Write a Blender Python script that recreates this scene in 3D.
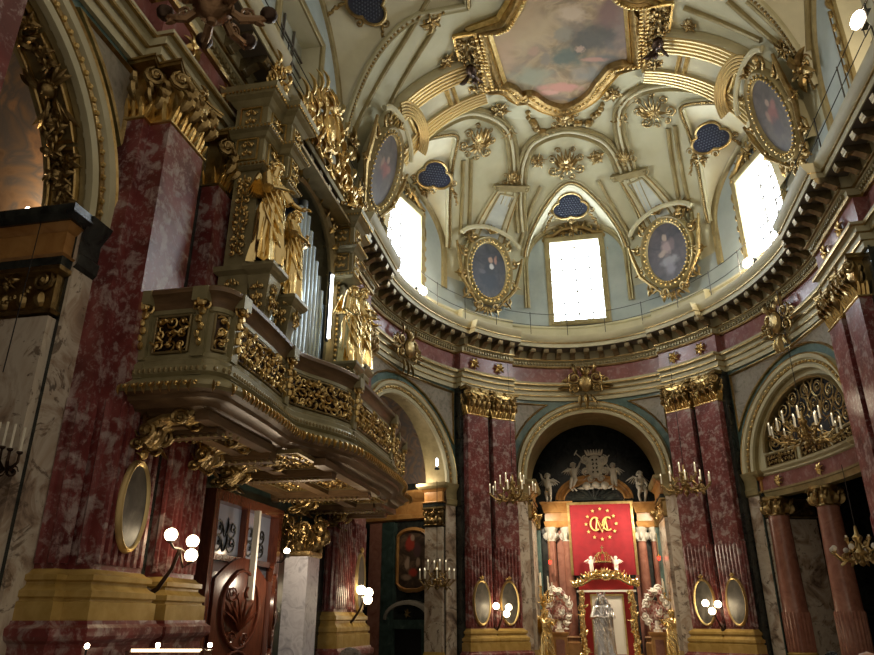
import bpy, math, random
from mathutils import Vector, Matrix
from mathutils.bvhtree import BVHTree
random.seed(7)
PI = math.pi
sc = bpy.context.scene
for _o in list(bpy.data.objects): bpy.data.objects.remove(_o, do_unlink=True)
COL = sc.collection
# ---------------------------------------------------------------- camera
EYE = 1.7
PITCH = math.radians(22.3)
FPX = 710.0
cd = bpy.data.cameras.new('camera'); cam = bpy.data.objects.new('camera', cd); COL.objects.link(cam)
cam.location = (0, 0, EYE); cam.rotation_euler = (PI/2 + PITCH, 0, 0)
cd.sensor_fit = 'HORIZONTAL'; cd.sensor_width = 36; cd.lens = FPX*36/874
cd.clip_start = .05; cd.clip_end = 200
sc.camera = cam
# ---------------------------------------------------------------- world
wd = bpy.data.worlds.new('world'); sc.world = wd; wd.use_nodes = True
bg = wd.node_tree.nodes['Background']
bg.inputs['Color'].default_value = (1.0, .86, .66, 1); bg.inputs['Strength'].default_value = 0.40
# ---------------------------------------------------------------- view
sc.view_settings.view_transform = 'Standard'; sc.view_settings.look = 'None'
sc.view_settings.gamma = 1; sc.view_settings.use_curve_mapping = False
sc.view_settings.exposure = 0.12
WINDOW_GLOW = 19.0

def px_ray(x, y):
    dx = x-437; dy = 327.5-y
    return Vector((dx, FPX*math.cos(PITCH)-dy*math.sin(PITCH), FPX*math.sin(PITCH)+dy*math.cos(PITCH))).normalized()
ORG = Vector((0, 0, EYE))
# ---------------------------------------------------------------- materials
MATS = {}
def mat(name, base=(.5,.5,.5), rough=.5, metal=0, bump=0, bscale=20, **k):
    m = bpy.data.materials.new(name); m.use_nodes = True; MATS[name] = m
    nt = m.node_tree; b = nt.nodes['Principled BSDF']
    b.inputs['Base Color'].default_value = (*base, 1); b.inputs['Roughness'].default_value = rough
    b.inputs['Metallic'].default_value = metal
    if k.get('emit'):
        b.inputs['Emission Color'].default_value = (*k['emit'], 1); b.inputs['Emission Strength'].default_value = k.get('es', 1)
    tc = nt.nodes.new('ShaderNodeTexCoord')
    def noise(scale, detail=5, dist=0, rough=.6, vec=None, sc3=None):
        n = nt.nodes.new('ShaderNodeTexNoise'); n.inputs['Scale'].default_value = scale
        n.inputs['Detail'].default_value = detail; n.inputs['Distortion'].default_value = dist
        n.inputs['Roughness'].default_value = rough
        if sc3:
            mp = nt.nodes.new('ShaderNodeMapping'); mp.inputs['Scale'].default_value = sc3
            nt.links.new(tc.outputs['Object'], mp.inputs['Vector']); nt.links.new(mp.outputs['Vector'], n.inputs['Vector'])
        else: nt.links.new(tc.outputs['Object'], n.inputs['Vector'])
        return n
    def ramp(src, stops, interp='LINEAR'):
        r = nt.nodes.new('ShaderNodeValToRGB'); r.color_ramp.interpolation = interp
        e = r.color_ramp.elements
        while len(e) < len(stops): e.new(.5)
        for i, (p, c) in enumerate(stops): e[i].position = p; e[i].color = (*c, 1)
        nt.links.new(src, r.inputs['Fac']); return r
    def mix(a, bb, fac, mode='MIX'):
        x = nt.nodes.new('ShaderNodeMixRGB'); x.blend_type = mode
        for s, v in ((1, a), (2, bb)):
            if isinstance(v, tuple): x.inputs[s].default_value = (*v, 1)
            else: nt.links.new(v, x.inputs[s])
        if isinstance(fac, float): x.inputs[0].default_value = fac
        else: nt.links.new(fac, x.inputs[0])
        return x.outputs[0]
    st = k.get('stops')
    col = None
    if st:
        n = noise(k.get('scale', 3), k.get('detail', 6), k.get('dist', 0), k.get('nr', .6), sc3=k.get('sc3'))
        col = ramp(n.outputs['Fac'], st).outputs['Color']
    for (scl, dist, stops2, facstops) in k.get('layers', []):
        n2 = noise(scl, 8, dist, .65)
        f = ramp(n2.outputs['Fac'], facstops).outputs['Color']
        n3 = noise(scl*2.3, 4)
        c2 = ramp(n3.outputs['Fac'], stops2).outputs['Color']
        col = mix(col if col else base, c2, f)
    if col: nt.links.new(col, b.inputs['Base Color'])
    if bump:
        nb = noise(bscale, 4, k.get('bdist', 0))
        bp = nt.nodes.new('ShaderNodeBump'); bp.inputs['Strength'].default_value = bump; bp.inputs['Distance'].default_value = k.get('bd', .05)
        nt.links.new(nb.outputs['Fac'], bp.inputs['Height']); nt.links.new(bp.outputs['Normal'], b.inputs['Normal'])
    return m
def col3(*v): return tuple(v)
BLK, WHT = (0,0,0), (1,1,1)
mat('cream', rough=.55, stops=[(.3,(.42,.385,.24)),(.7,(.53,.49,.32))], scale=1.2)
mat('cream_trim', rough=.42, metal=.3, stops=[(.3,(.22,.175,.08)),(.7,(.36,.30,.15))], scale=3)
mat('vault_plaster', rough=.7, stops=[(.3,(.40,.385,.25)),(.7,(.50,.48,.33))], scale=.8)
mat('white_plaster', rough=.6, stops=[(.3,(.60,.57,.42)),(.7,(.70,.67,.50))], scale=1.5)
mat('grey_panel', rough=.7, stops=[(.3,(.36,.38,.35)),(.7,(.48,.50,.45))], scale=1.5)
mat('drum_plaster', rough=.7, stops=[(.3,(.28,.33,.32)),(.7,(.37,.42,.41))], scale=1.2)
RED = dict(rough=.32, scale=1.3, detail=7, dist=.6, stops=[(.3,(.08,.016,.015)),(.5,(.17,.034,.032)),(.7,(.27,.080,.075))],
    layers=[(3.6, .35, [(.3,(.26,.16,.15)),(.7,(.46,.38,.36))], [(.52,BLK),(.60,(.9,.9,.9))]),
            (11, .3, [(.3,(.30,.17,.16)),(.7,(.48,.38,.36))], [(.53,BLK),(.64,(.65,.65,.65))])])
mat('red_marble', **RED)
mat('frieze_marble', rough=.3, scale=2, dist=.5, stops=[(.3,(.17,.055,.05)),(.7,(.30,.12,.11))],
    layers=[(5, .8, [(.3,(.33,.2,.2)),(.7,(.42,.3,.3))], [(.5,BLK),(.62,(.6,.6,.6))])])
mat('green_marble', rough=.3, scale=2.5, dist=1, stops=[(.3,(.015,.028,.024)),(.6,(.05,.085,.075)),(.8,(.13,.17,.15))])
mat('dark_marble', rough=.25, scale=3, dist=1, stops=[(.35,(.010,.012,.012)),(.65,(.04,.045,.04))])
mat('teal_marble', rough=.3, scale=2.5, dist=1, stops=[(.3,(.04,.085,.08)),(.7,(.12,.19,.17))])
mat('panel_marble', rough=.3, scale=3, dist=1.2, stops=[(.3,(.14,.13,.10)),(.5,(.32,.29,.24)),(.7,(.20,.19,.15))])
mat('yellow_marble', rough=.25, scale=4, dist=.5, stops=[(.3,(.35,.22,.055)),(.7,(.52,.36,.12))])
mat('orange_marble', rough=.3, scale=3, dist=1, stops=[(.3,(.32,.14,.035)),(.7,(.52,.29,.10))])
mat('white_marble', rough=.25, scale=1.1, dist=1.6, stops=[(.30,(.10,.07,.055)),(.42,(.40,.30,.22)),(.52,(.62,.55,.45)),(.7,(.50,.40,.30))],
    layers=[(2.2, 2, [(.3,(.05,.04,.04)),(.7,(.20,.13,.08))], [(.56,BLK),(.62,(.8,.8,.8))])])
mat('blue_marble', rough=.25, scale=3, dist=1.5, stops=[(.3,(.30,.30,.36)),(.5,(.62,.62,.68)),(.7,(.45,.44,.50))])
mat('pink_marble', rough=.25, scale=3, dist=1, stops=[(.3,(.22,.085,.06)),(.7,(.36,.17,.12))])
mat('gold', base=(.78,.55,.22), rough=.30, metal=1, bump=.25, bscale=14, stops=[(.3,(.50,.33,.11)),(.7,(.80,.60,.27))], scale=6)
mat('leaf_gold', base=(.62,.47,.22), rough=.38, metal=.85)
mat('bright_gold', base=(.82,.64,.31), rough=.25, metal=1, bump=.12, bscale=12)
mat('old_gold', rough=.36, metal=1, bump=.3, bscale=16, stops=[(.3,(.22,.15,.06)),(.7,(.48,.35,.16))], scale=5)
mat('gilt_wood', rough=.4, metal=.55, stops=[(.3,(.20,.15,.065)),(.7,(.32,.25,.12))], scale=4)
mat('olive_paint', rough=.4, metal=.25, stops=[(.3,(.22,.19,.095)),(.7,(.33,.29,.16))], scale=4)
mat('brown_wood', rough=.4, metal=.1, stops=[(.3,(.10,.058,.027)),(.7,(.20,.12,.06))], scale=3, sc3=(1,1,6))
mat('door_wood', rough=.22, stops=[(.3,(.05,.013,.007)),(.7,(.11,.03,.015))], scale=4, sc3=(6,6,1))
mat('dark_bronze', base=(.05,.030,.020), rough=.35, metal=.8, bump=.15, bscale=20)
mat('lamp_bronze', base=(.22,.13,.07), rough=.4, metal=.9, bump=.2, bscale=20)
mat('iron', base=(.02,.02,.02), rough=.5, metal=.6)
mat('silver', base=(.72,.72,.74), rough=.22, metal=1, bump=.25, bscale=14)
mat('tin', base=(.34,.41,.45), rough=.35, metal=.85)
mat('dull_window', rough=.4, stops=[(.3,(.26,.28,.24)),(.7,(.42,.44,.38))], scale=1)
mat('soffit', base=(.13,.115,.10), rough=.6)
mat('dull_gold', rough=.45, metal=.8, stops=[(.3,(.14,.11,.065)),(.7,(.32,.26,.15))], scale=6)
mat('stone_white', rough=.6, stops=[(.3,(.42,.40,.35)),(.7,(.56,.53,.46))], scale=4)
mat('velvet', rough=.8, stops=[(.3,(.20,.004,.010)),(.7,(.28,.007,.015))], scale=3)
mat('red_panel', base=(.45,.02,.02), rough=.5)
mat('gold_thread', base=(.75,.56,.20), rough=.5, metal=.2)
mat('coral', rough=.4, stops=[(.4,(.25,.02,.02)),(.6,(.60,.45,.38))], scale=8)
mat('white_cloth', base=(.85,.82,.74), rough=.6)
mat('wax', base=(.80,.76,.62), rough=.5)
mat('black_void', base=(.006,.006,.007), rough=.6)
mat('case_blue', base=(.02,.028,.05), rough=.5)
mat('glass_dark', base=(.16,.18,.24), rough=.12)
mat('mirror_oval', rough=.35, metal=0, stops=[(.35,(.05,.045,.038)),(.55,(.11,.10,.085)),(.7,(.22,.20,.17))], scale=2.4, dist=1)
mat('grille_blue', rough=.5, base=(.012,.018,.045))
mat('grille_bar', rough=.5, base=(.08,.10,.15))
mat('floor_marble', rough=.2, stops=[(.3,(.12,.09,.07)),(.7,(.25,.2,.16))], scale=2)
mat('skin', base=(.5,.3,.22), rough=.5)
mat('lamp_globe', base=(1,.9,.7), emit=(1,.80,.50), es=14)
mat('candle_bulb', base=(1,.9,.7), emit=(1,.85,.55), es=1.2)
mat('flood', base=(1,.9,.7), emit=(1,.80,.56), es=30)
mat('tube_light', base=(1,1,1), emit=(.9,.95,1), es=14)
mat('red_glass', base=(.6,.02,.02), emit=(1,.04,.02), es=3)
mat('window_glass', base=(.8,.9,1), emit=(.80,.90,1.0), es=WINDOW_GLOW)
# paintings
def painting(name, stops, scale, blobs=(), rough=.45):
    m = bpy.data.materials.new(name); m.use_nodes = True; MATS[name] = m
    nt = m.node_tree; b = nt.nodes['Principled BSDF']; b.inputs['Roughness'].default_value = rough
    tc = nt.nodes.new('ShaderNodeTexCoord')
    n = nt.nodes.new('ShaderNodeTexNoise'); n.inputs['Scale'].default_value = scale; n.inputs['Detail'].default_value = 5; n.inputs['Distortion'].default_value = 1.2
    nt.links.new(tc.outputs['Object'], n.inputs['Vector'])
    r = nt.nodes.new('ShaderNodeValToRGB'); e = r.color_ramp.elements
    while len(e) < len(stops): e.new(.5)
    for i, (p, c) in enumerate(stops): e[i].position = p; e[i].color = (*c, 1)
    nt.links.new(n.outputs['Fac'], r.inputs['Fac']); col = r.outputs['Color']
    for (cx, cy, cz, rx, ry, rz, c, soft) in blobs:
        mp = nt.nodes.new('ShaderNodeMapping'); mp.vector_type = 'POINT'
        mp.inputs['Location'].default_value = (-cx/rx, -cy/ry, -cz/rz); mp.inputs['Scale'].default_value = (1/rx, 1/ry, 1/rz)
        # a little warp so the shapes read as brushwork
        w = nt.nodes.new('ShaderNodeTexNoise'); w.inputs['Scale'].default_value = 2.2/max(rx, ry, .1); w.inputs['Detail'].default_value = 4
        nt.links.new(tc.outputs['Object'], w.inputs['Vector'])
        va = nt.nodes.new('ShaderNodeVectorMath'); va.operation = 'MULTIPLY_ADD'
        s_ = nt.nodes.new('ShaderNodeVectorMath'); s_.operation = 'SUBTRACT'; s_.inputs[1].default_value = (.5,.5,.5)
        nt.links.new(w.outputs['Color'], s_.inputs[0]); nt.links.new(s_.outputs[0], va.inputs[0])
        va.inputs[1].default_value = (1.2,)*3 if 0 else (1.2, 1.2, 1.2)
        nt.links.new(tc.outputs['Object'], mp.inputs['Vector']); nt.links.new(mp.outputs['Vector'], va.inputs[2])
        ln = nt.nodes.new('ShaderNodeVectorMath'); ln.operation = 'LENGTH'; nt.links.new(va.outputs[0], ln.inputs[0])
        mr = nt.nodes.new('ShaderNodeMapRange'); mr.interpolation_type = 'SMOOTHSTEP'
        mr.inputs['From Min'].default_value = 1-soft; mr.inputs['From Max'].default_value = 1+soft*.4
        mr.inputs['To Min'].default_value = .9; mr.inputs['To Max'].default_value = 0
        nt.links.new(ln.outputs['Value'], mr.inputs['Value'])
        x = nt.nodes.new('ShaderNodeMixRGB'); nt.links.new(mr.outputs['Result'], x.inputs[0]); nt.links.new(col, x.inputs[1]); x.inputs[2].default_value = (*c, 1)
        col = x.outputs[0]
    nt.links.new(col, b.inputs['Base Color'])
    return m
# ---------------------------------------------------------------- mesh builder
class MB:
    def __init__(s): s.v = []; s.f = []
    def add(s, vs, fs):
        o = len(s.v); s.v += [tuple(p) for p in vs]; s.f += [tuple(i+o for i in f) for f in fs]; return s
    def box(s, c, d, M=None):
        x, y, z = d[0]/2, d[1]/2, d[2]/2; c = Vector(c)
        vs = [Vector((i*x, j*y, k*z))+c for k in (-1,1) for j in (-1,1) for i in (-1,1)]
        if M: vs = [M@p for p in vs]
        return s.add(vs, [(0,2,3,1),(4,5,7,6),(0,1,5,4),(2,6,7,3),(0,4,6,2),(1,3,7,5)])
    def grid(s, rows, closed_u=False, closed_v=False):
        nu = len(rows); nv = len(rows[0]); vs = [p for r in rows for p in r]; fs = []
        for i in range(nu if closed_u else nu-1):
            for j in range(nv if closed_v else nv-1):
                a = i*nv+j; b = i*nv+(j+1)%nv; c = ((i+1)%nu)*nv+(j+1)%nv; d = ((i+1)%nu)*nv+j
                fs.append((a, b, c, d))
        return s.add(vs, fs)
    def lathe(s, prof, seg=16, M=None, a0=0, a1=2*PI, sx=1, sy=1):
        full = abs(a1-a0-2*PI) < 1e-6
        n = seg if full else seg+1; rows = []
        for r, z in prof:
            row = [Vector((sx*r*math.cos(a0+(a1-a0)*i/seg), sy*r*math.sin(a0+(a1-a0)*i/seg), z)) for i in range(n)]
            if M: row = [M@p for p in row]
            rows.append(row)
        return s.grid(rows, False, full)
    def tube(s, pts, rad, seg=6, closed=False, flat=1.0, nrm=None):
        pts = [Vector(p) for p in pts]; n = len(pts)
        if n < 2: return s
        if not hasattr(rad, '__len__'): rad = [rad]*n
        rows = []; up = None
        for i, p in enumerate(pts):
            a = pts[i-1] if (i > 0 or closed) else pts[0]; b = pts[(i+1) % n] if (i < n-1 or closed) else pts[-1]
            t = (b-a)
            t = t.normalized() if t.length > 1e-9 else Vector((0,0,1))
            if nrm is not None: up = (nrm - t*nrm.dot(t)); up = up.normalized() if up.length > 1e-6 else t.orthogonal().normalized()
            elif up is None: up = t.orthogonal().normalized()
            else:
                up = up - t*up.dot(t); up = up.normalized() if up.length > 1e-6 else t.orthogonal().normalized()
            w = t.cross(up)
            rows.append([p + (w*math.cos(2*PI*k/seg) + up*math.sin(2*PI*k/seg)*flat)*rad[i] for k in range(seg)])
        s.grid(rows, closed, True)
        if not closed:
            o = len(s.v)-n*seg
            s.f.append(tuple(range(o+seg-1, o-1, -1))); s.f.append(tuple(range(o+(n-1)*seg, o+n*seg)))
        return s
    def blob(s, c, r, M=None, u=8, v=5):
        if not hasattr(r, '__len__'): r = (r, r, r)
        c = Vector(c); rows = []
        for j in range(v+1):
            ph = -PI/2+PI*j/v
            row = [Vector((r[0]*math.cos(ph)*math.cos(2*PI*i/u), r[1]*math.cos(ph)*math.sin(2*PI*i/u), r[2]*math.sin(ph)))+c for i in range(u)]
            if M: row = [M@p for p in row]
            rows.append(row)
        return s.grid(rows, False, True)
    def prism(s, poly, z0, z1, M=None):
        n = len(poly); vs = [Vector((p[0], p[1], z0)) for p in poly]+[Vector((p[0], p[1], z1)) for p in poly]
        if M: vs = [M@p for p in vs]
        return s.add(vs, [tuple(range(n-1,-1,-1)), tuple(range(n, 2*n))]+[(i,(i+1)%n,(i+1)%n+n,i+n) for i in range(n)])
    def merge(s, o, M=None):
        return s.add([M@Vector(p) for p in o.v] if M else o.v, o.f)
    def build(s, name, m, parent=None, smooth=True, ang=35, origin=None, M=None, W=False):
        me = bpy.data.meshes.new(name)
        vs = s.v
        if M: vs = [M@Vector(p) for p in vs]
        if origin is None and parent is None and vs:
            # origin at the base centre
            xs = [p[0] for p in vs]; ys = [p[1] for p in vs]; zs = [p[2] for p in vs]
            origin = ((min(xs)+max(xs))/2, (min(ys)+max(ys))/2, min(zs))
        if origin is None: origin = (0,0,0)
        if W and parent:
            B = Matrix.Identity(4); q = parent
            while q: B = q.matrix_basis @ B; q = q.parent
            B = B.inverted(); vs = [B@Vector(p) for p in vs]
        me.from_pydata([(p[0]-origin[0], p[1]-origin[1], p[2]-origin[2]) for p in vs], [], s.f); me.validate(); me.update()
        if smooth:
            me.polygons.foreach_set('use_smooth', [True]*len(me.polygons))
            try: me.set_sharp_from_angle(angle=math.radians(ang))
            except Exception: pass
        me.materials.append(MATS[m] if isinstance(m, str) else m)
        o = bpy.data.objects.new(name, me); COL.objects.link(o); o.location = origin
        if parent: o.parent = parent
        return o
def thing(name, label, cat, loc=(0,0,0), rotz=0, group=None, M=None):
    o = bpy.data.objects.new(name, None); COL.objects.link(o)
    o.empty_display_size = .2
    if M: o.matrix_world = M
    else: o.location = loc; o.rotation_euler = (0, 0, rotz)
    o['label'] = label; o['category'] = cat
    if group: o['group'] = group
    return o
def tag(o, label, cat, group=None):
    o['label'] = label; o['category'] = cat
    if group: o['group'] = group
    return o
def struct(o): o['kind'] = 'structure'; return o
def dup(root, M=None, loc=None, rotz=None, label=None, group=None, cat=None):
    r = root.copy(); COL.objects.link(r)
    if M is not None: r.matrix_world = M
    if loc is not None: r.location = loc
    if rotz is not None: r.rotation_euler = (0, 0, rotz)
    if label: r['label'] = label
    if group: r['group'] = group
    for ch in [c for c in bpy.data.objects if c.parent == root]:
        c = ch.copy(); COL.objects.link(c); c.parent = r
        for g in [g for g in bpy.data.objects if g.parent == ch]:
            d = g.copy(); COL.objects.link(d); d.parent = c
    return r
# ================================================================ plan of the hall
AZ = math.radians(11.5); CX, CY = 4.2, 18.6
UX = Vector((math.cos(AZ), -math.sin(AZ), 0)); VX = Vector((math.sin(AZ), math.cos(AZ), 0))
def L2W(a, b, h=0): return Vector((CX, CY, 0)) + UX*a + VX*b + Vector((0, 0, h+EYE))
EA, EB = 6.8, 8.75
BL, BR = -18.5, -13.0
_pl = []
_b = BL
while _b < -1e-6: _pl.append((-EA, _b)); _b += .25
for i in range(181):
    th = PI - PI*i/180; _pl.append((EA*math.cos(th), EB*math.sin(th)))
_b = -.25
while _b >= BR-1e-6: _pl.append((EA, _b)); _b -= .25
_cs = [0]
for i in range(1, len(_pl)): _cs.append(_cs[-1]+math.dist(_pl[i], _pl[i-1]))
SMAX = _cs[-1]
import bisect
def plan(s):
    s = min(max(s, 0), SMAX-1e-6); i = min(bisect.bisect_right(_cs, s)-1, len(_pl)-2)
    t = (s-_cs[i])/(_cs[i+1]-_cs[i]); p, q = _pl[i], _pl[i+1]
    a, b = p[0]+(q[0]-p[0])*t, p[1]+(q[1]-p[1])*t
    # smooth normal
    if abs(a) > EA-1e-4 and b < 0: n = (1 if a < 0 else -1, 0)
    else:
        nx, ny = -a/EA**2, -b/EB**2; l = math.hypot(nx, ny); n = (nx/l, ny/l)
    return a, b, n
def W(s, h, o=0):
    a, b, n = plan(s); return L2W(a+n[0]*o, b+n[1]*o, h)
def Wn(s):
    a, b, n = plan(s); return (UX*n[0]+VX*n[1]).normalized()
def s_of(pred):
    return min((i for i in range(len(_pl))), key=lambda i: pred(*_pl[i]))
def s_at(a, b): 
    i = s_of(lambda x, y: math.hypot(x-a, y-b)); return _cs[i]
S_L3 = 18.5-10.06; S_L2 = s_at(-EA, -1.2); S_L1 = s_at(-3.95, 7.1); S_R1 = s_at(3.95, 7.1); S_R2 = s_at(EA, -1.2); S_R3 = s_at(EA, -8.9)
PHS = {S_L3: 1.35, S_L2: 1.55, S_L1: 1.3, S_R1: 1.3, S_R2: 1.55, S_R3: 1.5}
S_A0 = (S_L1+S_R1)/2; S_A1 = (S_L2+1.55+S_L1-1.3)/2; S_A5 = (S_R1+1.3+S_R2-1.55)/2; S_A2 = (S_L3+S_L2)/2; S_A6 = (S_R2+S_R3)/2
S_A3 = 18.5-14.22
PIERS = [S_L3, S_L2, S_L1, S_R1, S_R2, S_R3]
def inpier(s, e=0): return any(abs(s-p) < PHS[p]+e for p in PIERS)
def WM(s, h, o=0):
    """frame on the wall: x along the wall (left to right seen from inside), y out into the room, z up"""
    n = Wn(s); z = Vector((0,0,1)); x = z.cross(n)*-1
    x = n.cross(z)*-1
    # moving right along increasing s
    d = (W(s+.05, 0)-W(s-.05, 0))
    if x.dot(d) < 0: x = -x
    p = W(s, h, o)
    return Matrix(((x.x, n.x, 0, p.x), (x.y, n.y, 0, p.y), (0, 0, 1, p.z), (0, 0, 0, 1)))
def ssteps(s0, s1, step=.3, brk=True, off=.3, cuts=()):
    """list of (s, offset) with the pier breaks as sudden steps"""
    out = []; ev = [s0]
    k = max(1, int(round((s1-s0)/step)))
    ev = [s0+(s1-s0)*i/k for i in range(k+1)]
    pts = [(s, off if brk and inpier(s) else 0) for s in ev]
    if brk:
        for p in PIERS:
            for e, (x, y) in ((p-PHS[p], (0, off)), (p+PHS[p], (off, 0))):
                if s0 < e < s1: pts += [(e-1e-5, x), (e+1e-5, y)]
    pts.sort(); return pts
def sweepW(prof, s0, s1, step=.3, off=.3, brk=True):
    m = MB(); rows = []
    for s, o in ssteps(s0, s1, step, brk, off):
        rows.append([W(s, h, o+po) for po, h in prof])
    return m.grid([list(r) for r in zip(*rows)])
def pathW(path, prof, closed=False):
    """sweep prof (across, out) along a path of (s,h) on the wall; 'across' points to the left of travel"""
    rows = []; n = len(path)
    for i, (s, h) in enumerate(path):
        a = path[i-1] if (i or closed) else path[0]; b = path[(i+1) % n] if (i < n-1 or closed) else path[-1]
        tx, ty = b[0]-a[0], b[1]-a[1]; l = math.hypot(tx, ty) or 1; nx, ny = -ty/l, tx/l
        k = 1.0
        if 0 < i < n-1 or closed:
            t1 = (s-a[0], h-a[1]); t2 = (b[0]-s, b[1]-h); l1 = math.hypot(*t1) or 1; l2 = math.hypot(*t2) or 1
            c = (t1[0]*t2[0]+t1[1]*t2[1])/(l1*l2)
            n1 = (-t1[1]/l1, t1[0]/l1); n2 = (-t2[1]/l2, t2[0]/l2); bx, by = n1[0]+n2[0], n1[1]+n2[1]; lb = math.hypot(bx, by) or 1
            nx, ny = bx/lb, by/lb; k = min(2.0, 1/max(.4, math.sqrt(max(0, (1+c)/2))))
        rows.append([W(s+nx*x*k, h+ny*x*k, o) for x, o in prof])
    return MB().grid([list(r) for r in zip(*rows)] if not closed else [list(r) for r in zip(*(rows+[rows[0]]))])
def frameprof(w, d): return [(-w/2, 0), (-w/2, d*.6), (-w*.3, d), (-w*.05, d*.55), (w*.15, d*.9), (w*.35, d*.9), (w/2, d*.5), (w/2, 0)]
_h = (S_L1-1.3-S_L2-1.55)/2-.5
# centre, half span, rise, springing
ARCH = {'A3': (S_A3, 2.38, 2.45, 5.02), 'A1': (S_A1, _h, 2.6, 4.4), 'A0': (S_A0, 2.6, 2.65, 4.85), 'A5': (S_A5, _h, 2.6, 4.4)}
FLOORH = -EYE
# ---------------------------------------------------------------- floor
m = MB()
fl = [L2W(-12, -20, FLOORH), L2W(12, -20, FLOORH), L2W(12, 16, FLOORH), L2W(-12, 16, FLOORH)]
m.add(fl, [(0,1,2,3)]); m.add([p-Vector((0,0,.2)) for p in fl], [(3,2,1,0)])
struct(m.build('floor', 'floor_marble', origin=(0,0,0)))
# ---------------------------------------------------------------- lower walls with their arches
def wall_piece(s0, s1, arch=None, h1=8.05):
    m = MB(); xs = set([s0, s1]); k = int((s1-s0)/.35)
    for i in range(1, k): xs.add(s0+(s1-s0)*i/k)
    if arch:
        c, RX, RZ, SPR = ARCH[arch]
        for i in range(41): xs.add(c-RX*math.cos(PI*i/40))
    xs = sorted(x for x in xs if s0 <= x <= s1)
    for x, y in zip(xs, xs[1:]):
        if y-x < 1e-5: continue
        mid = (x+y)/2
        if arch and abs(mid-c) < RX:
            f = lambda q: SPR+RZ*math.sqrt(max(0, 1-((q-c)/RX)**2))
            m.add([W(x, f(x)), W(y, f(y)), W(y, h1), W(x, h1)], [(0,1,2,3)])
        else:
            m.add([W(x, FLOORH), W(y, FLOORH), W(y, h1), W(x, h1)], [(0,1,2,3)])
    return m
struct(wall_piece(0, S_L3, 'A3').build('wall_left_near', 'teal_marble', origin=(0,0,0)))
struct(wall_piece(S_L3, S_L2).build('wall_left', 'green_marble', origin=(0,0,0)))
struct(wall_piece(S_L2, S_L1, 'A1').build('wall_left_far', 'teal_marble', origin=(0,0,0)))
struct(wall_piece(S_L1, S_R1, 'A0').build('wall_far', 'teal_marble', origin=(0,0,0)))
struct(wall_piece(S_R1, S_R2, 'A5').build('wall_right_far', 'teal_marble', origin=(0,0,0)))
struct(wall_piece(S_R2, SMAX).build('wall_right', 'teal_marble', origin=(0,0,0)))
# pier break faces
for p in PIERS:
    m = MB(); PH = PHS[p]; rows = [[W(s, FLOORH, o), W(s, 8.05, o)] for s, o in [(p-PH, 0), (p-PH, .3), (p-PH*.5, .3), (p, .3), (p+PH*.5, .3), (p+PH, .3), (p+PH, 0)]]
    m.grid(rows); struct(m.build('trim_%d' % (50+PIERS.index(p)), 'dark_marble', origin=(0,0,0)))
# ---------------------------------------------------------------- entablature
tn = [0]
def trim(mb, m, **k):
    tn[0] += 1; return struct(mb.build('trim_%d' % tn[0], m, origin=(0,0,0), **k))
arch_prof = [(0,8.0),(.07,8.0),(.07,8.17),(.10,8.20),(.10,8.38),(.15,8.42),(.15,8.56),(.24,8.62),(.26,8.70),(.05,8.70)]
trim(sweepW(arch_prof, 0, SMAX), 'cream')
for (o, h, r) in ((.10,8.185,.022),(.15,8.40,.026),(.245,8.60,.028)):
    trim(sweepW([(o-r, h-r), (o+r, h-r), (o+r, h+r), (o-r, h+r)], 0, SMAX), 'old_gold')
trim(sweepW([(.05,8.70),(.05,9.36)], 0, SMAX), 'frieze_marble')
trim(sweepW([(.05,9.345),(.13,9.36),(.15,9.42)], 0, SMAX), 'old_gold')
cor = trim(sweepW([(.15,9.42),(.15,9.56),(.24,9.58),(.27,9.63),(.27,9.95),(.86,9.97),(.86,10.14),(.90,10.16),(.97,10.27),(1.02,10.38),(1.02,10.43),(-.6,10.46)], 0, SMAX), 'cream')
trim(sweepW([(.85,10.13),(.905,10.13),(.905,10.17),(.85,10.17)], 0, SMAX), 'old_gold')
trim(sweepW([(.26,9.60),(.31,9.60),(.31,9.65),(.26,9.65)], 0, SMAX), 'old_gold')
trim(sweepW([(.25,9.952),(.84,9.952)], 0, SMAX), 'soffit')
# dentils: one patterned strip
m = MB(); s = .1
while s < SMAX-.1:
    if not any(abs(s-(p+e)) < .12 for p in PIERS for e in (-PHS[p], PHS[p])):
        o = .3 if inpier(s) else 0
        if s > 8:
            a, b, c, d = W(s-.035, 9.45, o+.15), W(s+.035, 9.45, o+.15), W(s+.035, 9.45, o+.22), W(s-.035, 9.45, o+.22)
            u = Vector((0,0,.10)); m.add([a,b,c,d,a+u,b+u,c+u,d+u], [(3,2,1,0),(3,0,4,7),(1,2,6,5),(2,3,7,6),(4,5,6,7)])
    s += .13
trim(m, 'cream_trim', smooth=False)
# modillions
def modillion_mb():
    m = MB(); w = .095
    prof = [(0,.0),(.0,-.30),(.10,-.30),(.20,-.22),(.34,-.15),(.46,-.17),(.54,-.12),(.56,-.04),(.54,0)]
    m.add([(-w, y, z) for y, z in prof]+[(w, y, z) for y, z in prof], [tuple(range(9)), tuple(range(17, 8, -1))]+[(i+9, i+10, i+1, i) for i in range(8)])
    m.tube([(-w*1.15, .46, -.12), (w*1.15, .46, -.12)], .075, 8); m.tube([(-w*1.15, .07, -.24), (w*1.15, .07, -.24)], .07, 8)
    return m
mod0 = None; s = 8.6; nmod = 0
mlist = []
while s < SMAX-.2 and len(mlist) < 98:
    o = .3 if inpier(s, .06) else 0
    mlist.append((s, o)); s += .62
me0 = None
for s, o in mlist:
    M = WM(s, 9.95, o+.27)
    if me0 is None: ob = modillion_mb().build('modillion', 'dull_gold', cor, smooth=True); me0 = ob.data
    else: ob = bpy.data.objects.new('modillion', me0); COL.objects.link(ob); ob.parent = cor
    ob.matrix_basis = M
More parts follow.
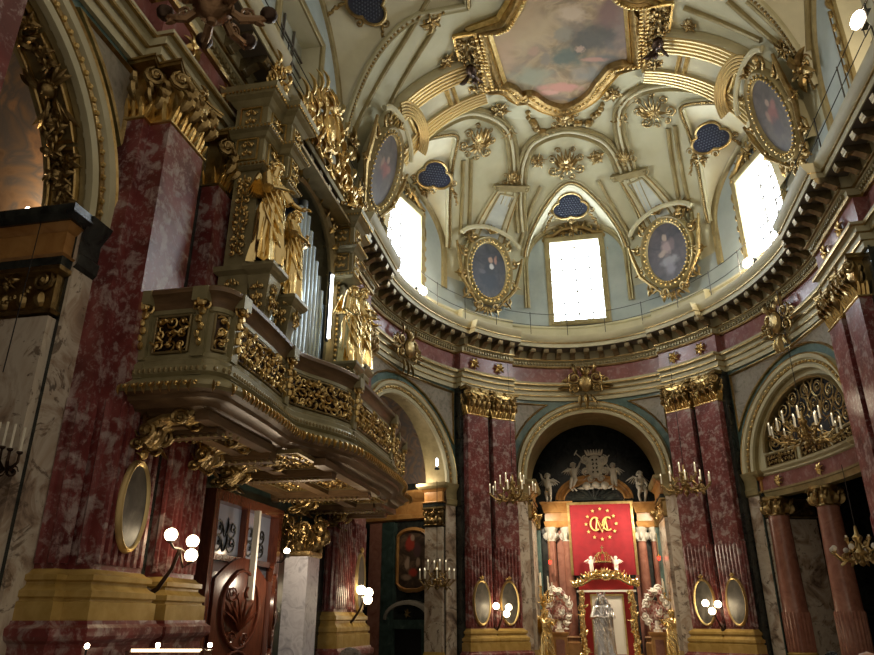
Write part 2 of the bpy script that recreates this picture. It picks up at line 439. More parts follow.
# ---------------------------------------------------------------- vault
H0, H1, PHM = 12.6, 18.0, math.radians(76)
QA, QB = 3.15, 4.0
VS0, VS1 = s_at(-EA, -10.6), s_at(EA, -10.6)
_sE0, _sE1 = s_at(-EA, 0), s_at(EA, 0)
_QK = [(VS0,(0,-3.7)),(S_L3,(-1.6,-3.5)),(S_A2,(-2.7,-2.8)),(S_L2,(-2.85,-.9)),(s_at(-EA,.8),(-2.85,1.0)),(S_A1,(-2.65,3.0)),(S_L1,(-1.5,3.7)),(S_A0,(0,3.65)),
       (S_R1,(1.5,3.7)),(S_A5,(2.65,3.0)),(s_at(EA,.8),(2.85,1.0)),(S_R2,(2.85,-.9)),(S_A6,(2.7,-2.8)),(S_R3,(1.6,-3.5)),(VS1,(0,-3.7))]
def Q(s):
    s = min(max(s, VS0), VS1)
    i = max(j for j in range(len(_QK)-1) if _QK[j][0] <= s+1e-9)
    k = _QK; p1, p2 = k[i], k[i+1]; p0 = k[max(i-1, 0)]; p3 = k[min(i+2, len(k)-1)]
    h = p2[0]-p1[0]; t = (s-p1[0])/h; out = []
    for c in (0, 1):
        m1 = (p2[1][c]-p0[1][c])/max(1e-6, p2[0]-p0[0]) if i > 0 else (p2[1][c]-p1[1][c])/h
        m2 = (p3[1][c]-p1[1][c])/max(1e-6, p3[0]-p1[0]) if i+2 < len(k) else (p2[1][c]-p1[1][c])/h
        out.append((2*t**3-3*t*t+1)*p1[1][c]+(t**3-2*t*t+t)*h*m1+(-2*t**3+3*t*t)*p2[1][c]+(t**3-t*t)*h*m2)
    return out[0], out[1]
LUN = [(S_A0, 2.30, 16.15, 14.0), (S_A1, 2.7, 15.9, 13.5), (S_A5, 2.7, 15.9, 13.5), (S_A2, 3.35, 16.9, 13.2), (S_A6, 3.35, 16.9, 13.2)]
LSL = .34
def vault_f(s, f):
    """f in 0..1 : fraction of the way from the wall to the fresco ring"""
    a, b, n = plan(s); qa, qb = Q(s)
    ph = math.acos(max(-1, min(1, 1-f*(1-math.cos(PHM)))))
    return a+(qa-a)*f, b+(qb-b)*f, H0+(H1-H0)*math.sin(ph)/math.sin(PHM)
def lun_h(s, d):
    best = None
    for c, w, hc, hs in LUN:
        if abs(s-c) < w: 
            h = hs+(hc-hs)*math.sqrt(max(0, 1-((s-c)/w)**2))+({S_A0:.27,S_A2:.38,S_A6:.38}.get(c, .62))*d
            best = h
    return best
def groin(s):
    if lun_h(s, 0) is None: return 0, None
    lo, hi = 0, 1
    a0, b0, n = plan(s)
    for _ in range(30):
        mid = (lo+hi)/2; a, b, h = vault_f(s, mid); d = math.hypot(a-a0, b-b0)
        if h < lun_h(s, d): lo = mid
        else: hi = mid
    return lo, d
cols = set()
k = int((VS1-VS0)/.2)
for i in range(k+1): cols.add(VS0+(VS1-VS0)*i/k)
for c, w, *_ in LUN:
    for i in range(41): cols.add(c-(w-1e-4)*math.cos(PI*i/40))
    cols.add(c-w-1e-4); cols.add(c+w+1e-4)
cols = sorted(cols)
rowsV = []; rowsD = []
for s in cols:
    f0, d = groin(s); a0, b0, n = plan(s); col = []
    hb = lun_h(s, 0) or H0
    for i in range(7):
        t = i/6*f0; a, b, h = vault_f(s, t); dd = math.hypot(a-a0, b-b0)
        if f0 > 0: h = lun_h(s, dd)
        col.append(L2W(a, b, h))
    for i in range(1, 23):
        t = f0+(1-f0)*(i/22)**1.15; a, b, h = vault_f(s, t); col.append(L2W(a, b, h))
    rowsV.append(col)
    rowsD.append([W(s, 10.4, 0), W(s, 11.2, 0), W(s, hb, 0)])
mv = MB().grid(rowsV)
mlow = MB().grid([r[:7] for r in rowsV]); mhi = MB().grid([r[6:] for r in rowsV])
struct(mhi.build('ceiling', 'vault_plaster', origin=(0,0,0), ang=20))
struct(mlow.build('ceiling_lunettes', 'white_plaster', origin=(0,0,0), ang=20))
# drum wall with window openings
WIN = [(S_A0, 1.05, 11.45, 15.15), (S_A1, 1.18, 11.2, 14.6), (S_A5, 1.18, 11.3, 14.6), (S_A2, 1.3, 11.4, 15.1), (S_A6, 1.3, 11.4, 15.1)]
md = MB(); cc = set(cols)
for c, w, *_ in WIN: cc.add(c-w); cc.add(c+w)
cc = sorted(cc)
for x, y in zip(cc, cc[1:]):
    if y-x < 1e-6: continue
    mid = (x+y)/2; tx = lun_h(x, 0) or H0; ty = lun_h(y, 0) or H0
    hitw = [q for q in WIN if abs(mid-q[0]) < q[1]]
    if hitw:
        WB, WT = hitw[0][2:]
        md.add([W(x,10.4), W(y,10.4), W(y,WB), W(x,WB)], [(0,1,2,3)]); md.add([W(x,WT), W(y,WT), W(y,ty), W(x,tx)], [(0,1,2,3)])
    else: md.add([W(x,10.4), W(y,10.4), W(y,ty), W(x,tx)], [(0,1,2,3)])
struct(md.build('wall_drum', 'drum_plaster', origin=(0,0,0), smooth=True))
# windows: reveal, glowing glass, glazing bars
for i, (c, w, WB, WT) in enumerate(WIN):
    wo = bpy.data.objects.new('window_%d' % (i+1), None); COL.objects.link(wo); struct(wo); wo.matrix_basis = WM(c, 0, 0)
    r = MB(); d = -.55
    for x0, z0, x1, z1 in ((-w,WB,w,WB),(w,WB,w,WT),(w,WT,-w,WT),(-w,WT,-w,WB)):
        r.add([W(c+x0,z0,0), W(c+x1,z1,0), W(c+x1,z1,d), W(c+x0,z0,d)], [(0,1,2,3)])
    r.build('window_reveal', 'white_plaster', wo, W=True, smooth=False)
    g = MB().grid([[W(c-w+2*w*j/6, h, d) for h in (WB, WT)] for j in range(7)]); g.build('window_pane', 'window_glass' if i < 3 else 'dull_window', wo, W=True)
    b = MB()
    for j in (1, 2, 3): x = c-w+2*w*j/4; b.tube([W(x, WB, d+.04), W(x, WT, d+.04)], .04, 4)
    for j in range(1, 7): h = WB+(WT-WB)*j/7; b.tube([W(c-w+2*w*q/4, h, d+.04) for q in range(5)], .03, 4)
    b.build('glazing_bars', 'soffit', wo, W=True)
    f = pathW([(c-w,WB),(c+w,WB),(c+w,WT),(c-w,WT)], [(.0,.0),(0,.06),(-.06,.10),(-.18,.10),(-.24,.05),(-.24,0)], closed=True)
    f.build('window_frame', 'cream_trim', wo, W=True)
# fresco ring cap
m = MB(); cap = [L2W(*Q(s), H1) for s in cols]; n = len(cap)
m.add(cap+[L2W(0,0,H1+.05)], [(i, (i+1)%n, n) for i in range(n)])
struct(m.build('ceiling_crown', 'vault_plaster', origin=(0,0,0)))
BV = BVHTree.FromPolygons([Vector(p) for p in mv.v+m.v], mv.f+[tuple(q+len(mv.v) for q in f) for f in m.f])
# wall BVH for ray placement, drum and lower
def hit_vault(x, y, off=0):
    d = px_ray(x, y); p, n, i, t = BV.ray_cast(ORG, d)
    if p is None: return None
    if n.dot(d) > 0: n = -n
    return p+n*off, n
def hit_wall(x, y, off=0, h=None):
    d = px_ray(x, y); best = None
    # march
    lo = 3.0; prev = None
    t = 2.0
    def side(t):
        p = ORG+d*t; q = p-Vector((CX, CY, 0)); a = q.dot(UX); b = q.dot(VX)
        o = off
        if b < 0: return abs(a)-(EA-o)
        return (math.hypot(a/(EA-o), b/(EB-o))-1)*5
    while t < 60 and side(t) < 0: t += .2
    a, b = t-.2, t
    for _ in range(30):
        mid = (a+b)/2
        if side(mid) < 0: a = mid
        else: b = mid
    p = ORG+d*a
    q = p-Vector((CX, CY, 0)); la, lb = q.dot(UX), q.dot(VX)
    best = min(range(len(_pl)), key=lambda i: math.hypot(_pl[i][0]-la, _pl[i][1]-lb))
    s = _cs[best]
    # refine
    bs = min((s+k*.01 for k in range(-30, 31)), key=lambda x: (W(x, 0, off).xy-p.xy).length)
    return bs, p.z-EYE
# ================================================================ ornament vocabulary (local frame: x along, y out, z up)
def P3(M, x, z, y=0): return M @ Vector((x, y, z))
def curl(mb, M, x, z, r, a0=0, turns=1.4, dr=1, th=.03, lift=.04, seg=5, y0=0):
    """a C-scroll: spiral that tightens to a boss"""
    n = max(8, int(turns*9)); pts = []; rr = []
    for i in range(n+1):
        t = i/n; a = a0+dr*turns*2*PI*t; q = r*(1-t*.80)
        pts.append(P3(M, x+q*math.cos(a), z+q*math.sin(a), y0+lift*(.4+.6*t))); rr.append(th*(1-.45*t) if t > .08 else th*.4)
    mb.tube(pts, rr, seg)
    mb.blob((0,0,0), th*1.25, Matrix.Translation(P3(M, x, z, y0+lift*1.1)), 6, 4)
def leaf(mb, M, x, z, ang, L, w, lift=.05, bend=.5, y0=0, seg=5):
    n = 5; pts = []; rr = []; a = ang; px, pz = x, z
    for i in range(n+1):
        t = i/n; pts.append(P3(M, px, pz, y0+lift*math.sin(PI*min(1, t*.9+.1))+lift*.6*t)); rr.append(max(.004, w*math.sin(PI*(t*.86+.12))**.8*.5))
        px += L/n*math.cos(a); pz += L/n*math.sin(a); a += bend/n
    mb.tube(pts, rr, seg, flat=.45)
def rosette(mb, M, x, z, r, n=6, y0=0, lift=.05):
    for i in range(n):
        leaf(mb, M, x, z, 2*PI*i/n+.2, r, r*.55, lift, .3, y0)
    mb.blob((0,0,0), r*.24, Matrix.Translation(P3(M, x, z, y0+lift)), 6, 4)
def acanthus(mb, M, w, h, seed=0, cell=.22, th=.022, y0=0, cx=0, cz=None):
    """a thicket of scrollwork and leaves filling w x h, mirror-symmetric about x=cx"""
    R = random.Random(seed); nx = max(1, int(w/2/cell)); nz = max(1, int(h/cell))
    z0 = 0 if cz is None else cz-h/2
    for i in range(nx):
        for j in range(nz):
            x = (i+.5)/nx*w/2; z = z0+(j+.5)/nz*h; r = cell*R.uniform(.36,.5); a = R.uniform(0, 2*PI); d = R.choice((-1,1)); tn = R.uniform(.9,1.4)
            for s in (1,-1):
                curl(mb, M, cx+s*x, z, r, a if s > 0 else PI-a, tn, d*s, th, th*1.8, 5, y0)
                leaf(mb, M, cx+s*x, z, (a+2) if s > 0 else PI-(a+2), cell*.75, cell*.32, th*2.2, .8*s, y0)
            if nz > 1 and i == 0: leaf(mb, M, cx, z, PI/2, cell*.8, cell*.4, th*2, 0, y0)
def garland(mb, pts, r, n=None, seed=1):
    R = random.Random(seed); L = sum((Vector(pts[i+1])-Vector(pts[i])).length for i in range(len(pts)-1))
    n = n or max(4, int(L/(r*1.1))); cum = [0]
    for i in range(len(pts)-1): cum.append(cum[-1]+(Vector(pts[i+1])-Vector(pts[i])).length)
    for k in range(n):
        d = L*(k+.5)/n; i = max(j for j in range(len(pts)-1) if cum[j] <= d); t = (d-cum[i])/max(1e-6, cum[i+1]-cum[i])
        p = Vector(pts[i]).lerp(Vector(pts[i+1]), t); q = r*(.65+.5*math.sin(PI*(k+.5)/n))
        mb.blob(p+Vector((R.uniform(-1,1), R.uniform(-1,1), R.uniform(-1,1)))*r*.35, q*R.uniform(.6,.9), None, 6, 4)
def rring(mb, prof, w, d, M, x=0, front=True):
    """moulding stack round a pilaster (left return, front, right return): prof (projection, z)"""
    rows = []
    for e, z in prof: rows.append([M@Vector((x-w/2-e, 0, z)), M@Vector((x-w/2-e, d+e, z)), M@Vector((x+w/2+e, d+e, z)), M@Vector((x+w/2+e, 0, z))])
    mb.grid(rows); o = len(mb.v)
    mb.f.append((o-4, o-3, o-2, o-1)); mb.f.append((o-len(rows)*4+3, o-len(rows)*4+2, o-len(rows)*4+1, o-len(rows)*4))
    return mb
ID = Matrix.Identity(4)
def capital_parts(par, w, d, h, z0, far=False):
    """Corinthian capital of a flat pilaster: reeded bell, leafy thicket, corner volutes, hollowed abacus"""
    b = MB(); n = max(7, int(w/.085)); rring(b, [(.0,z0-.02),(.03,z0),(.03,z0+.03),(-.03,z0+.05),(-.03,z0+h*.9)], w, d, ID)
    for i in range(n):
        x = -w/2+w*(i+.5)/n; H = h*(.30+.10*math.sin(i*2.4))
        b.tube([(x, d-.03, z0+.04), (x, d+.02, z0+H*.6), (x, d+.07, z0+H)], [w/n*.42, w/n*.46, w/n*.2], 5)
    for sx in (-1, 1):
        for i in range(3):
            y = d*(i+.5)/3; b.tube([(sx*(w/2-.03), y, z0+.04), (sx*(w/2+.02), y, z0+h*.2), (sx*(w/2+.06), y, z0+h*.34)], [.045,.05,.02], 5)
    b.build('bell', 'gold', par)
    l = MB(); F = Matrix.Translation((0, d, z0))
    for k, (zz, nn, L, wd) in enumerate([(.28,4,.26,.2),(.46,3,.28,.22)]):
        for i in range(nn):
            x = -w/2+w*(i+.5)/nn; leaf(l, F, x, h*zz, PI/2, h*L, w*wd, .13, 0, .02, 6)
            leaf(l, F, x, h*(zz+.12), PI/2+1.0, h*.2, w*.13, .12, -.8, .04); leaf(l, F, x, h*(zz+.12), PI/2-1.0, h*.2, w*.13, .12, .8, .04)
    R = random.Random(3)
    for i in range(9): l.blob((R.uniform(-.16,.16)*w/1.03, d+.13+R.uniform(0,.06), z0+h*(.52+R.uniform(-.1,.14))), R.uniform(.05,.075), None, 6, 4)
    rosette(l, F, 0, h*.88, .13, 6, .10, .07)
    for sx in (-1, 1):
        S = Matrix.Translation((sx*(w/2), d*.5, z0)) @ Matrix.Rotation(-sx*PI/2, 4, 'Z')
        leaf(l, S, 0, h*.3, PI/2, h*.28, w*.2, .12, 0, .02); leaf(l, S, 0, h*.5, PI/2, h*.25, w*.2, .12, 0, .02)
    l.build('acanthus_leaves', 'old_gold', par)
    for sx in (-1, 1):
        v = MB(); V = Matrix.Translation((sx*(w/2-.02), d+.05, z0+h*.74)) @ Matrix.Rotation(-sx*.7, 4, 'Z')
        curl(v, V, 0, 0, .165, PI/2-sx*.3, 1.6, -sx, .045, .06, 6)
        curl(v, V, 0, 0, .165, PI/2-sx*.3, 1.6, -sx, .045, -.02, 6)
        v.tube([(sx*w*.12, d+.06, z0+h*.45), (sx*w*.25, d+.09, z0+h*.68), (sx*w*.42, d+.10, z0+h*.86)], [.03,.04,.045], 6)
        v.build('volute', 'old_gold', par)
    a = MB(); z = z0+h*.90
    pr = []
    N = 10
    for i in range(N+1):
        t = -1+2*i/N; x = t*(w/2+.17); y = d+.13-.14*(1-t*t)*1.0; pr.append((x, y))
    poly = [(-w/2-.14, 0), *pr, (w/2+.14, 0)]
    a.prism(poly, z, z0+h*.96); a.prism([(x*1.03, y+.02 if y > 0 else y) for x, y in poly], z0+h*.96, z0+h)
    a.build('abacus', 'old_gold', par)
def pilaster(label, M, w=.97, d=.28, h0=-.30, h1=6.95, group=None, red='red_marble', zfl=2.3, hb=-.98):
    t = thing('pilaster', label, 'pilaster', M=M)     # z in eye-height units, origin at h = 0
    s = MB(); s.box((0, d/2, (h0+h1)/2), (w, d, h1-h0))
    s.build('shaft', red, t, smooth=False)
    f = MB(); n = 7                                    # reeding of the lower third
    for i in range(n):
        x = -w/2+w*(i+.5)/n; f.tube([(x, d, h0+.06), (x, d+.005, zfl-.1), (x, d, zfl)], [w/n*.40, w/n*.40, .01], 6, flat=.8)
    for sx in (-1, 1):
        for i in range(2):
            y = d*(i+.5)/2; f.tube([(sx*w/2, y, h0+.06), (sx*w/2, y, zfl)], [.05,.05], 6)
    f.build('reeding', red, t)
    b = MB(); q_ = (h0-hb)/.8; rring(b, [(e, hb+(z+.30)*q_) for e, z in [(.17,-.30),(.17,-.02),(.13,.0),(.13,.03),(.16,.06),(.16,.15),(.10,.20),(.07,.25),(.07,.29),(.11,.32),(.11,.40),(.05,.44),(.03,.48),(.0,.50)]], w, d, ID)
    b.build('base', 'yellow_marble', t)
    p = MB(); rring(p, [(.24,-EYE),(.24,-1.55),(.2,-1.5),(.16,-1.46),(.16,hb-.28),(.18,hb-.24),(.24,hb-.20),(.26,hb-.16),(.26,hb-.08),(.20,hb-.04),(.19,hb)], w, d, ID)
    p.build('pedestal', 'frieze_marble' if 0 else red, t, smooth=False)
    capital_parts(t, w, d, 1.05, h1)
    return t
def setM(t, M): t.matrix_basis = M
mid_ = None
NM = {S_L3: 'in front of the organ balcony', S_L2: 'behind the far end of the organ balcony', S_L1: 'left of the altar arch', S_R1: 'right of the altar arch', S_R2: 'at the right edge of the picture'}
first = None
for sp, lab in NM.items():
    dd = .72 if sp == S_L3 else .64
    for k, e in ((0, -1), (1, 1)):
        which = {S_L3: ('nearest red marble pilaster, broad, beside the near left arch', 'red marble pilaster against which the organ case stands, second from the near left arch'),
                 S_L2: ('red marble pilaster under and behind the organ case far side', 'red marble pilaster just past the far end of the organ balcony'),
                 S_L1: ('red marble pilaster left of the altar arch, nearer the organ', 'red marble pilaster touching the left side of the altar arch'),
                 S_R1: ('red marble pilaster touching the right side of the altar arch', 'red marble pilaster right of the altar, nearer the fan grille arch'),
                 S_R2: ('red marble pilaster on the right edge, beside the fan grille arch', 'rightmost red marble pilaster, cut by the edge of the view')}[sp][k]
        M = WM(sp+e*dd, 0, .3)
        if sp == S_L3:
            M = WM(sp+e*dd+(.13 if e > 0 else -.02), 0, .0 if e < 0 else -.06)
            if k == 0:
                bk_ = pilaster('recessed red marble pilaster backing the nearest one, next to the near arch', WM(sp-.80, 0, 0), w=1.20, d=.36, h0=.54, hb=-.02, zfl=2.6); bk_['group'] = 'tall red marble pilasters'
            if k == 0: near = pilaster(which, M, w=.98, d=.70, h0=.54, hb=-.02, zfl=2.6); near['group'] = 'tall red marble pilasters'; continue
            dup(near, M=M @ Matrix.Diagonal((.80, .96, 1, 1)), label=which); continue
        if sp in (S_L2, S_R2):
            if sp == S_L2 and k == 0: mid_ = pilaster(which, M, h0=.15, hb=-.62); mid_['group'] = 'tall red marble pilasters'
            else: dup(mid_, M=M, label=which)
            continue
        if first is None: first = pilaster(which, M, group='tall red marble pilasters'); first['group'] = 'tall red marble pilasters'
        else: dup(first, M=M, label=which)
# ---------------------------------------------------------------- arch mouldings, spandrel panels, jambs and chapels
def arch_path(c, rx, rz, spr, e=0, n=40, a0=0, a1=PI):
    return [(c-(rx+e)*math.cos(a0+(a1-a0)*i/n), spr+(rz+e)*math.sin(a0+(a1-a0)*i/n)) for i in range(n+1)]
CH = {}
for key, (c, rx, rz, spr) in ARCH.items():
    trim(pathW(arch_path(c, rx, rz, spr), [(0,-.06),(0,.10),(.10,.12),(.12,.08),(.26,.08),(.30,.15),(.41,.17),(.44,.13),(.46,.0)]), 'cream')
    trim(pathW(arch_path(c, rx, rz, spr, .19), [(-.055,.07),(-.04,.115),(.04,.115),(.055,.07)]), 'old_gold')
    trim(pathW(arch_path(c, rx, rz, spr, .425), [(-.03,.15),(0,.20),(.03,.15)]), 'gold')
    # beads along the archivolt
    m = MB(); n = 46
    for i in range(n):
        s, h = arch_path(c, rx, rz, spr, .19, n)[i]; m.blob(W(s, h, .12), .045, None, 6, 4)
    trim(m, 'gold')
    # spandrel panels
    for sd in (-1, 1):
        hw = rx+.5-.12; x1 = c+sd*hw; top = 7.82; R_ = .75
        pts = []
        for i in range(13):
            a = PI/2-(PI/2-.12)*i/12 if 1 else 0
            x = c+sd*(rx+R_)*math.cos(a); h = spr+(rz+R_)*math.sin(a)
            if h < top and abs(x-c) < hw: pts.append((x, h))
        if len(pts) < 2: continue
        # intersection at the top and at the side
        ca = math.asin(min(1, (top-spr)/(rz+R_))); xt = c+sd*(rx+R_)*math.cos(ca)
        cb = math.acos(min(1, hw/(rx+R_))); hs = spr+(rz+R_)*math.sin(cb)
        poly = [(xt, top)]+pts+[(x1, hs), (x1, top)]
        if sd < 0: poly = poly[::-1]
        f = MB(); f.add([W(s, h, .03) for s, h in poly], [tuple(range(len(poly)))]); trim(f, 'panel_marble', smooth=False)
        trim(pathW(poly, [(-.05,0),(-.04,.07),(0,.09),(.03,.05),(.05,0)], closed=True), 'old_gold')
# jambs, soffits and chapel rooms, each in the flat frame of its arch
def chapel(key, side, wallm, vaultm, depth=4.2, jd=1.3, soff='cream_trim', panels=False):
    c, rx, rz, spr = ARCH[key]; M = WM(c, 0, 0); y0 = min((M.inverted()@W(c+q*rx, 0, 0)).y for q in (-1, 1))  # curved wall: jamb starts here
    e = (M.inverted()@W(c+rx, 0, 0)); ex = abs(e.x)
    # soffit
    rows = []
    n = 32
    A = [(c-rx*math.cos(PI*i/n), spr+rz*math.sin(PI*i/n)) for i in range(n+1)]
    r0 = [W(s, h, 0) for s, h in A]; yb = y0-jd
    r1 = [M@Vector((-ex*math.cos(PI*i/n), yb, spr+rz*math.sin(PI*i/n))) for i in range(n+1)]
    trim(MB().grid([r0, r1]), soff)
    ye = {sx: (M.inverted()@W(c+sx*rx, 0, 0)) for sx in (-1, 1)}
    for sx in (-1, 1):
        s = c+sx*rx; trim(MB().add([W(s, FLOORH), W(s, spr), M@Vector((sx*ex, yb, spr)), M@Vector((sx*ex, yb, FLOORH))], [(0,1,2,3)]), 'dark_marble')
    # room
    hw = ex+.9; m = MB(); yb2 = yb-depth
    front = [Vector((x, yb, z)) for x, z in ((-hw, FLOORH), (-hw, 9.4), (hw, 9.4), (hw, FLOORH))]
    # front wall around the opening
    N = 24; inner = [Vector((-ex, yb, FLOORH))]+[Vector((-ex*math.cos(PI*i/N), yb, spr+rz*math.sin(PI*i/N))) for i in range(N+1)]+[Vector((ex, yb, FLOORH))]
    outer = [Vector((-hw, yb, FLOORH))]+[Vector((-hw*math.cos(PI*i/N), yb, spr+.3+(rz+.6)*math.sin(PI*i/N))) for i in range(N+1)]+[Vector((hw, yb, FLOORH))]
    m.grid([[M@p for p in inner], [M@p for p in outer]])
    sides = [[M@p for p in outer], [M@Vector((p.x, yb2, p.z)) for p in outer]]
    k = len(outer)
    mw = MB(); mw.grid([[r[0] for r in sides], [r[1] for r in sides]]); mw.grid([[r[k-2] for r in sides], [r[k-1] for r in sides]])
    bk = sides[1]; mw.add(bk, [tuple(range(len(bk)))]); mw.merge(m)
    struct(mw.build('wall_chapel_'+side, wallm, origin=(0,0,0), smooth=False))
    mvv = MB().grid([sides[0][1:-1], sides[1][1:-1]]); struct(mvv.build('ceiling_chapel_'+side, vaultm, origin=(0,0,0)))
    CH[key] = (M, ex, yb, yb2, ye, spr, rz)
painting('chapel_altar_painting', [(.3,(.03,.018,.012)),(.5,(.07,.045,.03)),(.62,(.16,.10,.06)),(.75,(.05,.035,.03))], 2.6, [(-.1,.1,.55,.22,.6,.30,(.40,.05,.03),.5),(.2,0,.3,.16,.6,.3,(.10,.05,.05),.5),(-.2,0,-.15,.13,.6,.22,(.48,.34,.24),.5),(.05,0,-.45,.18,.6,.16,(.42,.05,.03),.5),(.25,0,-.1,.10,.6,.16,(.36,.25,.17),.5),(-.25,0,-.6,.22,.6,.12,(.35,.24,.16),.5),(.0,0,.75,.10,.6,.12,(.40,.28,.2),.4)])
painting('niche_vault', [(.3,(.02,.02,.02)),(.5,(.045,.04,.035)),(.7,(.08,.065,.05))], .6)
painting('chapel_fresco', [(.3,(.10,.065,.045)),(.45,(.22,.15,.10)),(.55,(.12,.11,.11)),(.65,(.30,.19,.12)),(.75,(.14,.10,.09))], 1.3)
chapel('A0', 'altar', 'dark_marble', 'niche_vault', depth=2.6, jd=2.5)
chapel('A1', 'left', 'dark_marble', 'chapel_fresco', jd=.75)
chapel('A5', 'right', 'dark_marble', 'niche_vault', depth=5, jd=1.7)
chapel('A3', 'near', 'chapel_fresco', 'chapel_fresco', depth=5, jd=.66)
for key, (c, rx, rz, spr) in ARCH.items():
    for sx in (-1, 1):
        a, b = sorted((c+sx*rx, c+sx*(rx+.46))); k = 3
        m = MB().grid([[W(a+(b-a)*i/k, h, .05) for i in range(k+1)] for h in (FLOORH, spr)]); m.grid([[W(q, FLOORH, 0), W(q, FLOORH, .05)] for q in (a,)]+[[W(a, spr, 0), W(a, spr, .05)]])
        trim(m, 'white_marble', smooth=False)
        trim(MB().grid([[W(a-.03+(b-a+.06)*i/k, h, o) for i in range(k+1)] for o, h in ((.05, spr-.75), (.10, spr-.7), (.12, spr-.55), (.08, spr-.5), (.08, spr-.25), (.2, spr-.06), (.22, spr+.0), (0, spr+.01))]), 'cream_trim' if key != 'A3' else 'dark_marble')
# jamb pilasters with their imposts
def jamb(key, sx, label, shaft='white_marble', hi=.78):
    M, ex, yb, yb2, y0, spr, rz = CH[key]; yb -= .75 if key == 'A3' else 0; q = y0[sx]; J = M @ Matrix.Translation((sx*(abs(q.x)+ex+.04)/2, (q.y+yb)/2, 0)) @ Matrix.Rotation(sx*PI/2, 4, 'Z')
    t = thing('jamb_pilaster', label, 'pilaster', M=J); w = abs(q.y-yb)-.1; d = .16
    b = MB(); b.box((0, d/2, (spr-hi-.7-1.0)/2), (w, d, spr-hi-.7+1.0)); b.build('shaft', shaft, t, smooth=False)
    rring(bb := MB(), [(.14,FLOORH),(.14,-1.5),(.10,-1.4),(.07,-1.2),(.02,-1.06),(0,-1.0)], w, d, ID); bb.build('base', 'yellow_marble', t)
    z = spr-hi
    rring(bb := MB(), [(.02,z),(.04,z+.02),(.04,z+.10),(.10,z+.14),(.02,z+.18),(.02,z+.50),(.06,z+.52),(.10,z+.58),(.16,z+.64),(.22,z+.70),(.22,z+.76),(.24,z+.78)], w, d, ID)
    bb.build('impost', 'orange_marble', t)
    rring(bb := MB(), [(.16,z+.60),(.23,z+.68),(.24,z+.785),(.0,z+.79)], w+.01, d, ID); bb.build('impost_cornice', 'dark_marble' if key == 'A3' else 'cream_trim', t)
    rring(bb := MB(), [(.05,z-.02),(.06,z+.115),(.07,z+.14)], w+.01, d, ID); bb.build('impost_band', 'dark_marble', t)
    c = MB(); zc = z-.62; rring(c, [(.02,zc-.04),(.04,zc),(.0,zc+.04),(.0,zc+.5),(.08,zc+.54),(.08,zc+.6)], w, d, ID)
    F = Matrix.Translation((0, d, zc))
    for q in (-1, 1): curl(c, F, q*w*.38, .40, .15, PI/2, 1.7, -q, .035, .06); garland(c, [F@Vector((q*w*.3, .07, .3)), F@Vector((q*w*.15, .09, .15)), F@Vector((0, .09, .12))], .05)
    rosette(c, F, 0, .42, .13, 6); 
    for i in range(5): leaf(c, F, -w*.4+w*.2*i, .05, PI/2, .2, .14, .05, 0)
    c.build('capital', 'old_gold', t)
    return t
jamb('A3', 1, 'brown veined marble jamb pilaster with orange impost in the near left arch')
jamb('A1', 1, 'white veined marble jamb pilaster of the arch beyond the organ')
jamb('A0', -1, 'white marble jamb pilaster left inside the altar arch')
jamb('A0', 1, 'white marble jamb pilaster right inside the altar arch')
jamb('A5', -1, 'white and black veined marble jamb left of the columns under the fan grille')
jamb('A5', 1, 'marble jamb right of the columns under the fan grille')
# ================================================================ vault decoration
def VP(s, f, off=0):
    a, b, h = vault_f(s, f); p = L2W(a, b, h)
    e = .02
    a1, b1, h1 = vault_f(s+e, f); a2, b2, h2 = vault_f(s-e, f); du = L2W(a1, b1, h1)-L2W(a2, b2, h2)
    f1, f2 = min(1, f+e), max(0, f-e)
    dv = L2W(*vault_f(s, f1))-L2W(*vault_f(s, f2)); n = du.cross(dv).normalized()
    if n.z > 0: n = -n
    return p+n*off, n
def surfM(p, n, up=Vector((0,0,1))):
    """frame on a surface: y = n (towards the room), z = up along the surface"""
    z = (up-n*up.dot(n)).normalized(); x = z.cross(n)*-1; x = n.cross(z)
    x = z.cross(n) if False else x
    # right-handed: x = y cross z
    x = n.cross(z)
    return Matrix(((x.x, n.x, z.x, p.x), (x.y, n.y, z.y, p.y), (x.z, n.z, z.z, p.z), (0,0,0,1)))
def sweep3(pn, prof, closed=False):
    """sweep (across, out) profile along points with normals"""
    rows = []; n = len(pn)
    for i, (p, nn) in enumerate(pn):
        a = pn[i-1][0] if (i or closed) else pn[0][0]; b = pn[(i+1) % n][0] if (i < n-1 or closed) else pn[-1][0]
        t = (b-a).normalized(); x = nn.cross(t).normalized()
        rows.append([p+x*c+nn*o for c, o in prof])
    if closed: rows.append(rows[0])
    return MB().grid([list(r) for r in zip(*rows)])
def smooth_px(pts, k=8):
    out = []; n = len(pts)
    for i in range(n-1):
        p0, p1, p2, p3 = pts[max(0,i-1)], pts[i], pts[i+1], pts[min(n-1,i+2)]
        for j in range(k):
            t = j/k; out.append(tuple(.5*((2*p1[c])+(-p0[c]+p2[c])*t+(2*p0[c]-5*p1[c]+4*p2[c]-p3[c])*t*t+(-p0[c]+3*p1[c]-3*p2[c]+p3[c])*t**3) for c in (0,1)))
    out.append(pts[-1]); return out
def vpx(pts, off=0, k=8):
    r = [hit_vault(x, y, off) for x, y in smooth_px(pts, k)]; return [q for q in r if q]
MOULD = lambda w, d: [(-w/2, -.02), (-w/2, d*.6), (-w*.36, d), (-w*.2, d*.5), (w*.2, d*.5), (w*.36, d), (w/2, d*.6), (w/2, -.02)]
ROLL = lambda w, d: [(-w/2, -.02), (-w*.35, d*.8), (0, d), (w*.35, d*.8), (w/2, -.02)]
def vpath(lst, off=0): return [VP(s, f, off) for s, f in lst]
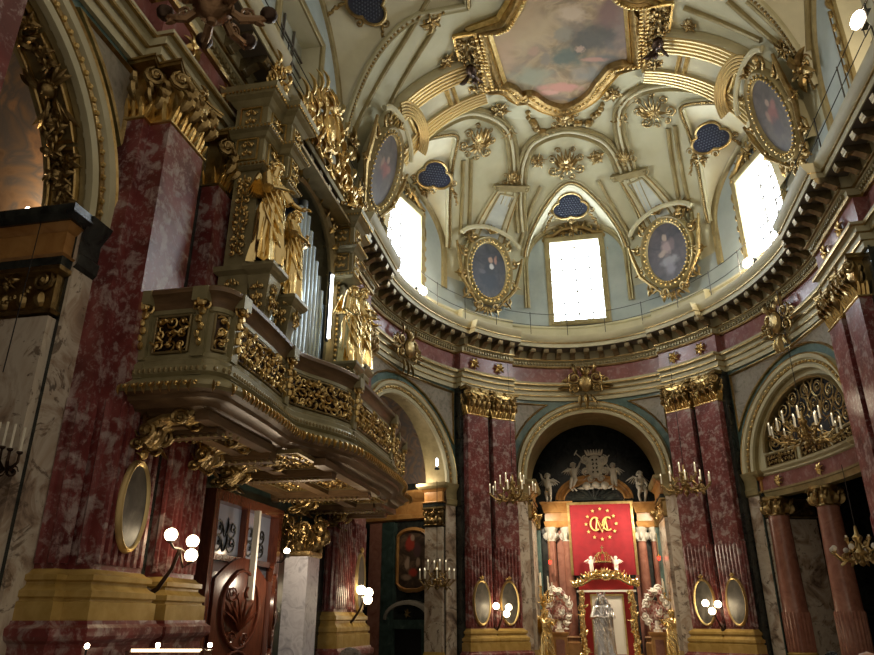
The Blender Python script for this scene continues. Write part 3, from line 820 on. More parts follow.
# --- groin ribs of the lunettes, the arch trim on the wall, bead rows
gr = MB(); gb = MB(); la = MB()
for c, w, hc, hs in LUN:
    pn = []
    for i in range(61):
        s = c-(w-.01)*math.cos(PI*i/60); f, d = groin(s); pn.append(VP(s, min(1, f), 0))
    gr.merge(sweep3(pn, MOULD(.26, .12)))
    for i in range(0, len(pn)-1):
        for t in (0, .5): p = pn[i][0].lerp(pn[i+1][0], t)+pn[i][1]*.10; gb.blob(p, .05, None, 6, 4)
    ar = [(c-w*math.cos(PI*i/40), lun_h(c-(w-1e-3)*math.cos(PI*i/40), 0)-.0) for i in range(41)]
    la.merge(pathW([(c-w, 12.0)]+ar+[(c+w, 12.0)], [(-.26,0),(-.22,.07),(-.14,.09),(-.1,.05),(-.02,.10),(.0,0)]))
trim(gr, 'cream'); trim(gb, 'old_gold'); trim(la, 'cream_trim')
# --- drum plinth, dado line
trim(sweepW([(0,10.46),(.35,10.46),(.35,10.62),(.22,10.66),(.22,11.0),(.28,11.05),(.28,11.12),(0,11.15)], VS0, VS1), 'cream')
# --- narrow ribs between the windows (panels)
def rib(sc_0, f0, f1, w0, w1, panel='grey_panel', d=.16, drift=0):
    VP0 = globals()['VP']
    def VP(s, f, off=0): return VP0(s+drift*f, f, off)
    sc_ = sc_0
    N = 16; rows = []
    for i in range(N+1):
        f = f0+(f1-f0)*i/N; w = w0+(w1-w0)*i/N
        r = []
        for e, o in ((-1, -.05), (-1, d), (-.5, d), (0, d), (.5, d), (1, d), (1, -.05)):
            p, n = VP(sc_+e*w, f, 0); r.append(p+n*o)
        rows.append(r)
    trim(MB().grid(rows), 'cream')
    fr = [(f0+.04, -1)]; m = MB(); fa, fb = f0+(f1-f0)*.12, f0+(f1-f0)*.93
    ww = lambda f: (w0+(w1-w0)*(f-f0)/(f1-f0))*.60
    rows = [[(lambda q: q[0]+q[1]*(d+.012))(VP(sc_+e*ww(f), f, 0)) for e in (-1, 0, 1)] for f in [fa+(fb-fa)*i/10 for i in range(11)]]
    trim(MB().grid(rows), panel)
    loop = [(sc_-ww(f), f) for f in [fa+(fb-fa)*i/10 for i in range(11)]]+[(sc_+ww(f), f) for f in [fb-(fb-fa)*i/10 for i in range(11)]]
    trim(sweep3([VP(s, f, d) for s, f in loop], ROLL(.09, .06), True), 'cream_trim')
    for e in (-.93, .93):
        trim(sweep3([VP(sc_+e*(w0+(w1-w0)*i/N), f0+(f1-f0)*i/N, d) for i in range(N+1)], ROLL(.07, .05)), 'old_gold')
rib(S_L1, .0, .37, .95, .72, drift=2.4); rib(S_R1, .0, .37, .95, .72, drift=-2.4)
# --- broad gilded ribs carrying the fresco ring on both sides
S_BL, S_BR = s_at(-EA, 0)+.55, s_at(EA, 0)-.55
for k, (sb, sg) in enumerate(((S_BL, 1), (S_BR, -1))):
    N = 26; w0, w1 = 1.35, 1.25; d = .28
    cen = lambda f: sb+sg*.35*f
    rows = [[(lambda q: q[0]+q[1]*o)(VP(cen(f)+e*(w0+(w1-w0)*f), f, 0)) for e, o in ((-1,-.05),(-1,d*.5),(-.93,d),(-.36,d),(-.34,d*.75),(.34,d*.75),(.36,d),(.93,d),(1,d*.5),(1,-.05))] for f in [i/N*1.0 for i in range(N+1)]]
    trim(MB().grid(rows), 'cream')
    g = MB()
    for e in (-.88,-.76,-.64,-.52,-.40, .40,.52,.64,.76,.88):
        g.tube([(lambda q: q[0]+q[1]*(d+.01))(VP(cen(f)+e*(w0+(w1-w0)*f), f, 0)) for f in [.16+.82*i/20 for i in range(21)]], .055, 6)
    trim(g, 'leaf_gold')
    # cross panel mouldings
    for f in (.32, .66, .72):
        trim(sweep3([VP(cen(f)+e*w0*.9, f, d*.8) for e in (-.38,-.2,0,.2,.38)], ROLL(.16, .12)), 'gold')
# --- arches over the windows in the vault (drawn on its surface)
A_ = [[(522,232),(520,205),(521,180),(524,160),(535,141),(566,130),(598,138),(613,152),(622,172),(634,196),(647,222)],
      [(503,205),(512,180),(513,158),(508,132),(492,117),(468,112),(440,124),(412,146)],
      [(655,222),(640,190),(628,160),(620,132),(620,108),(634,92),(662,84),(700,86),(735,100)]]
for p in A_:
    trim(sweep3(vpx(p), MOULD(.50, .20)), 'cream_trim')
    trim(sweep3(vpx(p, .08), ROLL(.13, .10)), 'cream')
# inner lines down to the ovals and along the near groin webs
for p in [[(349,142),(362,112),(382,75),(404,40),(428,0)],[(377,130),(392,98),(410,66),(434,28)],[(345,135),(337,100),(331,62)],[(728,0),(760,28),(795,57)],[(748,0),(774,24),(798,48)],[(807,0),(808,28),(809,52)],[(684,7),(722,22),(762,40)],
          [(541,186),(531,208),(519,245)],[(598,180),(612,205),(633,240)],[(463,160),(462,195),(460,235)],[(471,158),(470,200),(468,240)],[(675,125),(681,165),(694,225)],[(668,128),(672,160),(680,205)],[(497,215),(505,190),(517,160)],[(640,200),(634,178),(622,150)]]:
    q_ = vpx(p)
    if len(q_) > 3: trim(sweep3(q_, ROLL(.17, .12)), 'cream_trim')
# --- ring round the fresco
FR = [(446,0),(452,14),(464,22),(475,30),(476,34),(481,58),(486,85),(500,84),(513,88),(522,96),(530,93),(546,103),(563,107),(579,101),(591,92),(597,83),(603,76),(611,67),(622,63),(638,62),(639,30),(640,3)]
FR = FR[:6]+smooth_px(FR[6:19], 4)+FR[19:]
def on_plane(x, y, h):
    d = px_ray(x, y); return ORG+d*((h)/d.z)
fl = [on_plane(x, y, H1-.10) for x, y in FR]
mirror = []
loc = [((p-Vector((CX,CY,0))).dot(UX), (p-Vector((CX,CY,0))).dot(VX)) for p in fl]
half = [q for q in loc[4:]]
near_side = [(-a, -b) for a, b in half]
outline = half[:]+near_side
op = [L2W(a, b, H1-.10) for a, b in outline]
fm = MB(); fm.add(op+[L2W(0, 0, H1-.05)], [(i, (i+1) % len(op), len(op)) for i in range(len(op))])
FC = 1
_fo = L2W(0, 0, H1)
def fb(px, py, rx, ry, c, soft=.6): q = on_plane(px, py, H1-.10)-_fo; return (q.x, q.y, 0, rx, ry, 3, c, soft)
painting('fresco_sky', [(.25,(.10,.075,.05)),(.40,(.22,.155,.085)),(.50,(.33,.24,.14)),(.60,(.22,.16,.11)),(.75,(.12,.12,.10))], .9,
   [fb(520,30,1.4,1.5,(.42,.33,.20),.9), fb(530,78,.9,.6,(.24,.25,.18),.7), fb(510,20,1.2,1.2,(.34,.24,.14),.9), fb(500,55,.7,.9,(.40,.28,.18),.8), fb(600,75,1.1,.5,(.19,.19,.17),.7), fb(625,30,.8,1.6,(.20,.15,.13),.8),
    fb(566,58,.7,.55,(.09,.115,.095),.6), fb(592,40,1.0,.75,(.075,.075,.065),.6), fb(606,60,.7,.3,(.12,.12,.11),.6), fb(563,35,.35,.4,(.22,.20,.15),.5), fb(610,12,.5,.9,(.17,.10,.085),.6), fb(560,88,.85,.25,(.46,.22,.17),.5), fb(548,93,.4,.15,(.52,.28,.22),.5),
    fb(596,60,.5,.12,(.36,.20,.15),.5), fb(572,14,.5,.4,(.44,.34,.24),.6), fb(534,52,.22,.25,(.34,.22,.15),.5), fb(585,100,.9,.15,(.10,.12,.13),.6), fb(615,82,.35,.2,(.34,.20,.18),.5), fb(545,60,.2,.35,(.20,.17,.13),.5), fb(580,50,.18,.16,(.38,.26,.19),.5)], rough=.8)
fo = fm.build('ceiling_fresco', 'fresco_sky', origin=tuple(L2W(0,0,H1))); fo.rotation_euler = (0,0,0); struct(fo)
dn = Vector((0,0,-1))
ringp = [(p, dn) for p in op]
trim(sweep3(ringp, [(-.40,-.15),(-.36,.10),(-.24,.24),(-.10,.14),(.0,.26),(.12,.18),(.18,0),(.2,-.1)], True), 'old_gold')
trim(sweep3(ringp, [(-.44,-.2),(-.52,.02),(-.40,.14),(-.34,.0)], True), 'gold')
m = MB()
for i in range(len(op)):
    a, b = op[i], op[(i+1) % len(op)]; L = (b-a).length; k = max(1, int(L/.16))
    for j in range(k): m.blob(a.lerp(b, j/k)+dn*.24, .06, None, 6, 4)
trim(m, 'gold')
# side blocks of the ring, where the broad ribs meet it
for sx in (-1, 1):
    t = thing('fresco_bracket', 'gilded square bracket with scrolls at the %s side of the ceiling painting' % ('left' if sx < 0 else 'right'), 'bracket', M=Matrix.Translation(L2W(sx*3.1, 0.1, H1-.12)) @ Matrix.Rotation(-AZ, 4, 'Z'), group=None)
    b = MB(); b.box((0, 0, -.02), (.75, 2.9, .25)); b.build('block', 'gilt_wood', t, smooth=False)
    f = MB()
    for x, y, w, h in ((-.36,0,.08,2.95),(.36,0,.08,2.95),(0,-1.44,.75,.08),(0,1.44,.75,.08)): f.box((x, y, -.16), (w, h, .12))
    f.build('border', 'gold', t, smooth=False)
    F = Matrix.Rotation(-PI/2, 4, 'X') if 0 else Matrix(((1,0,0,0),(0,0,1,0),(0,-1,0,-.14),(0,0,0,1)))
    g = MB(); acanthus(g, F, .95, 2.7, 5+sx, .26, .05, cz=0); acanthus(g, F, .8, 2.5, 15+sx, .36, .06, cz=0); g.build('scrollwork', 'old_gold', t)
    # dark winged figure of gilded wood lying across the bracket
    k = MB(); k.blob((0,0,-.42), (.2,.34,.16)); k.blob((-sx*.05,.45,-.44), (.12,.14,.12))
    for q in (-1, 1): leaf(k, Matrix.Translation((0,0,-.4)) @ F, q*.1, 0, PI/2+q*-.7, .5, .2, .1, .4)
    k.build('winged_putto', 'dark_bronze', t)
# --- gold palmettes, shells and garlands on the vault: on the surface where the eye meets them
def on_v(x, y, off=0):
    p, n = hit_vault(x, y, off); up = (L2W(0,0,H1)-p); return surfM(p, n, up)
def palmette_mb(r, seed=0):
    m = MB(); 
    for i in range(9): a = PI/2+(i-4)*.40; leaf(m, ID, 0, 0, a, r*(.95-.05*abs(i-4)), r*.26, .14, (i-4)*-.30, .03, 6)
    for i in range(5): a = -PI/2+(i-2)*.5; leaf(m, ID, 0, 0, a, r*.65, r*.2, .08, 0, .03)
    for s in (-1, 1):
        curl(m, ID, s*r*.72, -r*.35, r*.32, 0 if s < 0 else PI, 1.6, s, r*.055, .08); curl(m, ID, s*r*.75, r*.35, r*.26, 0, 1.5, s, r*.05, .08); curl(m, ID, s*r*.4, r*.85, r*.18, 0, 1.4, s, r*.04, .07); curl(m, ID, s*r*.3, -r*.75, r*.2, 0, 1.4, s, r*.04, .07)
    m.blob((0,.1,0), (r*.2, r*.12, r*.2)); return m
pal = None
for i, (x, y, r, lab) in enumerate([(566,163,.74,'gilded palmette over the central drum window'),(477,142,.74,'gilded palmette over the left drum window'),(655,110,.74,'gilded palmette over the right drum window'),
        (565,118,.55,'bright gilded shell below the middle of the ceiling painting'),(511,178,.42,'gilded mask on the head of the narrow vault rib left of centre'),(626,156,.42,'gilded mask on the head of the narrow vault rib right of centre')]):
    M = on_v(x, y, .14 if i > 3 else .04)
    if pal is None: pal = palmette_mb(.62).build('gilded_palmette', 'old_gold', origin=(0,0,0)); o = pal
    else: o = pal.copy(); COL.objects.link(o)
    o.matrix_basis = M @ Matrix.Scale(r/.62, 4); tag(o, lab, 'ornament', 'gilded palmettes on the vault')
for i, (p, r, lab) in enumerate([([(563,120),(552,130),(540,130),(532,120),(526,110)],.075,'gilded garland left of the shell under the ceiling painting'),([(569,118),(580,124),(592,120),(600,108),(606,96)],.075,'gilded garland right of the shell under the ceiling painting')]):
    m = MB(); q = [v[0] for v in vpx(p, .08)]; garland(m, q, .20, seed=i); tag(m.build('gilded_garland', 'old_gold'), lab, 'garland', 'gilded garlands on the vault')
# small rib capitals
for sx, s in ((-1, S_L1), (1, S_R1)):
    p, n = VP(s-sx*2.4*.4, .40, .1); M = surfM(p, n, L2W(0,0,H1)-p); m = MB()
    m.box((0,.05,0), (1.3,.3,.12)); m.box((0,.08,.10), (1.5,.36,.07)); m.box((0,.03,-.11), (1.2,.22,.07))
    for q in (-1, 1): curl(m, ID, q*.62, 0, .2, 0, 1.5, q, .05, .2)
    trim(MB().merge(m, M), 'cream_trim')
# --- trefoil vents of blue glass in the lunettes
def trefoil_pts(r, n=36):
    out = []
    for i in range(n):
        a = 2*PI*i/n; q = r*(.70+.32*abs(math.cos(1.5*(a-PI/2)))**.8); out.append((q*math.cos(a)*1.15, q*math.sin(a)*.92))
    return out
for x, y, r, lab in [(570,205,.68,'blue trefoil vent over the central drum window'),(434,175,.62,'blue trefoil vent over the left drum window'),(711,137,.62,'blue trefoil vent over the right drum window'),(366,4,.60,'dark trefoil vent high over the organ')]:
    p, n = hit_vault(x, y, .10); v_ = (ORG-p).normalized(); n = (n*.55+v_*.45).normalized() if y > 50 else n; M = surfM(p+v_*(.12 if y > 50 else 0), n, Vector((0,0,1)))
    t = thing('trefoil_vent', lab, 'vent', M=M, group='trefoil vents of the dome')
    pts = trefoil_pts(r); b = MB(); b.prism(pts, -.03, .02, Matrix(((1,0,0,0),(0,0,1,0),(0,1,0,0),(0,0,0,1)))); b.build('pane', 'grille_blue', t, smooth=False)
    g = MB()
    for i in range(-7, 8):
        for j in range(-6, 7):
            u, v = (i+.5*(j%2))*r*.17, j*r*.15
            if math.hypot(u/1.0, v/.85) < r*.82: g.blob((u, .04, v), (r*.055, .03, r*.045), None, 6, 4)
    g.build('grille', 'grille_bar', t)
    f = MB(); f.tube([(a, .04, c) for a, c in pts], .055, 6, closed=True); curl(f, ID, 0, -r*.95, .16, 0, 1.4, 1, .04, .06); f.build('vent_frame', 'old_gold', t)
    o = MB()
    for s in (-1, 1):
        garland(o, [Vector((s*r*1.1,.04,-r*.5)), Vector((s*r*1.5,.04,-r*1.0)), Vector((s*r*1.7,.04,-r*1.7))], .07); curl(o, ID, s*r*1.3, -r*.3, .14, 0, 1.5, s, .03, .05)
        for k in range(4): leaf(o, ID, s*r*(1.1+.16*k), -r*(.5+.3*k), -PI/2+s*.8, .22, .12, .05)
    o.build('stucco_sprays', 'old_gold', t)
# --- oval paintings
painting('saint_a', [(.3,(.03,.035,.05)),(.6,(.06,.065,.085)),(.75,(.10,.09,.09))], 2.0, [(.0,0,-.35,.50,.5,.60,(.02,.03,.055),.5),(.05,0,.15,.26,.5,.34,(.03,.035,.05),.5),(.06,0,.48,.13,.5,.16,(.42,.27,.21),.4),(.12,0,.20,.12,.5,.14,(.55,.56,.58),.4),(.30,0,.50,.08,.5,.2,(.36,.20,.16),.5),(-.3,0,-.1,.2,.5,.12,(.10,.10,.13),.5)])
painting('saint_b', [(.3,(.05,.05,.065)),(.6,(.09,.08,.10)),(.75,(.14,.11,.11))], 2.0, [(0,0,.60,.13,.5,.16,(.40,.31,.26),.4),(0,0,.18,.28,.5,.32,(.32,.24,.25),.5),(-.22,0,.0,.2,.5,.14,(.36,.28,.25),.5),(.05,0,-.38,.42,.5,.22,(.24,.24,.28),.5),(.0,0,-.7,.25,.5,.28,(.20,.19,.24),.6),(.28,0,.25,.14,.5,.3,(.16,.12,.14),.5)])
painting('saint_c', [(.3,(.06,.05,.05)),(.6,(.10,.085,.08)),(.75,(.15,.12,.11))], 2.0, [(.05,0,.05,.34,.5,.30,(.22,.085,.08),.5),(-.1,0,-.35,.30,.5,.34,(.07,.06,.07),.5),(.08,0,.45,.12,.5,.15,(.32,.22,.18),.4),(.3,0,.2,.2,.5,.16,(.26,.12,.11),.5),(-.25,0,.2,.12,.5,.2,(.25,.16,.13),.5)])
def oval_pts(rx, rz, n=40, sharp=0): return [(rx*math.cos(2*PI*i/n), rz*math.sin(2*PI*i/n)) for i in range(n)]
YF = Matrix(((1,0,0,0),(0,0,1,0),(0,1,0,0),(0,0,0,1)))
def oval_painting(M, rx, rz, pm, label, big=False):
    t = thing('oval_painting', label, 'painting', M=M)
    MB().prism(oval_pts(rx, rz), .0, .06, YF).build('canvas', pm, t, smooth=False)
    n = 48; rows = []
    for i in range(n):
        a = 2*PI*i/n; rows.append([Vector(((rx+o)*math.cos(a), y, (rz+o)*math.sin(a))) for o, y in ((-.03,.05),(0,.12),(.04,.15),(.07,.08),(.18,.12),(.24,.20),(.29,.12),(.34,0))])
    MB().grid(rows, closed_u=True).build('frame', 'cream_trim', t)
    m = MB()
    for i in range(n): a = 2*PI*i/n; m.blob(((rx+.03)*math.cos(a), .17, (rz+.03)*math.sin(a)), .035, None, 6, 4)
    for i in range(30):
        a = 2*PI*i/30; m.blob(((rx+.13)*math.cos(a), .12, (rz+.13)*math.sin(a)), (.05,.04,.05), None, 6, 4)
    m.build('beading', 'gold', t)
    s = MB()
    for q in (-1, 1):
        for (ang, r) in ((.9,.30),(.35,.24),(-.25,.26),(-.8,.30),(-1.25,.24)):
            x = q*(rx+.40)*math.cos(ang); z = (rz+.42)*math.sin(ang); curl(s, ID, x, z, r, (PI/2 if q > 0 else PI/2), 1.5, -q, .06, .12, 6)
            leaf(s, ID, x, z, math.atan2(z, x), .42, .2, .1, .4*q)
        s.tube([(q*(rx+.75), .1, rz*.75), (q*(rx+.62), .14, rz*.2), (q*(rx+.42), .12, -rz*.5), (q*(rx*.45), .12, -rz-.5)], [.05,.09,.09,.04], 6)
    for i in range(7): leaf(s, ID, 0, rz+.45, PI/2+(i-3)*.4, .42, .16, .12, 0)
    for i in range(5): leaf(s, ID, 0, -rz-.35, -PI/2+(i-2)*.45, .5, .18, .1, 0)
    garland(s, [Vector((-rx*.7,.12,-rz-.35)), Vector((0,.16,-rz-.6)), Vector((rx*.7,.12,-rz-.35))], .1)
    s.build('scroll_surround', 'old_gold' , t)
    h = MB()
    pts = [(-(rx+.55), .1, rz+.15)]+[((rx+.6)*math.sin(-PI*.42+PI*.84*i/12), .16, rz+.1+.55*math.cos(-PI*.5+PI*i/12)) for i in range(13)]+[((rx+.55), .1, rz+.15)]
    h.tube(pts, .10, 6, flat=.8, nrm=Vector((0,1,0))); h.build('hood_mould', 'cream', t)
    return t
def rib_frame(s, h, o):
    M = WM(s, h, o); return M
oval_painting(WM(S_L1+.15, 13.15, .52) @ Matrix.Rotation(-.12, 4, 'X'), .86, 1.18, 'saint_a', 'dark oval saint painting in a gilt scroll frame, left of the central drum window')
oval_painting(WM(S_R1-.15, 13.25, .52) @ Matrix.Rotation(-.12, 4, 'X'), .90, 1.20, 'saint_b', 'pale robed oval saint painting in a gilt frame, right of the central drum window')
def side_oval(x, y, s, o, pm, lab, tilt=.30):
    # on the foot of the broad rib, leaning with the vault
    d = px_ray(x, y); n = Wn(s); p0 = W(s, 14.4, o); t = (p0-ORG).dot(n)/d.dot(n); p = ORG+d*t
    M = WM(s, 0, 0); M.translation = p
    M = M @ Matrix.Rotation(-tilt, 4, 'X')
    return oval_painting(M, .90, 1.25, pm, lab)
side_oval(382,170, S_BL, .72, 'saint_c', 'oval painting of a red robed figure on the broad gilded rib above the organ side')
side_oval(775,115, S_BR, .72, 'saint_c', 'oval painting of a red robed figure on the broad gilded rib at the right')
# gilt segment hoods above these
for sb, sg in ((S_BL, 1), (S_BR, -1)):
    m = MB()
    for q in range(5):
        r = .80+q*.10
        m.tube([(lambda v: v[0]+v[1]*.42)(VP(sb+sg*.15+r*1.35*math.sin(-1.25+2.5*i/12), .22+r*.15*math.cos(-1.25+2.5*i/12), 0)) for i in range(13)], .045, 6)
    trim(m, 'leaf_gold')
# --- stucco brackets over the drum windows and pendants beside them
for c, w, WB, WT in WIN[:3]+WIN[4:]:
    M = WM(c, WT, .06) @ Matrix.Diagonal((.95, 1, 1.25, 1)); m = MB()
    for k in range(9): curl(m, ID, -1.0+.25*k, .22+.28*math.sin(PI*k/8), .15, k*1.3, 1.5, 1 if k % 2 else -1, .045, .1); leaf(m, ID, -1.0+.25*k, .2+.3*math.sin(PI*k/8), PI/2+(4-k)*.2, .32, .14, .1)
    for q in (-1, 1):
        m.tube([(0,.14,.5),(q*.5,.14,.45),(q*.9,.14,.25),(q*1.35,.14,.22)], [.07,.08,.08,.05], 6); curl(m, ID, q*1.35, .1, .2, PI/2, 1.5, -q, .05, .1); curl(m, ID, q*.45, .25, .2, 0, 1.4, q, .045, .1)
        leaf(m, ID, q*.3, .45, PI/2-q*.9, .45, .2, .1); leaf(m, ID, q*1.5, -.2, -PI/2, .5, .18, .06)
        for k in range(5): m.blob((q*1.55, .06, -.7-.35*k), (.07,.05,.10), None, 6, 4)
        curl(m, ID, q*1.7, -3.6, .2, 0, 1.5, q, .04, .05); curl(m, ID, q*2.05, -3.55, .15, 0, 1.5, -q, .035, .05)
        m.tube([(q*1.42,.03,-3.8),(q*1.42,.03,.1)], .03, 4); m.tube([(q*1.72,.03,-3.4),(q*1.72,.03,-.5)], .02, 4)
    rosette(m, ID, 0, .35, .28, 7, .05, .1)
    tag(m.build('window_cresting', 'old_gold', M=M, origin=tuple(M.translation)), {S_A0:'gilt scroll cresting round the central drum window',S_A1:'gilt scroll cresting round the left drum window',S_A5:'gilt scroll cresting round the right drum window',S_A6:'gilt scroll cresting round the drum window at the top right edge'}[c], 'ornament', 'gilt window crestings')
# --- cables and iron rail along the cornice
m = MB(); ss = [VS0+.5+k*.9 for k in range(int((VS1-VS0-1)/.9))]
for h in (10.85, 11.35): m.tube([W(s, h, .95) for s in ss], .012, 4)
for s in ss[::2]: m.tube([W(s, 10.44, .95), W(s, 11.4, .95)], .016, 4)
tag(m.build('safety_railing', 'iron', origin=tuple(W(S_A0, 10.44, .95))), 'thin dark iron safety railing on top of the great cornice', 'railing')
# --- cartouches on the frieze over the arches, rosettes on the pier friezes
def cartouche_mb():
    m = MB(); m.blob((0,.16,0), (.28,.16,.36), None, 10, 7)
    for q in (-1, 1):
        curl(m, ID, q*.42, .25, .26, PI/2, 1.6, -q, .07, .14, 6); curl(m, ID, q*.42, -.2, .24, -PI/2, 1.6, q, .06, .14, 6); curl(m, ID, q*.78, .12, .2, PI/2, 1.5, q, .05, .1, 6)
        leaf(m, ID, q*.3, .4, PI/2-q*.5, .5, .22, .14, q*.5); leaf(m, ID, q*.55, -.1, -q*.2+(0 if q > 0 else PI), .55, .2, .1, .4*q); leaf(m, ID, q*.2, -.45, -PI/2+q*.3, .5, .2, .1)
    for i in range(5): leaf(m, ID, 0, .3, PI/2+(i-2)*.35, .45, .16, .16, 0)
    leaf(m, ID, 0, -.4, -PI/2, .6, .26, .12, 0); return m
car = None
for s, lab, mm in ((S_A0, 'dark gilt cartouche on the frieze over the altar arch','old_gold'),(S_A1,'gilt cartouche on the frieze over the arch beyond the organ','old_gold'),(S_A5,'gilt cartouche on the frieze over the fan grille arch','old_gold')):
    M = WM(s, 8.62, .22)
    if car is None: car = cartouche_mb().build('frieze_cartouche', mm, origin=(0,0,0)); o = car
    else: o = car.copy(); COL.objects.link(o)
    o.matrix_basis = M; tag(o, lab, 'ornament', 'frieze cartouches')
rs = None; k = 0
NMX = {S_L3: 'nearest left pier', S_L2: 'pier behind the organ', S_L1: 'pier left of the altar', S_R1: 'pier right of the altar', S_R2: 'pier at the right edge'}
for sp, nm in NMX.items():
    for e in (-.62, .62):
        M = WM(sp+e, 9.03, .36)
        if rs is None: b = MB(); rosette(b, ID, 0, 0, .26, 7, 0, .08); rs = b.build('frieze_rosette', 'gold', origin=(0,0,0)); o = rs
        else: o = rs.copy(); COL.objects.link(o)
        o.matrix_basis = M; tag(o, 'gilded frieze rosette, %s one on the %s' % ('left' if e < 0 else 'right', nm), 'ornament', 'frieze rosettes')

# --- loose scroll clusters where the vault ribs start and cross
scl = None
for i, (px, py, r, lab) in enumerate([(349,146,.55,'gilt scroll cluster at the foot of the vault ribs over the organ'),(430,20,.40,'gilt scroll cluster near the upper left edge of the ceiling painting'),(446,60,.34,'gilt scroll cluster above the broad left rib'),
        (806,68,.60,'gilt scroll cluster above the right oval painting'),(660,8,.40,'gilt scroll cluster right of the ceiling painting at the top edge'),(786,48,.36,'gilt scroll cluster where two vault ribs meet at the right'),(690,24,.28,'small gilt scroll on the upper edge of the broad right rib'),
        (508,132,.34,'gilt scroll on the left turn of the vault arch beside the palmette'),(538,160,.34,'gilt scroll left of the central palmette'),(596,156,.34,'gilt scroll right of the central palmette'),(620,118,.34,'gilt scroll on the right turn of the vault arch'),(626,100,.30,'gilt scroll under the right end of the ceiling garland'),
        (500,108,.42,'gilt scroll under the left lobe of the ceiling painting'),(612,92,.40,'gilt scroll under the right lobe of the ceiling painting'),(468,235,.36,'gilt scroll beside the left oval saint painting'),(686,205,.38,'gilt scroll above the right oval saint painting'),(424,190,.3,'gilt spray beside the left blue trefoil'),(700,160,.3,'gilt spray beside the right blue trefoil')]):
    hv = hit_vault(px, py, .05)
    if not hv: continue
    p, n = hv; M = surfM(p, n, L2W(0,0,H1)-p) @ Matrix.Rotation(i*1.3, 4, 'Y') @ Matrix.Scale(r/.5, 4)
    if scl is None:
        m = MB(); R = random.Random(9)
        for k in range(5): a = 2*PI*k/5; curl(m, ID, .24*math.cos(a), .24*math.sin(a), .19, R.uniform(0,6), 1.5, R.choice((-1,1)), .045, .09, 6); leaf(m, ID, .05*math.cos(a), .05*math.sin(a), a+.6, .52, .2, .12)
        m.blob((0,.1,0), .11, None, 7, 5); scl = m.build('gilt_scroll', 'old_gold', origin=(0,0,0)); o = scl
    else: o = scl.copy(); COL.objects.link(o)
    o.matrix_basis = M; tag(o, lab, 'ornament', 'gilt scroll clusters on the vault')
# ================================================================ statues
def skin_mesh(verts, edges, radii, root=0, sub=2):
    me = bpy.data.meshes.new('tmp'); me.from_pydata([tuple(v) for v in verts], edges, []); ob = bpy.data.objects.new('tmp', me); COL.objects.link(ob)
    sk = ob.modifiers.new('s', 'SKIN'); sk.use_smooth_shade = True
    sub_ = ob.modifiers.new('u', 'SUBSURF'); sub_.levels = sub; sub_.render_levels = sub
    for i, r in enumerate(radii):
        v = me.skin_vertices[0].data[i]; v.radius = (r, r) if not hasattr(r, '__len__') else r; v.use_root = (i == root)
    dg = bpy.context.evaluated_depsgraph_get(); dg.update(); ev = ob.evaluated_get(dg); m2 = bpy.data.meshes.new_from_object(ev)
    mb = MB(); mb.v = [tuple(v.co) for v in m2.vertices]; mb.f = [tuple(p.vertices) for p in m2.polygons]
    bpy.data.objects.remove(ob, do_unlink=True); bpy.data.meshes.remove(me); bpy.data.meshes.remove(m2)
    return mb
DEF = dict(pelvis=(0,0,.53), waist=(0,0,.61), chest=(0,.0,.73), neckb=(0,0,.815), neck=(0,.003,.845), head=(0,.012,.905), crown=(0,.004,.965), nose=(0,.075,.905),
   shL=(-.10,0,.795), elL=(-.15,.02,.64), haL=(-.13,.12,.55), fiL=(-.12,.16,.55), shR=(.10,0,.795), elR=(.15,.02,.64), haR=(.13,.12,.55), fiR=(.12,.16,.55),
   hiL=(-.05,0,.50), knL=(-.06,.03,.28), anL=(-.06,0,.05), toL=(-.065,.08,.015), hiR=(.05,0,.50), knR=(.06,.03,.28), anR=(.06,0,.05), toR=(.065,.08,.015))
RAD = dict(pelvis=.075, waist=.062, chest=.082, neckb=.05, neck=.03, head=(.056,.062), crown=.036, nose=.010, shL=.040, elL=.026, haL=.018, fiL=.013, shR=.040, elR=.026, haR=.018, fiR=.013,
   hiL=.062, knL=.040, anL=.024, toL=.018, hiR=.062, knR=.040, anR=.024, toR=.018)
ED = [('pelvis','waist'),('waist','chest'),('chest','neckb'),('neckb','neck'),('neck','head'),('head','crown'),('chest','shL'),('shL','elL'),('elL','haL'),('haL','fiL'),('chest','shR'),('shR','elR'),('elR','haR'),('haR','fiR'),
   ('pelvis','hiL'),('hiL','knL'),('knL','anL'),('anL','toL'),('pelvis','hiR'),('hiR','knR'),('knR','anR'),('anR','toR')]
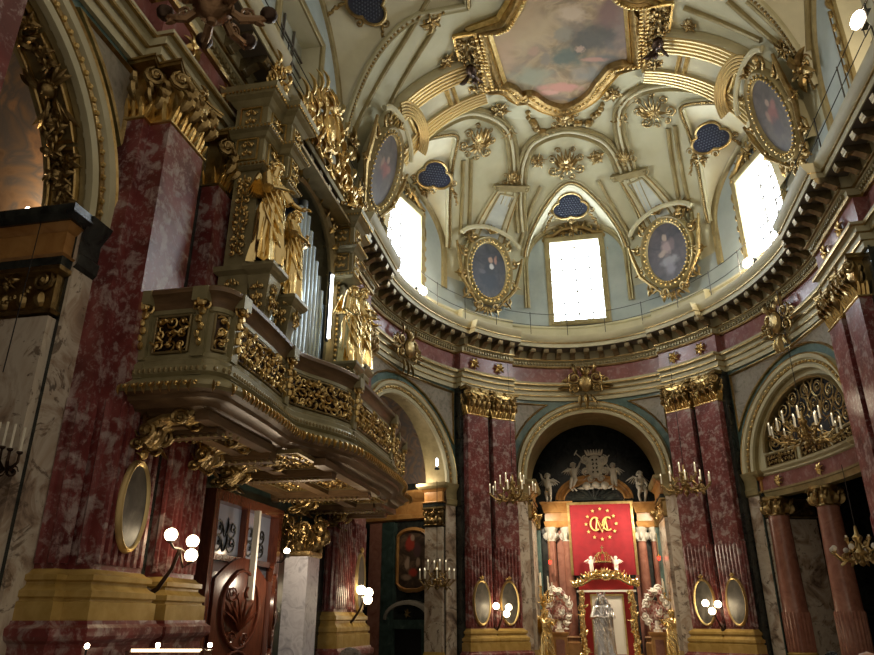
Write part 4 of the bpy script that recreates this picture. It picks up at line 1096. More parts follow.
def human_mb(pose={}, rscale=1.0, headk=1.0, H=1.7, fat=1.0):
    P = dict(DEF); P.update(pose); names = [n for n in P if n != 'nose']; idx = {n: i for i, n in enumerate(names)}
    rr = []
    for n in names:
        r = RAD[n]; k = rscale*(headk if n in ('head','crown') else fat); rr.append(tuple(x*k for x in r) if hasattr(r, '__len__') else r*k)
    mb = skin_mesh([P[n] for n in names], [(idx[a], idx[b]) for a, b in ED], rr, 0, 1)
    hd = Vector(P['head']); k = headk
    # face: nose, brow, chin, eyes hollows read from relief; ears
    f = Vector((0, .058*k, 0))
    mb.blob(hd+f+Vector((0,.006,-.002)), (.009*k,.014*k,.016*k), None, 6, 4); mb.blob(hd+f*.92+Vector((0,0,.022*k)), (.032*k,.012*k,.008*k), None, 8, 4)
    mb.blob(hd+f*.9+Vector((0,0,-.026*k)), (.016*k,.010*k,.006*k), None, 6, 4); mb.blob(hd+f*.78+Vector((0,0,-.046*k)), (.018*k,.016*k,.014*k), None, 6, 4)
    for s in (-1, 1): mb.blob(hd+Vector((s*.054*k,0,-.004)), (.008*k,.014*k,.018*k), None, 6, 4); mb.blob(hd+f*.88+Vector((s*.02*k,0,.008*k)), (.009*k,.008*k,.006*k), None, 6, 4)
    for hn, en in (('haL','elL'), ('haR','elR')):
        h = Vector(P[hn]); fi = Vector(P['fi'+hn[2]]); d = (fi-h); d = d.normalized() if d.length > 1e-5 else Vector((0,1,0)); sd = d.cross(Vector((0,0,1))); sd = sd.normalized() if sd.length > .1 else Vector((1,0,0))
        up = sd.cross(d)
        for q in range(4):
            o = (q-1.5)*.010; L = (.042, .050, .047, .036)[q]*fat; a = fi+sd*o
            mb.tube([a, a+d*L*.55-up*.004, a+d*L*.85-up*.018], [.0062, .0056, .004], 5)
        a = h+sd*.014*(1 if hn == 'haL' else -1); mb.tube([a, a+d*.02+sd*(.022 if hn == 'haL' else -.022), a+d*.045+sd*(.022 if hn == 'haL' else -.022)], [.0075,.0065,.0045], 5)
    mb.v = [(x*H, y*H, z*H) for x, y, z in mb.v]; return mb
def robe_mb(H, z1=.80, z0=.02, r1=.085, r0=.17, waist=.60, folds=9, seed=0, lean=(0,0), depth=.75, sway=0):
    R = random.Random(seed); rows = []; N = 54; K = 16; ph = [R.uniform(0, 6) for _ in range(4)]
    for j in range(K+1):
        z = z1+(z0-z1)*j/K; t = (z1-z)/(z1-z0)
        r = r1+(r0-r1)*t**.8 - .03*math.exp(-((z-waist)/.05)**2) + .015*math.exp(-((z-.50)/.07)**2)
        amp = (.010+.042*t)
        row = []
        for i in range(N):
            a = 2*PI*i/N; q = r+amp*(math.sin(folds*a+ph[0]+1.8*math.sin(2.6*t+ph[1]+math.sin(a)))+.55*math.sin((folds*2-3)*a+ph[2]-3*t)+.35*math.sin((folds*3+1)*a+ph[3]+4*t))*.5
            row.append(Vector((q*math.cos(a)+lean[0]*t+sway*math.sin(t*3), q*depth*math.sin(a)+lean[1]*t, z))*H)
        rows.append(row)
    mb = MB().grid(rows, False, True); mb.f.append(tuple(range(N))); return mb
def hair_mb(P, H, k=1.0, long=True, seed=0):
    R = random.Random(seed); m = MB(); hd = Vector(P.get('head', DEF['head']))
    for i in range(26):
        a = R.uniform(0, 2*PI); e = R.uniform(-.1, 1.4); 
        if math.sin(a) > .35 and e < .55: continue
        p = hd+Vector((math.cos(a)*math.cos(e)*.058, math.sin(a)*math.cos(e)*.062-.004, math.sin(e)*.064+.004))*k; m.blob(p*H, .020*k*H, None, 6, 4)
    if long:
        for s in (-1, 0, 1): m.tube([(hd+Vector((s*.04,-.045,.01)))*H, (hd+Vector((s*.05,-.06,-.06)))*H, (hd+Vector((s*.05,-.055,-.12)))*H], [.028*H,.026*H,.012*H], 6)
    return m
def wing_mb(H, side, spread=.5, up=.35, L=.42, feathers=9, back=-.05, z=.74):
    m = MB(); b = Vector((side*.04, back, z)); tip = b+Vector((side*.10*spread*2, -.05, up*.22))
    for i in range(feathers):
        t = i/(feathers-1); r = b.lerp(tip, 1-t); ang = math.radians(25+55*t)
        d = Vector((side*math.cos(ang)*spread, -.15, -math.sin(ang))).normalized(); l = L*(.95-.45*t)
        m.tube([p*H for p in (r, r+d*l*.35+Vector((0,-.008,0)), r+d*l*.75, r+d*l)], [.022*H,.034*H,.030*H,.008*H], 6, flat=.35)
    m.tube([b*H, (b.lerp(tip,.5)+Vector((0,-.01,.03)))*H, tip*H, (tip+Vector((side*.03,-.01,-.06)))*H], [.03*H,.036*H,.032*H,.02*H], 7); return m
def statue(name, label, cat, M, H, m, pose={}, robe=None, wings=None, hair=True, headk=1.0, fat=1.0, base=None, group=None, robem=None, wingm=None, longhair=True):
    t = thing(name, label, cat, M=M, group=group)
    human_mb(pose, 1.0, headk, H, fat).build('body', m, t, ang=80)
    if robe is not None:
        robe_mb(H, **robe).build('robe', robem or m, t, ang=80)
        mn = MB(); r0 = robe.get('r0', .17); dp = robe.get('depth', .75)
        for k in range(5):
            pts = []
            for i in range(9):
                tt = i/8; a = 2.2-1.9*tt+.25*k; z = .76-.05*k-(.24+.05*k)*tt-.03*math.sin(PI*tt); zz = max(0, (.80-z)/.8); rr = .080+(r0-.085)*zz**.8+.018
                pts.append(Vector((rr*math.cos(a), max(rr*dp, .07)*math.sin(a), z))*H)
            mn.tube(pts, [.006*H, .012*H, .016*H, .018*H, .018*H, .018*H, .016*H, .012*H, .006*H], 6, flat=.7)
        for q in (-1, 1): mn.tube([Vector((q*.09, .03, .50))*H, Vector((q*(r0*.62), .04, .36))*H, Vector((q*(r0*.74), .03, .20))*H, Vector((q*r0*.8, .05, .06))*H], [.012*H,.024*H,.026*H,.010*H], 6)
        for q in (-1, 1):
            e = Vector({**DEF, **pose}['el'+('L' if q < 0 else 'R')]); s_ = Vector({**DEF, **pose}['sh'+('L' if q < 0 else 'R')])
            mn.tube([s_*H, s_.lerp(e, .5)*H+Vector((0,0,-.01*H)), e*H+Vector((0,0,-.02*H))], [.045*H,.048*H,.05*H], 8)
        mn.build('mantle', robem or m, t, ang=80)
    if hair: hair_mb(pose, H, headk, long=longhair).build('hair', m, t, ang=80)
    if wings:
        for s in (-1, 1): wing_mb(H, s, **wings).build('wing', wingm or m, t, ang=80)
    if base: b = MB(); rring2(b, *base); b.build('plinth', m, t)
    return t
def block_rings(mb, prof, w, d, M=ID, x=0, y=0):
    """full four-sided moulding stack: prof (projection, z)"""
    rows = []
    for e, z in prof: rows.append([M@Vector((x+sx*(w/2+e), y+sy*(d/2+e), z)) for sx, sy in ((-1,-1),(-1,1),(1,1),(1,-1))])
    mb.grid(rows, False, True); o = len(mb.v); n = len(rows)
    mb.f.append((o-4, o-3, o-2, o-1)); mb.f.append((o-4*n+3, o-4*n+2, o-4*n+1, o-4*n)); return mb
def bar(mb, x0, x1, prof, y0, ends=True):
    """straight moulding along local x: prof (out, z), sitting at depth y0"""
    rows = [[Vector((x, y0+o, z)) for x in (x0, x1)] for o, z in prof]; mb.grid(rows)
    o = len(mb.v)-2*len(prof); n = len(prof)
    mb.f.append(tuple(o+2*i for i in range(n))); mb.f.append(tuple(o+2*i+1 for i in range(n-1, -1, -1))); return mb
# ================================================================ organ gallery on the left wall
OM = WM(s_at(-EA, 0), 0, 0)          # local x = along the wall towards the altar, y = out, z = height above the eye
def orig(M, x, y, z): return M @ Matrix.Translation((x, y, z))
RP = [(-11.06,.62),(-11.06,1.0),(-11.06,1.60),(-11.02,1.74),(-10.9,1.82),(-10.7,1.84),(-9.6,1.82),(-8.65,1.76),(-8.3,1.84),(-8.0,1.98),(-7.6,2.18),(-7.2,2.30),(-6.8,2.34),(-5.2,2.34),(-4.2,2.32),(-3.6,2.24),(-3.1,2.08),(-2.7,1.98),(-1.9,1.94),(-1.62,1.86),(-1.5,1.7),(-1.5,1.2),(-1.5,.62)]
_o = smooth_px(RP, 4)
def railsweep(prof, pts=None, up=True):
    pts = pts or _o; rows = []
    n = len(pts); nr = []
    for i in range(n):
        a = pts[max(0,i-1)]; b = pts[min(n-1,i+1)]; dx, dy = b[0]-a[0], b[1]-a[1]; l = math.hypot(dx, dy) or 1; nr.append((-dy/l, dx/l))
    return MB().grid([[Vector((p[0]+q[0]*o, p[1]+q[1]*o, z)) for p, q in zip(pts, nr)] for o, z in prof])
bal = thing('organ_balcony', 'olive and gilt curved organ balcony with openwork panels, on the left wall', 'balcony', M=OM)
railsweep([(-.16,4.02),(-.16,4.15),(-.12,4.19),(.10,4.19),(.15,4.15),(.15,4.09),(.10,4.06),(.05,3.98),(.02,3.90),(-.02,3.90),(-.02,3.90),(-.10,3.90)]).build('handrail', 'brown_wood', bal)
railsweep([(-.05,3.9),(.03,3.9),(.03,3.84),(.0,3.82),(.0,3.26),(.03,3.24),(.03,3.18),(.07,3.14),(.07,3.08),(.12,3.02),(.13,2.96),(.08,2.92),(.16,2.86),(.24,2.80),(.26,2.74),(.22,2.70)]).build('parapet', 'olive_paint', bal)
railsweep([(.22,2.70),(.14,2.66),(.12,2.61),(.02,2.58),(-.02,2.53),(-.12,2.51),(-.16,2.47),(-.24,2.46)]).build('soffit_moulding', 'brown_wood', bal)
railsweep([(-.05,4.0),(-.05,2.6)]).build('parapet_back', 'olive_paint', bal)
def rail_at(d):
    """point and outward angle at arc length d"""
    cum = 0
    for i in range(len(_o)-1):
        L = math.dist(_o[i], _o[i+1])
        if cum+L >= d or i == len(_o)-2:
            t = (d-cum)/L; p = (_o[i][0]+(_o[i+1][0]-_o[i][0])*t, _o[i][1]+(_o[i+1][1]-_o[i][1])*t)
            dx, dy = _o[i+1][0]-_o[i][0], _o[i+1][1]-_o[i][1]; return p, math.atan2(dy, dx)
        cum += L
LR = sum(math.dist(_o[i], _o[i+1]) for i in range(len(_o)-1))
def railM(d, z): p, a = rail_at(d); return Matrix.Translation((p[0], p[1], z)) @ Matrix.Rotation(a, 4, 'Z')
def nearest_d(x, y):
    return min((LR*i/400 for i in range(401)), key=lambda d: math.dist(rail_at(d)[0], (x, y)))
# posts and panels between them
posts = [nearest_d(*q) for q in [(-11.06,.72),(-11.06,1.56),(-10.75,1.85),(-8.75,1.77),(-6.95,2.34),(-4.3,2.32),(-2.75,2.0),(-1.75,1.92),(-1.5,.8)]]
for d in posts:
    m = MB(); pw = MB(); F = railM(d, 0); pw.box((0,.03,3.54), (.17,.07,.70), F); pw.box((0,.04,3.02), (.22,.12,.2), F); pw.box((0,.05,4.05), (.22,.26,.2), F)
    G = railM(d, 0)
    m.blob((0,.12,3.95), (.09,.07,.08), G, 7, 5)
    for k in range(5): m.blob((.02*(-1)**k,.09,3.82-.11*k), (.06-.006*k,.05,.06), G, 6, 4)
    curl(m, G, -.06, 3.9, .07, PI/2, 1.3, 1, .02, .14); curl(m, G, .06, 3.9, .07, PI/2, 1.3, -1, .02, .14)
    pp_ = pw.build('parapet_post', 'olive_paint', bal); m.build('post_drop', 'gold', pp_)
for i in range(len(posts)-1):
    d0, d1 = posts[i]+.10, posts[i+1]-.10; L = d1-d0
    if L < .2: continue
    inset = .07 if L < 1.6 else .04
    small = i in (0, 1)
    # panel frame following the curve
    fp = []; K = 10
    for k in range(K+1): fp.append((d0+inset+(L-2*inset)*k/K, 3.28))
    for k in range(K+1): fp.append((d1-inset-(L-2*inset)*k/K, 3.80))
    pn = []
    for d, z in fp: F = railM(d, z); pn.append((F @ Vector((0,.01,0)), (F.to_3x3() @ Vector((0,1,0)))))
    sweep3(pn, ROLL(.045,.035), True).build('panel_moulding', 'gilt_wood', bal)
    bk = MB().grid([[railM(d0+inset+(L-2*inset)*k/K, z) @ Vector((0,.006,0)) for k in range(K+1)] for z in (3.29, 3.79)]); bk.build('panel_ground', 'dark_bronze', bal)
    g = MB(); R = random.Random(i+11); n = max(1, int((L-2*inset)/.14))
    for a in range(n):
        for b in range(3):
            d = d0+inset+(L-2*inset)*(a+.5)/n; z = 3.29+.5*(b+.5)/3; F = railM(d, z); sg = 1 if (a+b) % 2 else -1
            curl(g, F, 0, 0, R.uniform(.07,.095), R.uniform(0,6.28), R.uniform(1,1.5), sg, .019, .05, 5, .01)
            leaf(g, F, 0, 0, R.uniform(0,6.28), .14, .06, .06, .8*sg, .02); 
            if R.random() < .7: leaf(g, F, .03, 0, R.uniform(0,6.28), .11, .05, .05, -.8*sg, .02)
    g.build('openwork_scrolls', 'gold', bal)
# leaf fringe along the bottom edge
m = MB(); d = .05
while d < LR-.05:
    F = railM(d, 2.74); leaf(m, F, 0, .05, -PI/2, .15, .10, .05, 0, .25); m.blob((.06,.27,.02), .032, F, 6, 4); d += .12
m.build('leaf_fringe', 'gold', bal)
m = MB(); d = .03
while d < LR-.02:
    m.blob((0,.13,3.0), (.028,.022,.035), railM(d, 0), 6, 4); d += .075
m.build('egg_moulding', 'gilt_wood', bal)
# floor slab, beams and coffers seen from below
poly = [(p[0], p[1]) for p in _o[::2]]
inner = [(max(-10.9, min(-1.65, x)), y-.15 if y > .7 else y) for x, y in poly]
fl_ = MB().prism([(x, y) for x, y in inner][::-1], 2.50, 2.60); fl_.build('balcony_floor', 'brown_wood', bal, smooth=False)
bm_ = MB()
for x in (-10.4,-8.7,-7.1,-4.9,-3.0,-2.0):
    y1 = 1.65 if x < -8 or x > -3.2 else 2.1
    bm_.box((x, (.0+y1)/2, 2.41), (.26, y1, .2)); bm_.box((x, y1/2, 2.29), (.18, y1, .05))
for y in (.25, 1.15): bm_.box((-6.2, y, 2.43), (9.0, .22, .15))
bm_.box((-6.1, 2.08, 2.44), (3.4,.2,.12)); bm_.box((-9.9, 1.62, 2.44), (2.0,.2,.12)); bm_.box((-2.3, 1.70, 2.44), (1.4,.2,.12))
bm_.build('floor_beams', 'brown_wood', bal, smooth=False)
xs = [-10.4,-8.7,-7.1,-4.9,-3.0,-2.0]
for a, b in zip(xs, xs[1:]):
    for y0, y1 in ((.42,1.0),(1.30,1.95 if -8 < (a+b)/2 < -3.2 else 1.50)):
        w, h = (b-a)-.42, (y1-y0); F = Matrix(((1,0,0,(a+b)/2),(0,0,1,(y0+y1)/2),(0,-1,0,2.50),(0,0,0,1)))
        g = MB(); acanthus(g, F, w, h, int(a*7), .17, .022, cz=0); g.build('coffer_carving', 'gold', bal)
        f = MB(); 
        for sx in (-1,1): f.box((sx*(w/2+.03),.03,0), (.05,.07,h+.1), F)
        for sz in (-1,1): f.box((0,.03,sz*(h/2+.03)), (w,.07,.05), F)
        f.build('coffer_border', 'gilt_wood', bal, smooth=False)
m = MB()
for x in (-10.4,-8.7,-7.1,-4.9,-3.0):
    for k in range(16): m.blob((x+.11, .2+k*.11, 2.27), (.026,.03,.026), None, 6, 4); m.blob((x-.11, .2+k*.11, 2.27), (.026,.03,.026), None, 6, 4)
m.build('beam_beading', 'gilt_wood', bal)
# big gilded consoles
def console_mb(L=1.5, drop=1.0, w=.34):
    """acanthus console: back at y=0, reaching out to y=L at the top"""
    m = MB(); S = Matrix(((0,0,1,0),(1,0,0,0),(0,1,0,0),(0,0,0,1)))
    def side(x): return Matrix(((0,1,0,x),(1,0,0,0),(0,0,1,0),(0,0,0,1)))   # plane y-z at x
    for x in (-w/2, 0, w/2):
        m.tube([(x,.05,-drop),(x,.22,-drop*.95),(x,.34,-drop*.7),(x,.40,-drop*.42),(x,L*.5,-drop*.26),(x,L*.75,-drop*.22),(x,L*.95,-.12),(x,L,-.02)], [.05,.09,.12,.13,.12,.11,.10,.06], 7)
    for x in (-w*.75, w*.75):
        F = side(x); curl(m, F, L*.82, -.24, .22, 0, 1.7, 1, .06, 0, 6); curl(m, F, .36, -drop*.62, .24, PI, 1.7, 1, .06, 0, 6); curl(m, F, .2, -drop*.98, .16, 0, 1.5, -1, .05, 0, 6)
        leaf(m, F, L*.5, -.35, 2.6, .5, .22, .05, .8); leaf(m, F, L*.55, -.3, .4, .45, .2, .05, -.8); leaf(m, F, .3, -.5*drop, 1.9, .5, .22, .05, -.6); leaf(m, F, .25, -.9*drop, -1.2, .4, .18, .04, .6)
    for k in range(5): leaf(m, Matrix.Rotation(0,4,'Z'), 0, -drop*.1-.2*k*drop, PI/2, .3, .3, .06, 0, L*.55-.12*k)
    return m
cs = None
for i, (x, L, dr, rz) in enumerate([(-10.75,1.0,.85,0),(-9.3,1.0,.85,0),(-7.9,1.5,.9,0),(-4.6,1.5,.9,0),(-2.2,1.4,.9,0)]):
    if cs is None: cs = console_mb(1.3,.85).build('console', 'old_gold', bal); o = cs
    else: o = cs.copy(); COL.objects.link(o)
    o.matrix_basis = Matrix.Translation((x, .66 if i < 2 else .25, 2.54)) @ Matrix.Diagonal((.85, L/1.3*.85, .52, 1))
# ---- organ case
case = thing('organ_case', 'olive and gilt pipe organ case with arched opening, standing on the balcony', 'organ', M=OM)
YC = 1.05
def ornbox(mb, x, y, z, w, h, seed, M=ID, cell=.16):
    F = M @ Matrix.Translation((x, y, z)); acanthus(mb, F, w, h, seed, cell, .018, .0, 0, 0)
def tower(cx, side):
    """one corner tower: pedestal, panelled shaft, broken-forward entablature"""
    b = MB(); w, d = .75, .55
    block_rings(b, [(.06,2.5),(.06,4.15),(.10,4.2),(.10,4.28),(.02,4.34),(.0,4.4),(.0,5.30),(.08,5.36),(.10,5.44),(.0,5.48),(-.04,5.5),(-.04,7.40)], w, d, x=cx, y=YC-.1)
    b.build('tower', 'olive_paint', case, smooth=False)
    b = MB()
    for (x, y, w2, d2) in ((cx, YC-.1, .78, .58), (cx+side*.42, YC+.16, .46, .50)):
        block_rings(b, [(.0,7.38),(.06,7.42),(.08,7.50),(.0,7.55),(.0,8.02),(.05,8.05),(.10,8.12),(.16,8.16),(.18,8.22),(.02,8.26),(.02,8.72),(.06,8.76),(.12,8.84),(.20,8.90),(.26,8.98),(.28,9.06),(.1,9.10)], w2, d2, x=x, y=y)
    b.build('tower_entablature', 'olive_paint', case, smooth=False)
    g = MB()
    for (x, y, w2, d2) in ((cx, YC-.1, .78, .58), (cx+side*.42, YC+.16, .46, .50)):
        for z in (7.46, 8.19, 8.95):
            e = {7.46:.08, 8.19:.17, 8.95:.24}[z]
            for k in range(int((w2+2*e)/.075)+1): g.blob((x-w2/2-e+k*.075, y+d2/2+e, z), .028, None, 5, 4)
            for k in range(int((d2+2*e)/.075)+1):
                g.blob((x-w2/2-e, y-d2/2-e+k*.075, z), .028, None, 5, 4)
        for zz in (7.78, 8.48):
            ornbox(g, x, y+d2/2+.03, zz, w2*.42, .36, 3); G = Matrix.Translation((x-w2/2-.03, y, zz)) @ Matrix.Rotation(PI/2, 4, 'Z'); acanthus(g, G, d2*.5, .36, 4, .13, .018, 0, 0, 0)
            for xx, ww, GG in ((x, w2*.30, Matrix.Translation((x, y+d2/2+.01, zz))), (x, d2*.34, G)):
                for sx in (-1,1): g.box((sx*ww,.02,0), (.025,.03,.44), GG)
                for sz in (-1,1): g.box((0,.02,sz*.22), (ww*2,.03,.025), GG)
    ornbox(g, cx, YC+.185, 6.45, .38, 1.7, 7); G = Matrix.Translation((cx-.37, YC-.1, 6.45)) @ Matrix.Rotation(PI/2, 4, 'Z'); acanthus(g, G, .3, 1.6, 8, .14, .02, 0, 0, 0)
    G2 = Matrix.Translation((cx-.40, YC-.1, 4.85)) @ Matrix.Rotation(PI/2, 4, 'Z'); acanthus(g, G2, .3, .7, 9, .14, .02, 0, 0, 0); ornbox(g, cx, YC+.2, 4.85, .4, .7, 10)
    g.build('tower_carving', 'gold', case)
tower(-8.95, 1); tower(-4.2, -1)
# statue brackets
for cx, sd in ((-8.95, 1), (-4.2, -1)):
    for k, (dx, dy, zt) in enumerate(((-.20 if sd > 0 else .30, .38, 5.45), (.49 if sd > 0 else -.80, .50, 5.15))):
        b = MB(); block_rings(b, [(-.16,4.15),(-.10,4.5),(-.05,4.75),(.02,zt-.22),(.0,zt-.18),(.06,zt-.12),(.10,zt-.06),(.10,zt)], .42, .36, x=cx+dx, y=YC+dy)
        b.build('statue_bracket', 'olive_paint', case, smooth=False)
        g = MB(); ornbox(g, cx+dx, YC+dy+.16, 4.85, .24, .5, k); G = Matrix.Translation((cx+dx-.22, YC+dy, 4.85)) @ Matrix.Rotation(PI/2, 4, 'Z'); acanthus(g, G, .24, .5, 9, .13, .02, 0, 0, 0); g.build('bracket_carving', 'gold', case)
# body with arched opening
x0, x1, xc, spz, rxx, rzz = -8.6, -4.5, -6.55, 7.35, 1.85, 1.65
b = MB(); N = 24
inn = [Vector((xc-rxx, YC-.1, 4.2))]+[Vector((xc-rxx*math.cos(PI*i/N), YC-.1, spz+rzz*math.sin(PI*i/N))) for i in range(N+1)]+[Vector((xc+rxx, YC-.1, 4.2))]
out = [Vector((x0, YC-.1, 4.2))]+[Vector((x0+(x1-x0)*i/N, YC-.1, spz if i in (0, N) else 9.1)) for i in range(N+1)]+[Vector((x1, YC-.1, 4.2))]
b.grid([inn, out]); b.grid([[p-Vector((0,.5,0)) for p in inn], inn]); b.box(((x0+x1)/2, .7, 3.35), (x1-x0, .5, 1.75)); b.build('case_front', 'olive_paint', case, smooth=False)
d_ = MB(); d_.box((xc, .35, 6.2), (4.3,.06,5.9)); d_.box((xc-2.1,.6,6.4),(.06,.5,6)); d_.box((xc+2.1,.6,6.4),(.06,.5,6)); d_.build('case_interior', 'case_blue', case, smooth=False)
pnn = [(p+Vector((0,.0,0)), Vector((0,1,0))) for p in inn]
sweep3(pnn, [(-.02,-.05),(-.02,.10),(.06,.14),(.14,.08),(.24,.12),(.30,.05),(.30,-.02)]).build('arch_moulding', 'gilt_wood', case)
g = MB()
for i in range(len(inn)-1):
    L = (inn[i+1]-inn[i]).length
    for k in range(max(1, int(L/.13))): p = inn[i].lerp(inn[i+1], k/max(1, int(L/.13))); g.blob(p+Vector((0,.15,0)), .045, None, 6, 4)
for i in range(2, N, 2):
    p = inn[i+1]; G = Matrix.Translation(p+Vector((0,.1,0))); a = PI-PI*i/N; leaf(g, G, 0, 0, a+PI, .3, .16, .05, .3); curl(g, G, .1*math.cos(a), .1*math.sin(a), .11, a, 1.3, 1, .025, .08)
g.build('arch_carving', 'gold', case)
# cornice over the arch, with crest
b = MB(); pts = [Vector((x0-.1, YC, 9.0)), Vector((x0+.5, YC+.02, 9.02))]+[Vector((xc-1.7*math.cos(PI*i/14), YC+.05, 9.05+.0*math.sin(PI*i/14))) for i in range(15)]+[Vector((x1-.5, YC+.02, 9.02)), Vector((x1+.1, YC, 9.0))]
sweep3([(p, Vector((0,1,0))) for p in pts], [(-.02,-.1),(-.02,.12),(.06,.18),(.10,.12),(.18,.25),(.26,.32),(.30,.30),(.32,-.1)]).build('top_cornice', 'gilt_wood', case)
g = MB(); R = random.Random(4)
for i in range(17):
    p = pts[1+int(i*.99)] if i < len(pts)-2 else pts[-2]; G = Matrix.Translation(p+Vector((0,.2,.3)))
    curl(g, G, 0, .12, .24, R.uniform(0,6), 1.5, R.choice((-1,1)), .05, .1, 6); leaf(g, G, 0, .1, PI/2+R.uniform(-.8,.8), .5, .2, .12); leaf(g, G, 0, 0, R.uniform(0,6), .4, .18, .12)
for q in (-1, 1):
    for (dx, dz, r) in ((.35,.9,.30),(.62,1.45,.26),(.3,1.75,.24),(1.0,1.0,.26),(1.35,.55,.28),(.75,.6,.25)):
        G = Matrix.Translation((xc+q*dx, YC+.25, 9.3+dz*.95)); curl(g, G, 0, 0, r, PI/2, 1.7, -q, .055, .12, 6); leaf(g, G, q*.1, .1, PI/2-q*.6, .5, .2, .12); leaf(g, G, 0, -.1, -PI/2+q*.8, .4, .18, .1)
g.blob((xc, YC+.3, 10.35), (.26,.14,.36), None, 10, 7)
for i in range(9): leaf(g, Matrix.Translation((xc, YC+.3, 10.8)), 0, 0, PI/2+(i-4)*.33, .55, .14, .1, 0)
for cx in (-8.95, -4.2):
    for k in range(10): G = Matrix.Translation((cx+R.uniform(-.3,.3), YC+R.uniform(-.2,.3), 9.1+.08*k)); curl(g, G, 0, .05, .15, R.uniform(0,6), 1.4, R.choice((-1,1)), .035, .08); leaf(g, G, 0, .1, PI/2+R.uniform(-1,1), .35, .16, .1)
g.build('crest', 'gold', case)
# round medallion of the crest
m = MB(); m.tube([(xc+.42*math.cos(2*PI*i/24), YC+.35, 10.3+.55*math.sin(2*PI*i/24)) for i in range(24)], .07, 6, closed=True); m.build('crest_ring', 'gold', case)
# shutter board near the pipes and the tube lamp
# ---- pipes
n = 15
for i in range(n):
    x = xc+.2+(i-7)*.215; top = 8.6-.27*abs(i-7); r = .098; y = .78
    p = MB(); p.lathe([(.02,4.25),(r*.9,4.75),(r,4.76),(r,top),(r*.86,top),(r*.86,top-.1)], 14, Matrix.Translation((x, y, 0)))
    p.build('pipe', 'tin', case)
for i in range(n-1):
    x = xc+.2+(i-6.5)*.215; top = 7.3-.25*abs(i-6.5); p = MB(); p.lathe([(.02,4.25),(.06,4.7),(.065,4.71),(.065,top),(.05,top)], 10, Matrix.Translation((x, .58, 0))); p.build('pipe', 'tin', case)
t = MB(); t.box((-5.35,1.0,4.25), (.5,.04,.16)); t.build('pipe_rail', 'gilt_wood', case, smooth=False)
# tube light
t = thing('tube_lamp', 'glowing white vertical tube lamp beside the organ pipes', 'lamp', M=orig(OM, -5.2, 1.12, 5.75))
MB().tube([(0,0,0),(0,0,1.55)], .035, 8).build('tube', 'tube_light', t); MB().box((0,-.05,.78),(.08,.05,1.7)).build('holder', 'iron', t, smooth=False)
# ---- four gilded angels
def angel(x, y, z, H, rz, lab, pose, seed, wings=True):
    M = OM @ Matrix.Translation((x, y, z)) @ Matrix.Rotation(rz, 4, 'Z')
    statue('gilded_angel', lab, 'statue', M, H, 'bright_gold', pose, dict(folds=8, seed=seed, r0=.15, r1=.078, lean=(.0,.01), z0=.0), dict(spread=.14, up=.45, L=.24, feathers=9) if wings else None, group='gilded angels of the organ')
angel(-9.22, YC+.40, 5.45, 2.12, .15, 'large gilded angel on the left organ tower, head against the entablature', dict(elR=(.17,.06,.68), haR=(.20,.17,.60), fiR=(.21,.21,.60), elL=(-.14,.05,.66), haL=(-.02,.13,.68), fiL=(.03,.15,.69), head=(.012,.014,.905)), 1)
angel(-8.48, YC+.52, 5.15, 1.85, -.1, 'gilded angel with arms crossed, standing nearest the left organ pipes', dict(elR=(.15,.06,.66), haR=(.02,.14,.66), fiR=(-.02,.15,.67), elL=(-.15,.05,.66), haL=(-.02,.15,.62), fiL=(.03,.15,.62)), 2)
angel(-5.0, YC+.52, 5.15, 1.95, .3, 'gilded angel right of the pipes, beside the glowing tube lamp', dict(elR=(.17,.06,.68), haR=(.20,.17,.60), fiR=(.21,.21,.60)), 3)
angel(-3.9, YC+.40, 5.45, 2.12, .1, 'gilded angel on the far organ tower, furthest from the camera', dict(elL=(-.15,.05,.66), haL=(-.02,.15,.66), fiL=(.03,.15,.66)), 4)
# ================================================================ high altar in the far arch
AM = WM(S_A0, 0, 0); AMI = AM.inverted()
def AP(x, y, d):
    """pixel -> (x, z) on the plane y = d of the altar frame"""
    o = AMI @ ORG; r = AMI.to_3x3() @ px_ray(x, y); t = (d-o.y)/r.y; p = o+r*t; return p.x, p.z
YB = -2.15
alt = thing('altar_reredos', 'orange and pink marble altarpiece with columns and curved pediment in the far arch', 'altarpiece', M=AM)
b = MB(); 
xl0, zt = AP(541, 503, YB); xr1, _ = AP(659, 503, YB); _, ze = AP(601, 527, YB)
b.box((0, YB-.45, (ze+FLOORH)/2), (2*max(abs(xl0), abs(xr1))+.1, .5, ze-FLOORH)); b.build('back_wall', 'dark_marble', alt, smooth=False)
for a_, c_ in ((558,573),(634,648)):
    x0, _ = AP(a_, 560, YB-.2); x1, _ = AP(c_, 560, YB-.2); q = MB(); q.box(((x0+x1)/2, YB-.14, (AP(566,530,YB)[1]+FLOORH)/2), (x1-x0, .12, AP(566,530,YB)[1]-FLOORH)); q.build('pink_panel', 'pink_marble', alt, smooth=False)
cols_px = [(551,.30),(567,.34),(641,.30),(655,.30)]
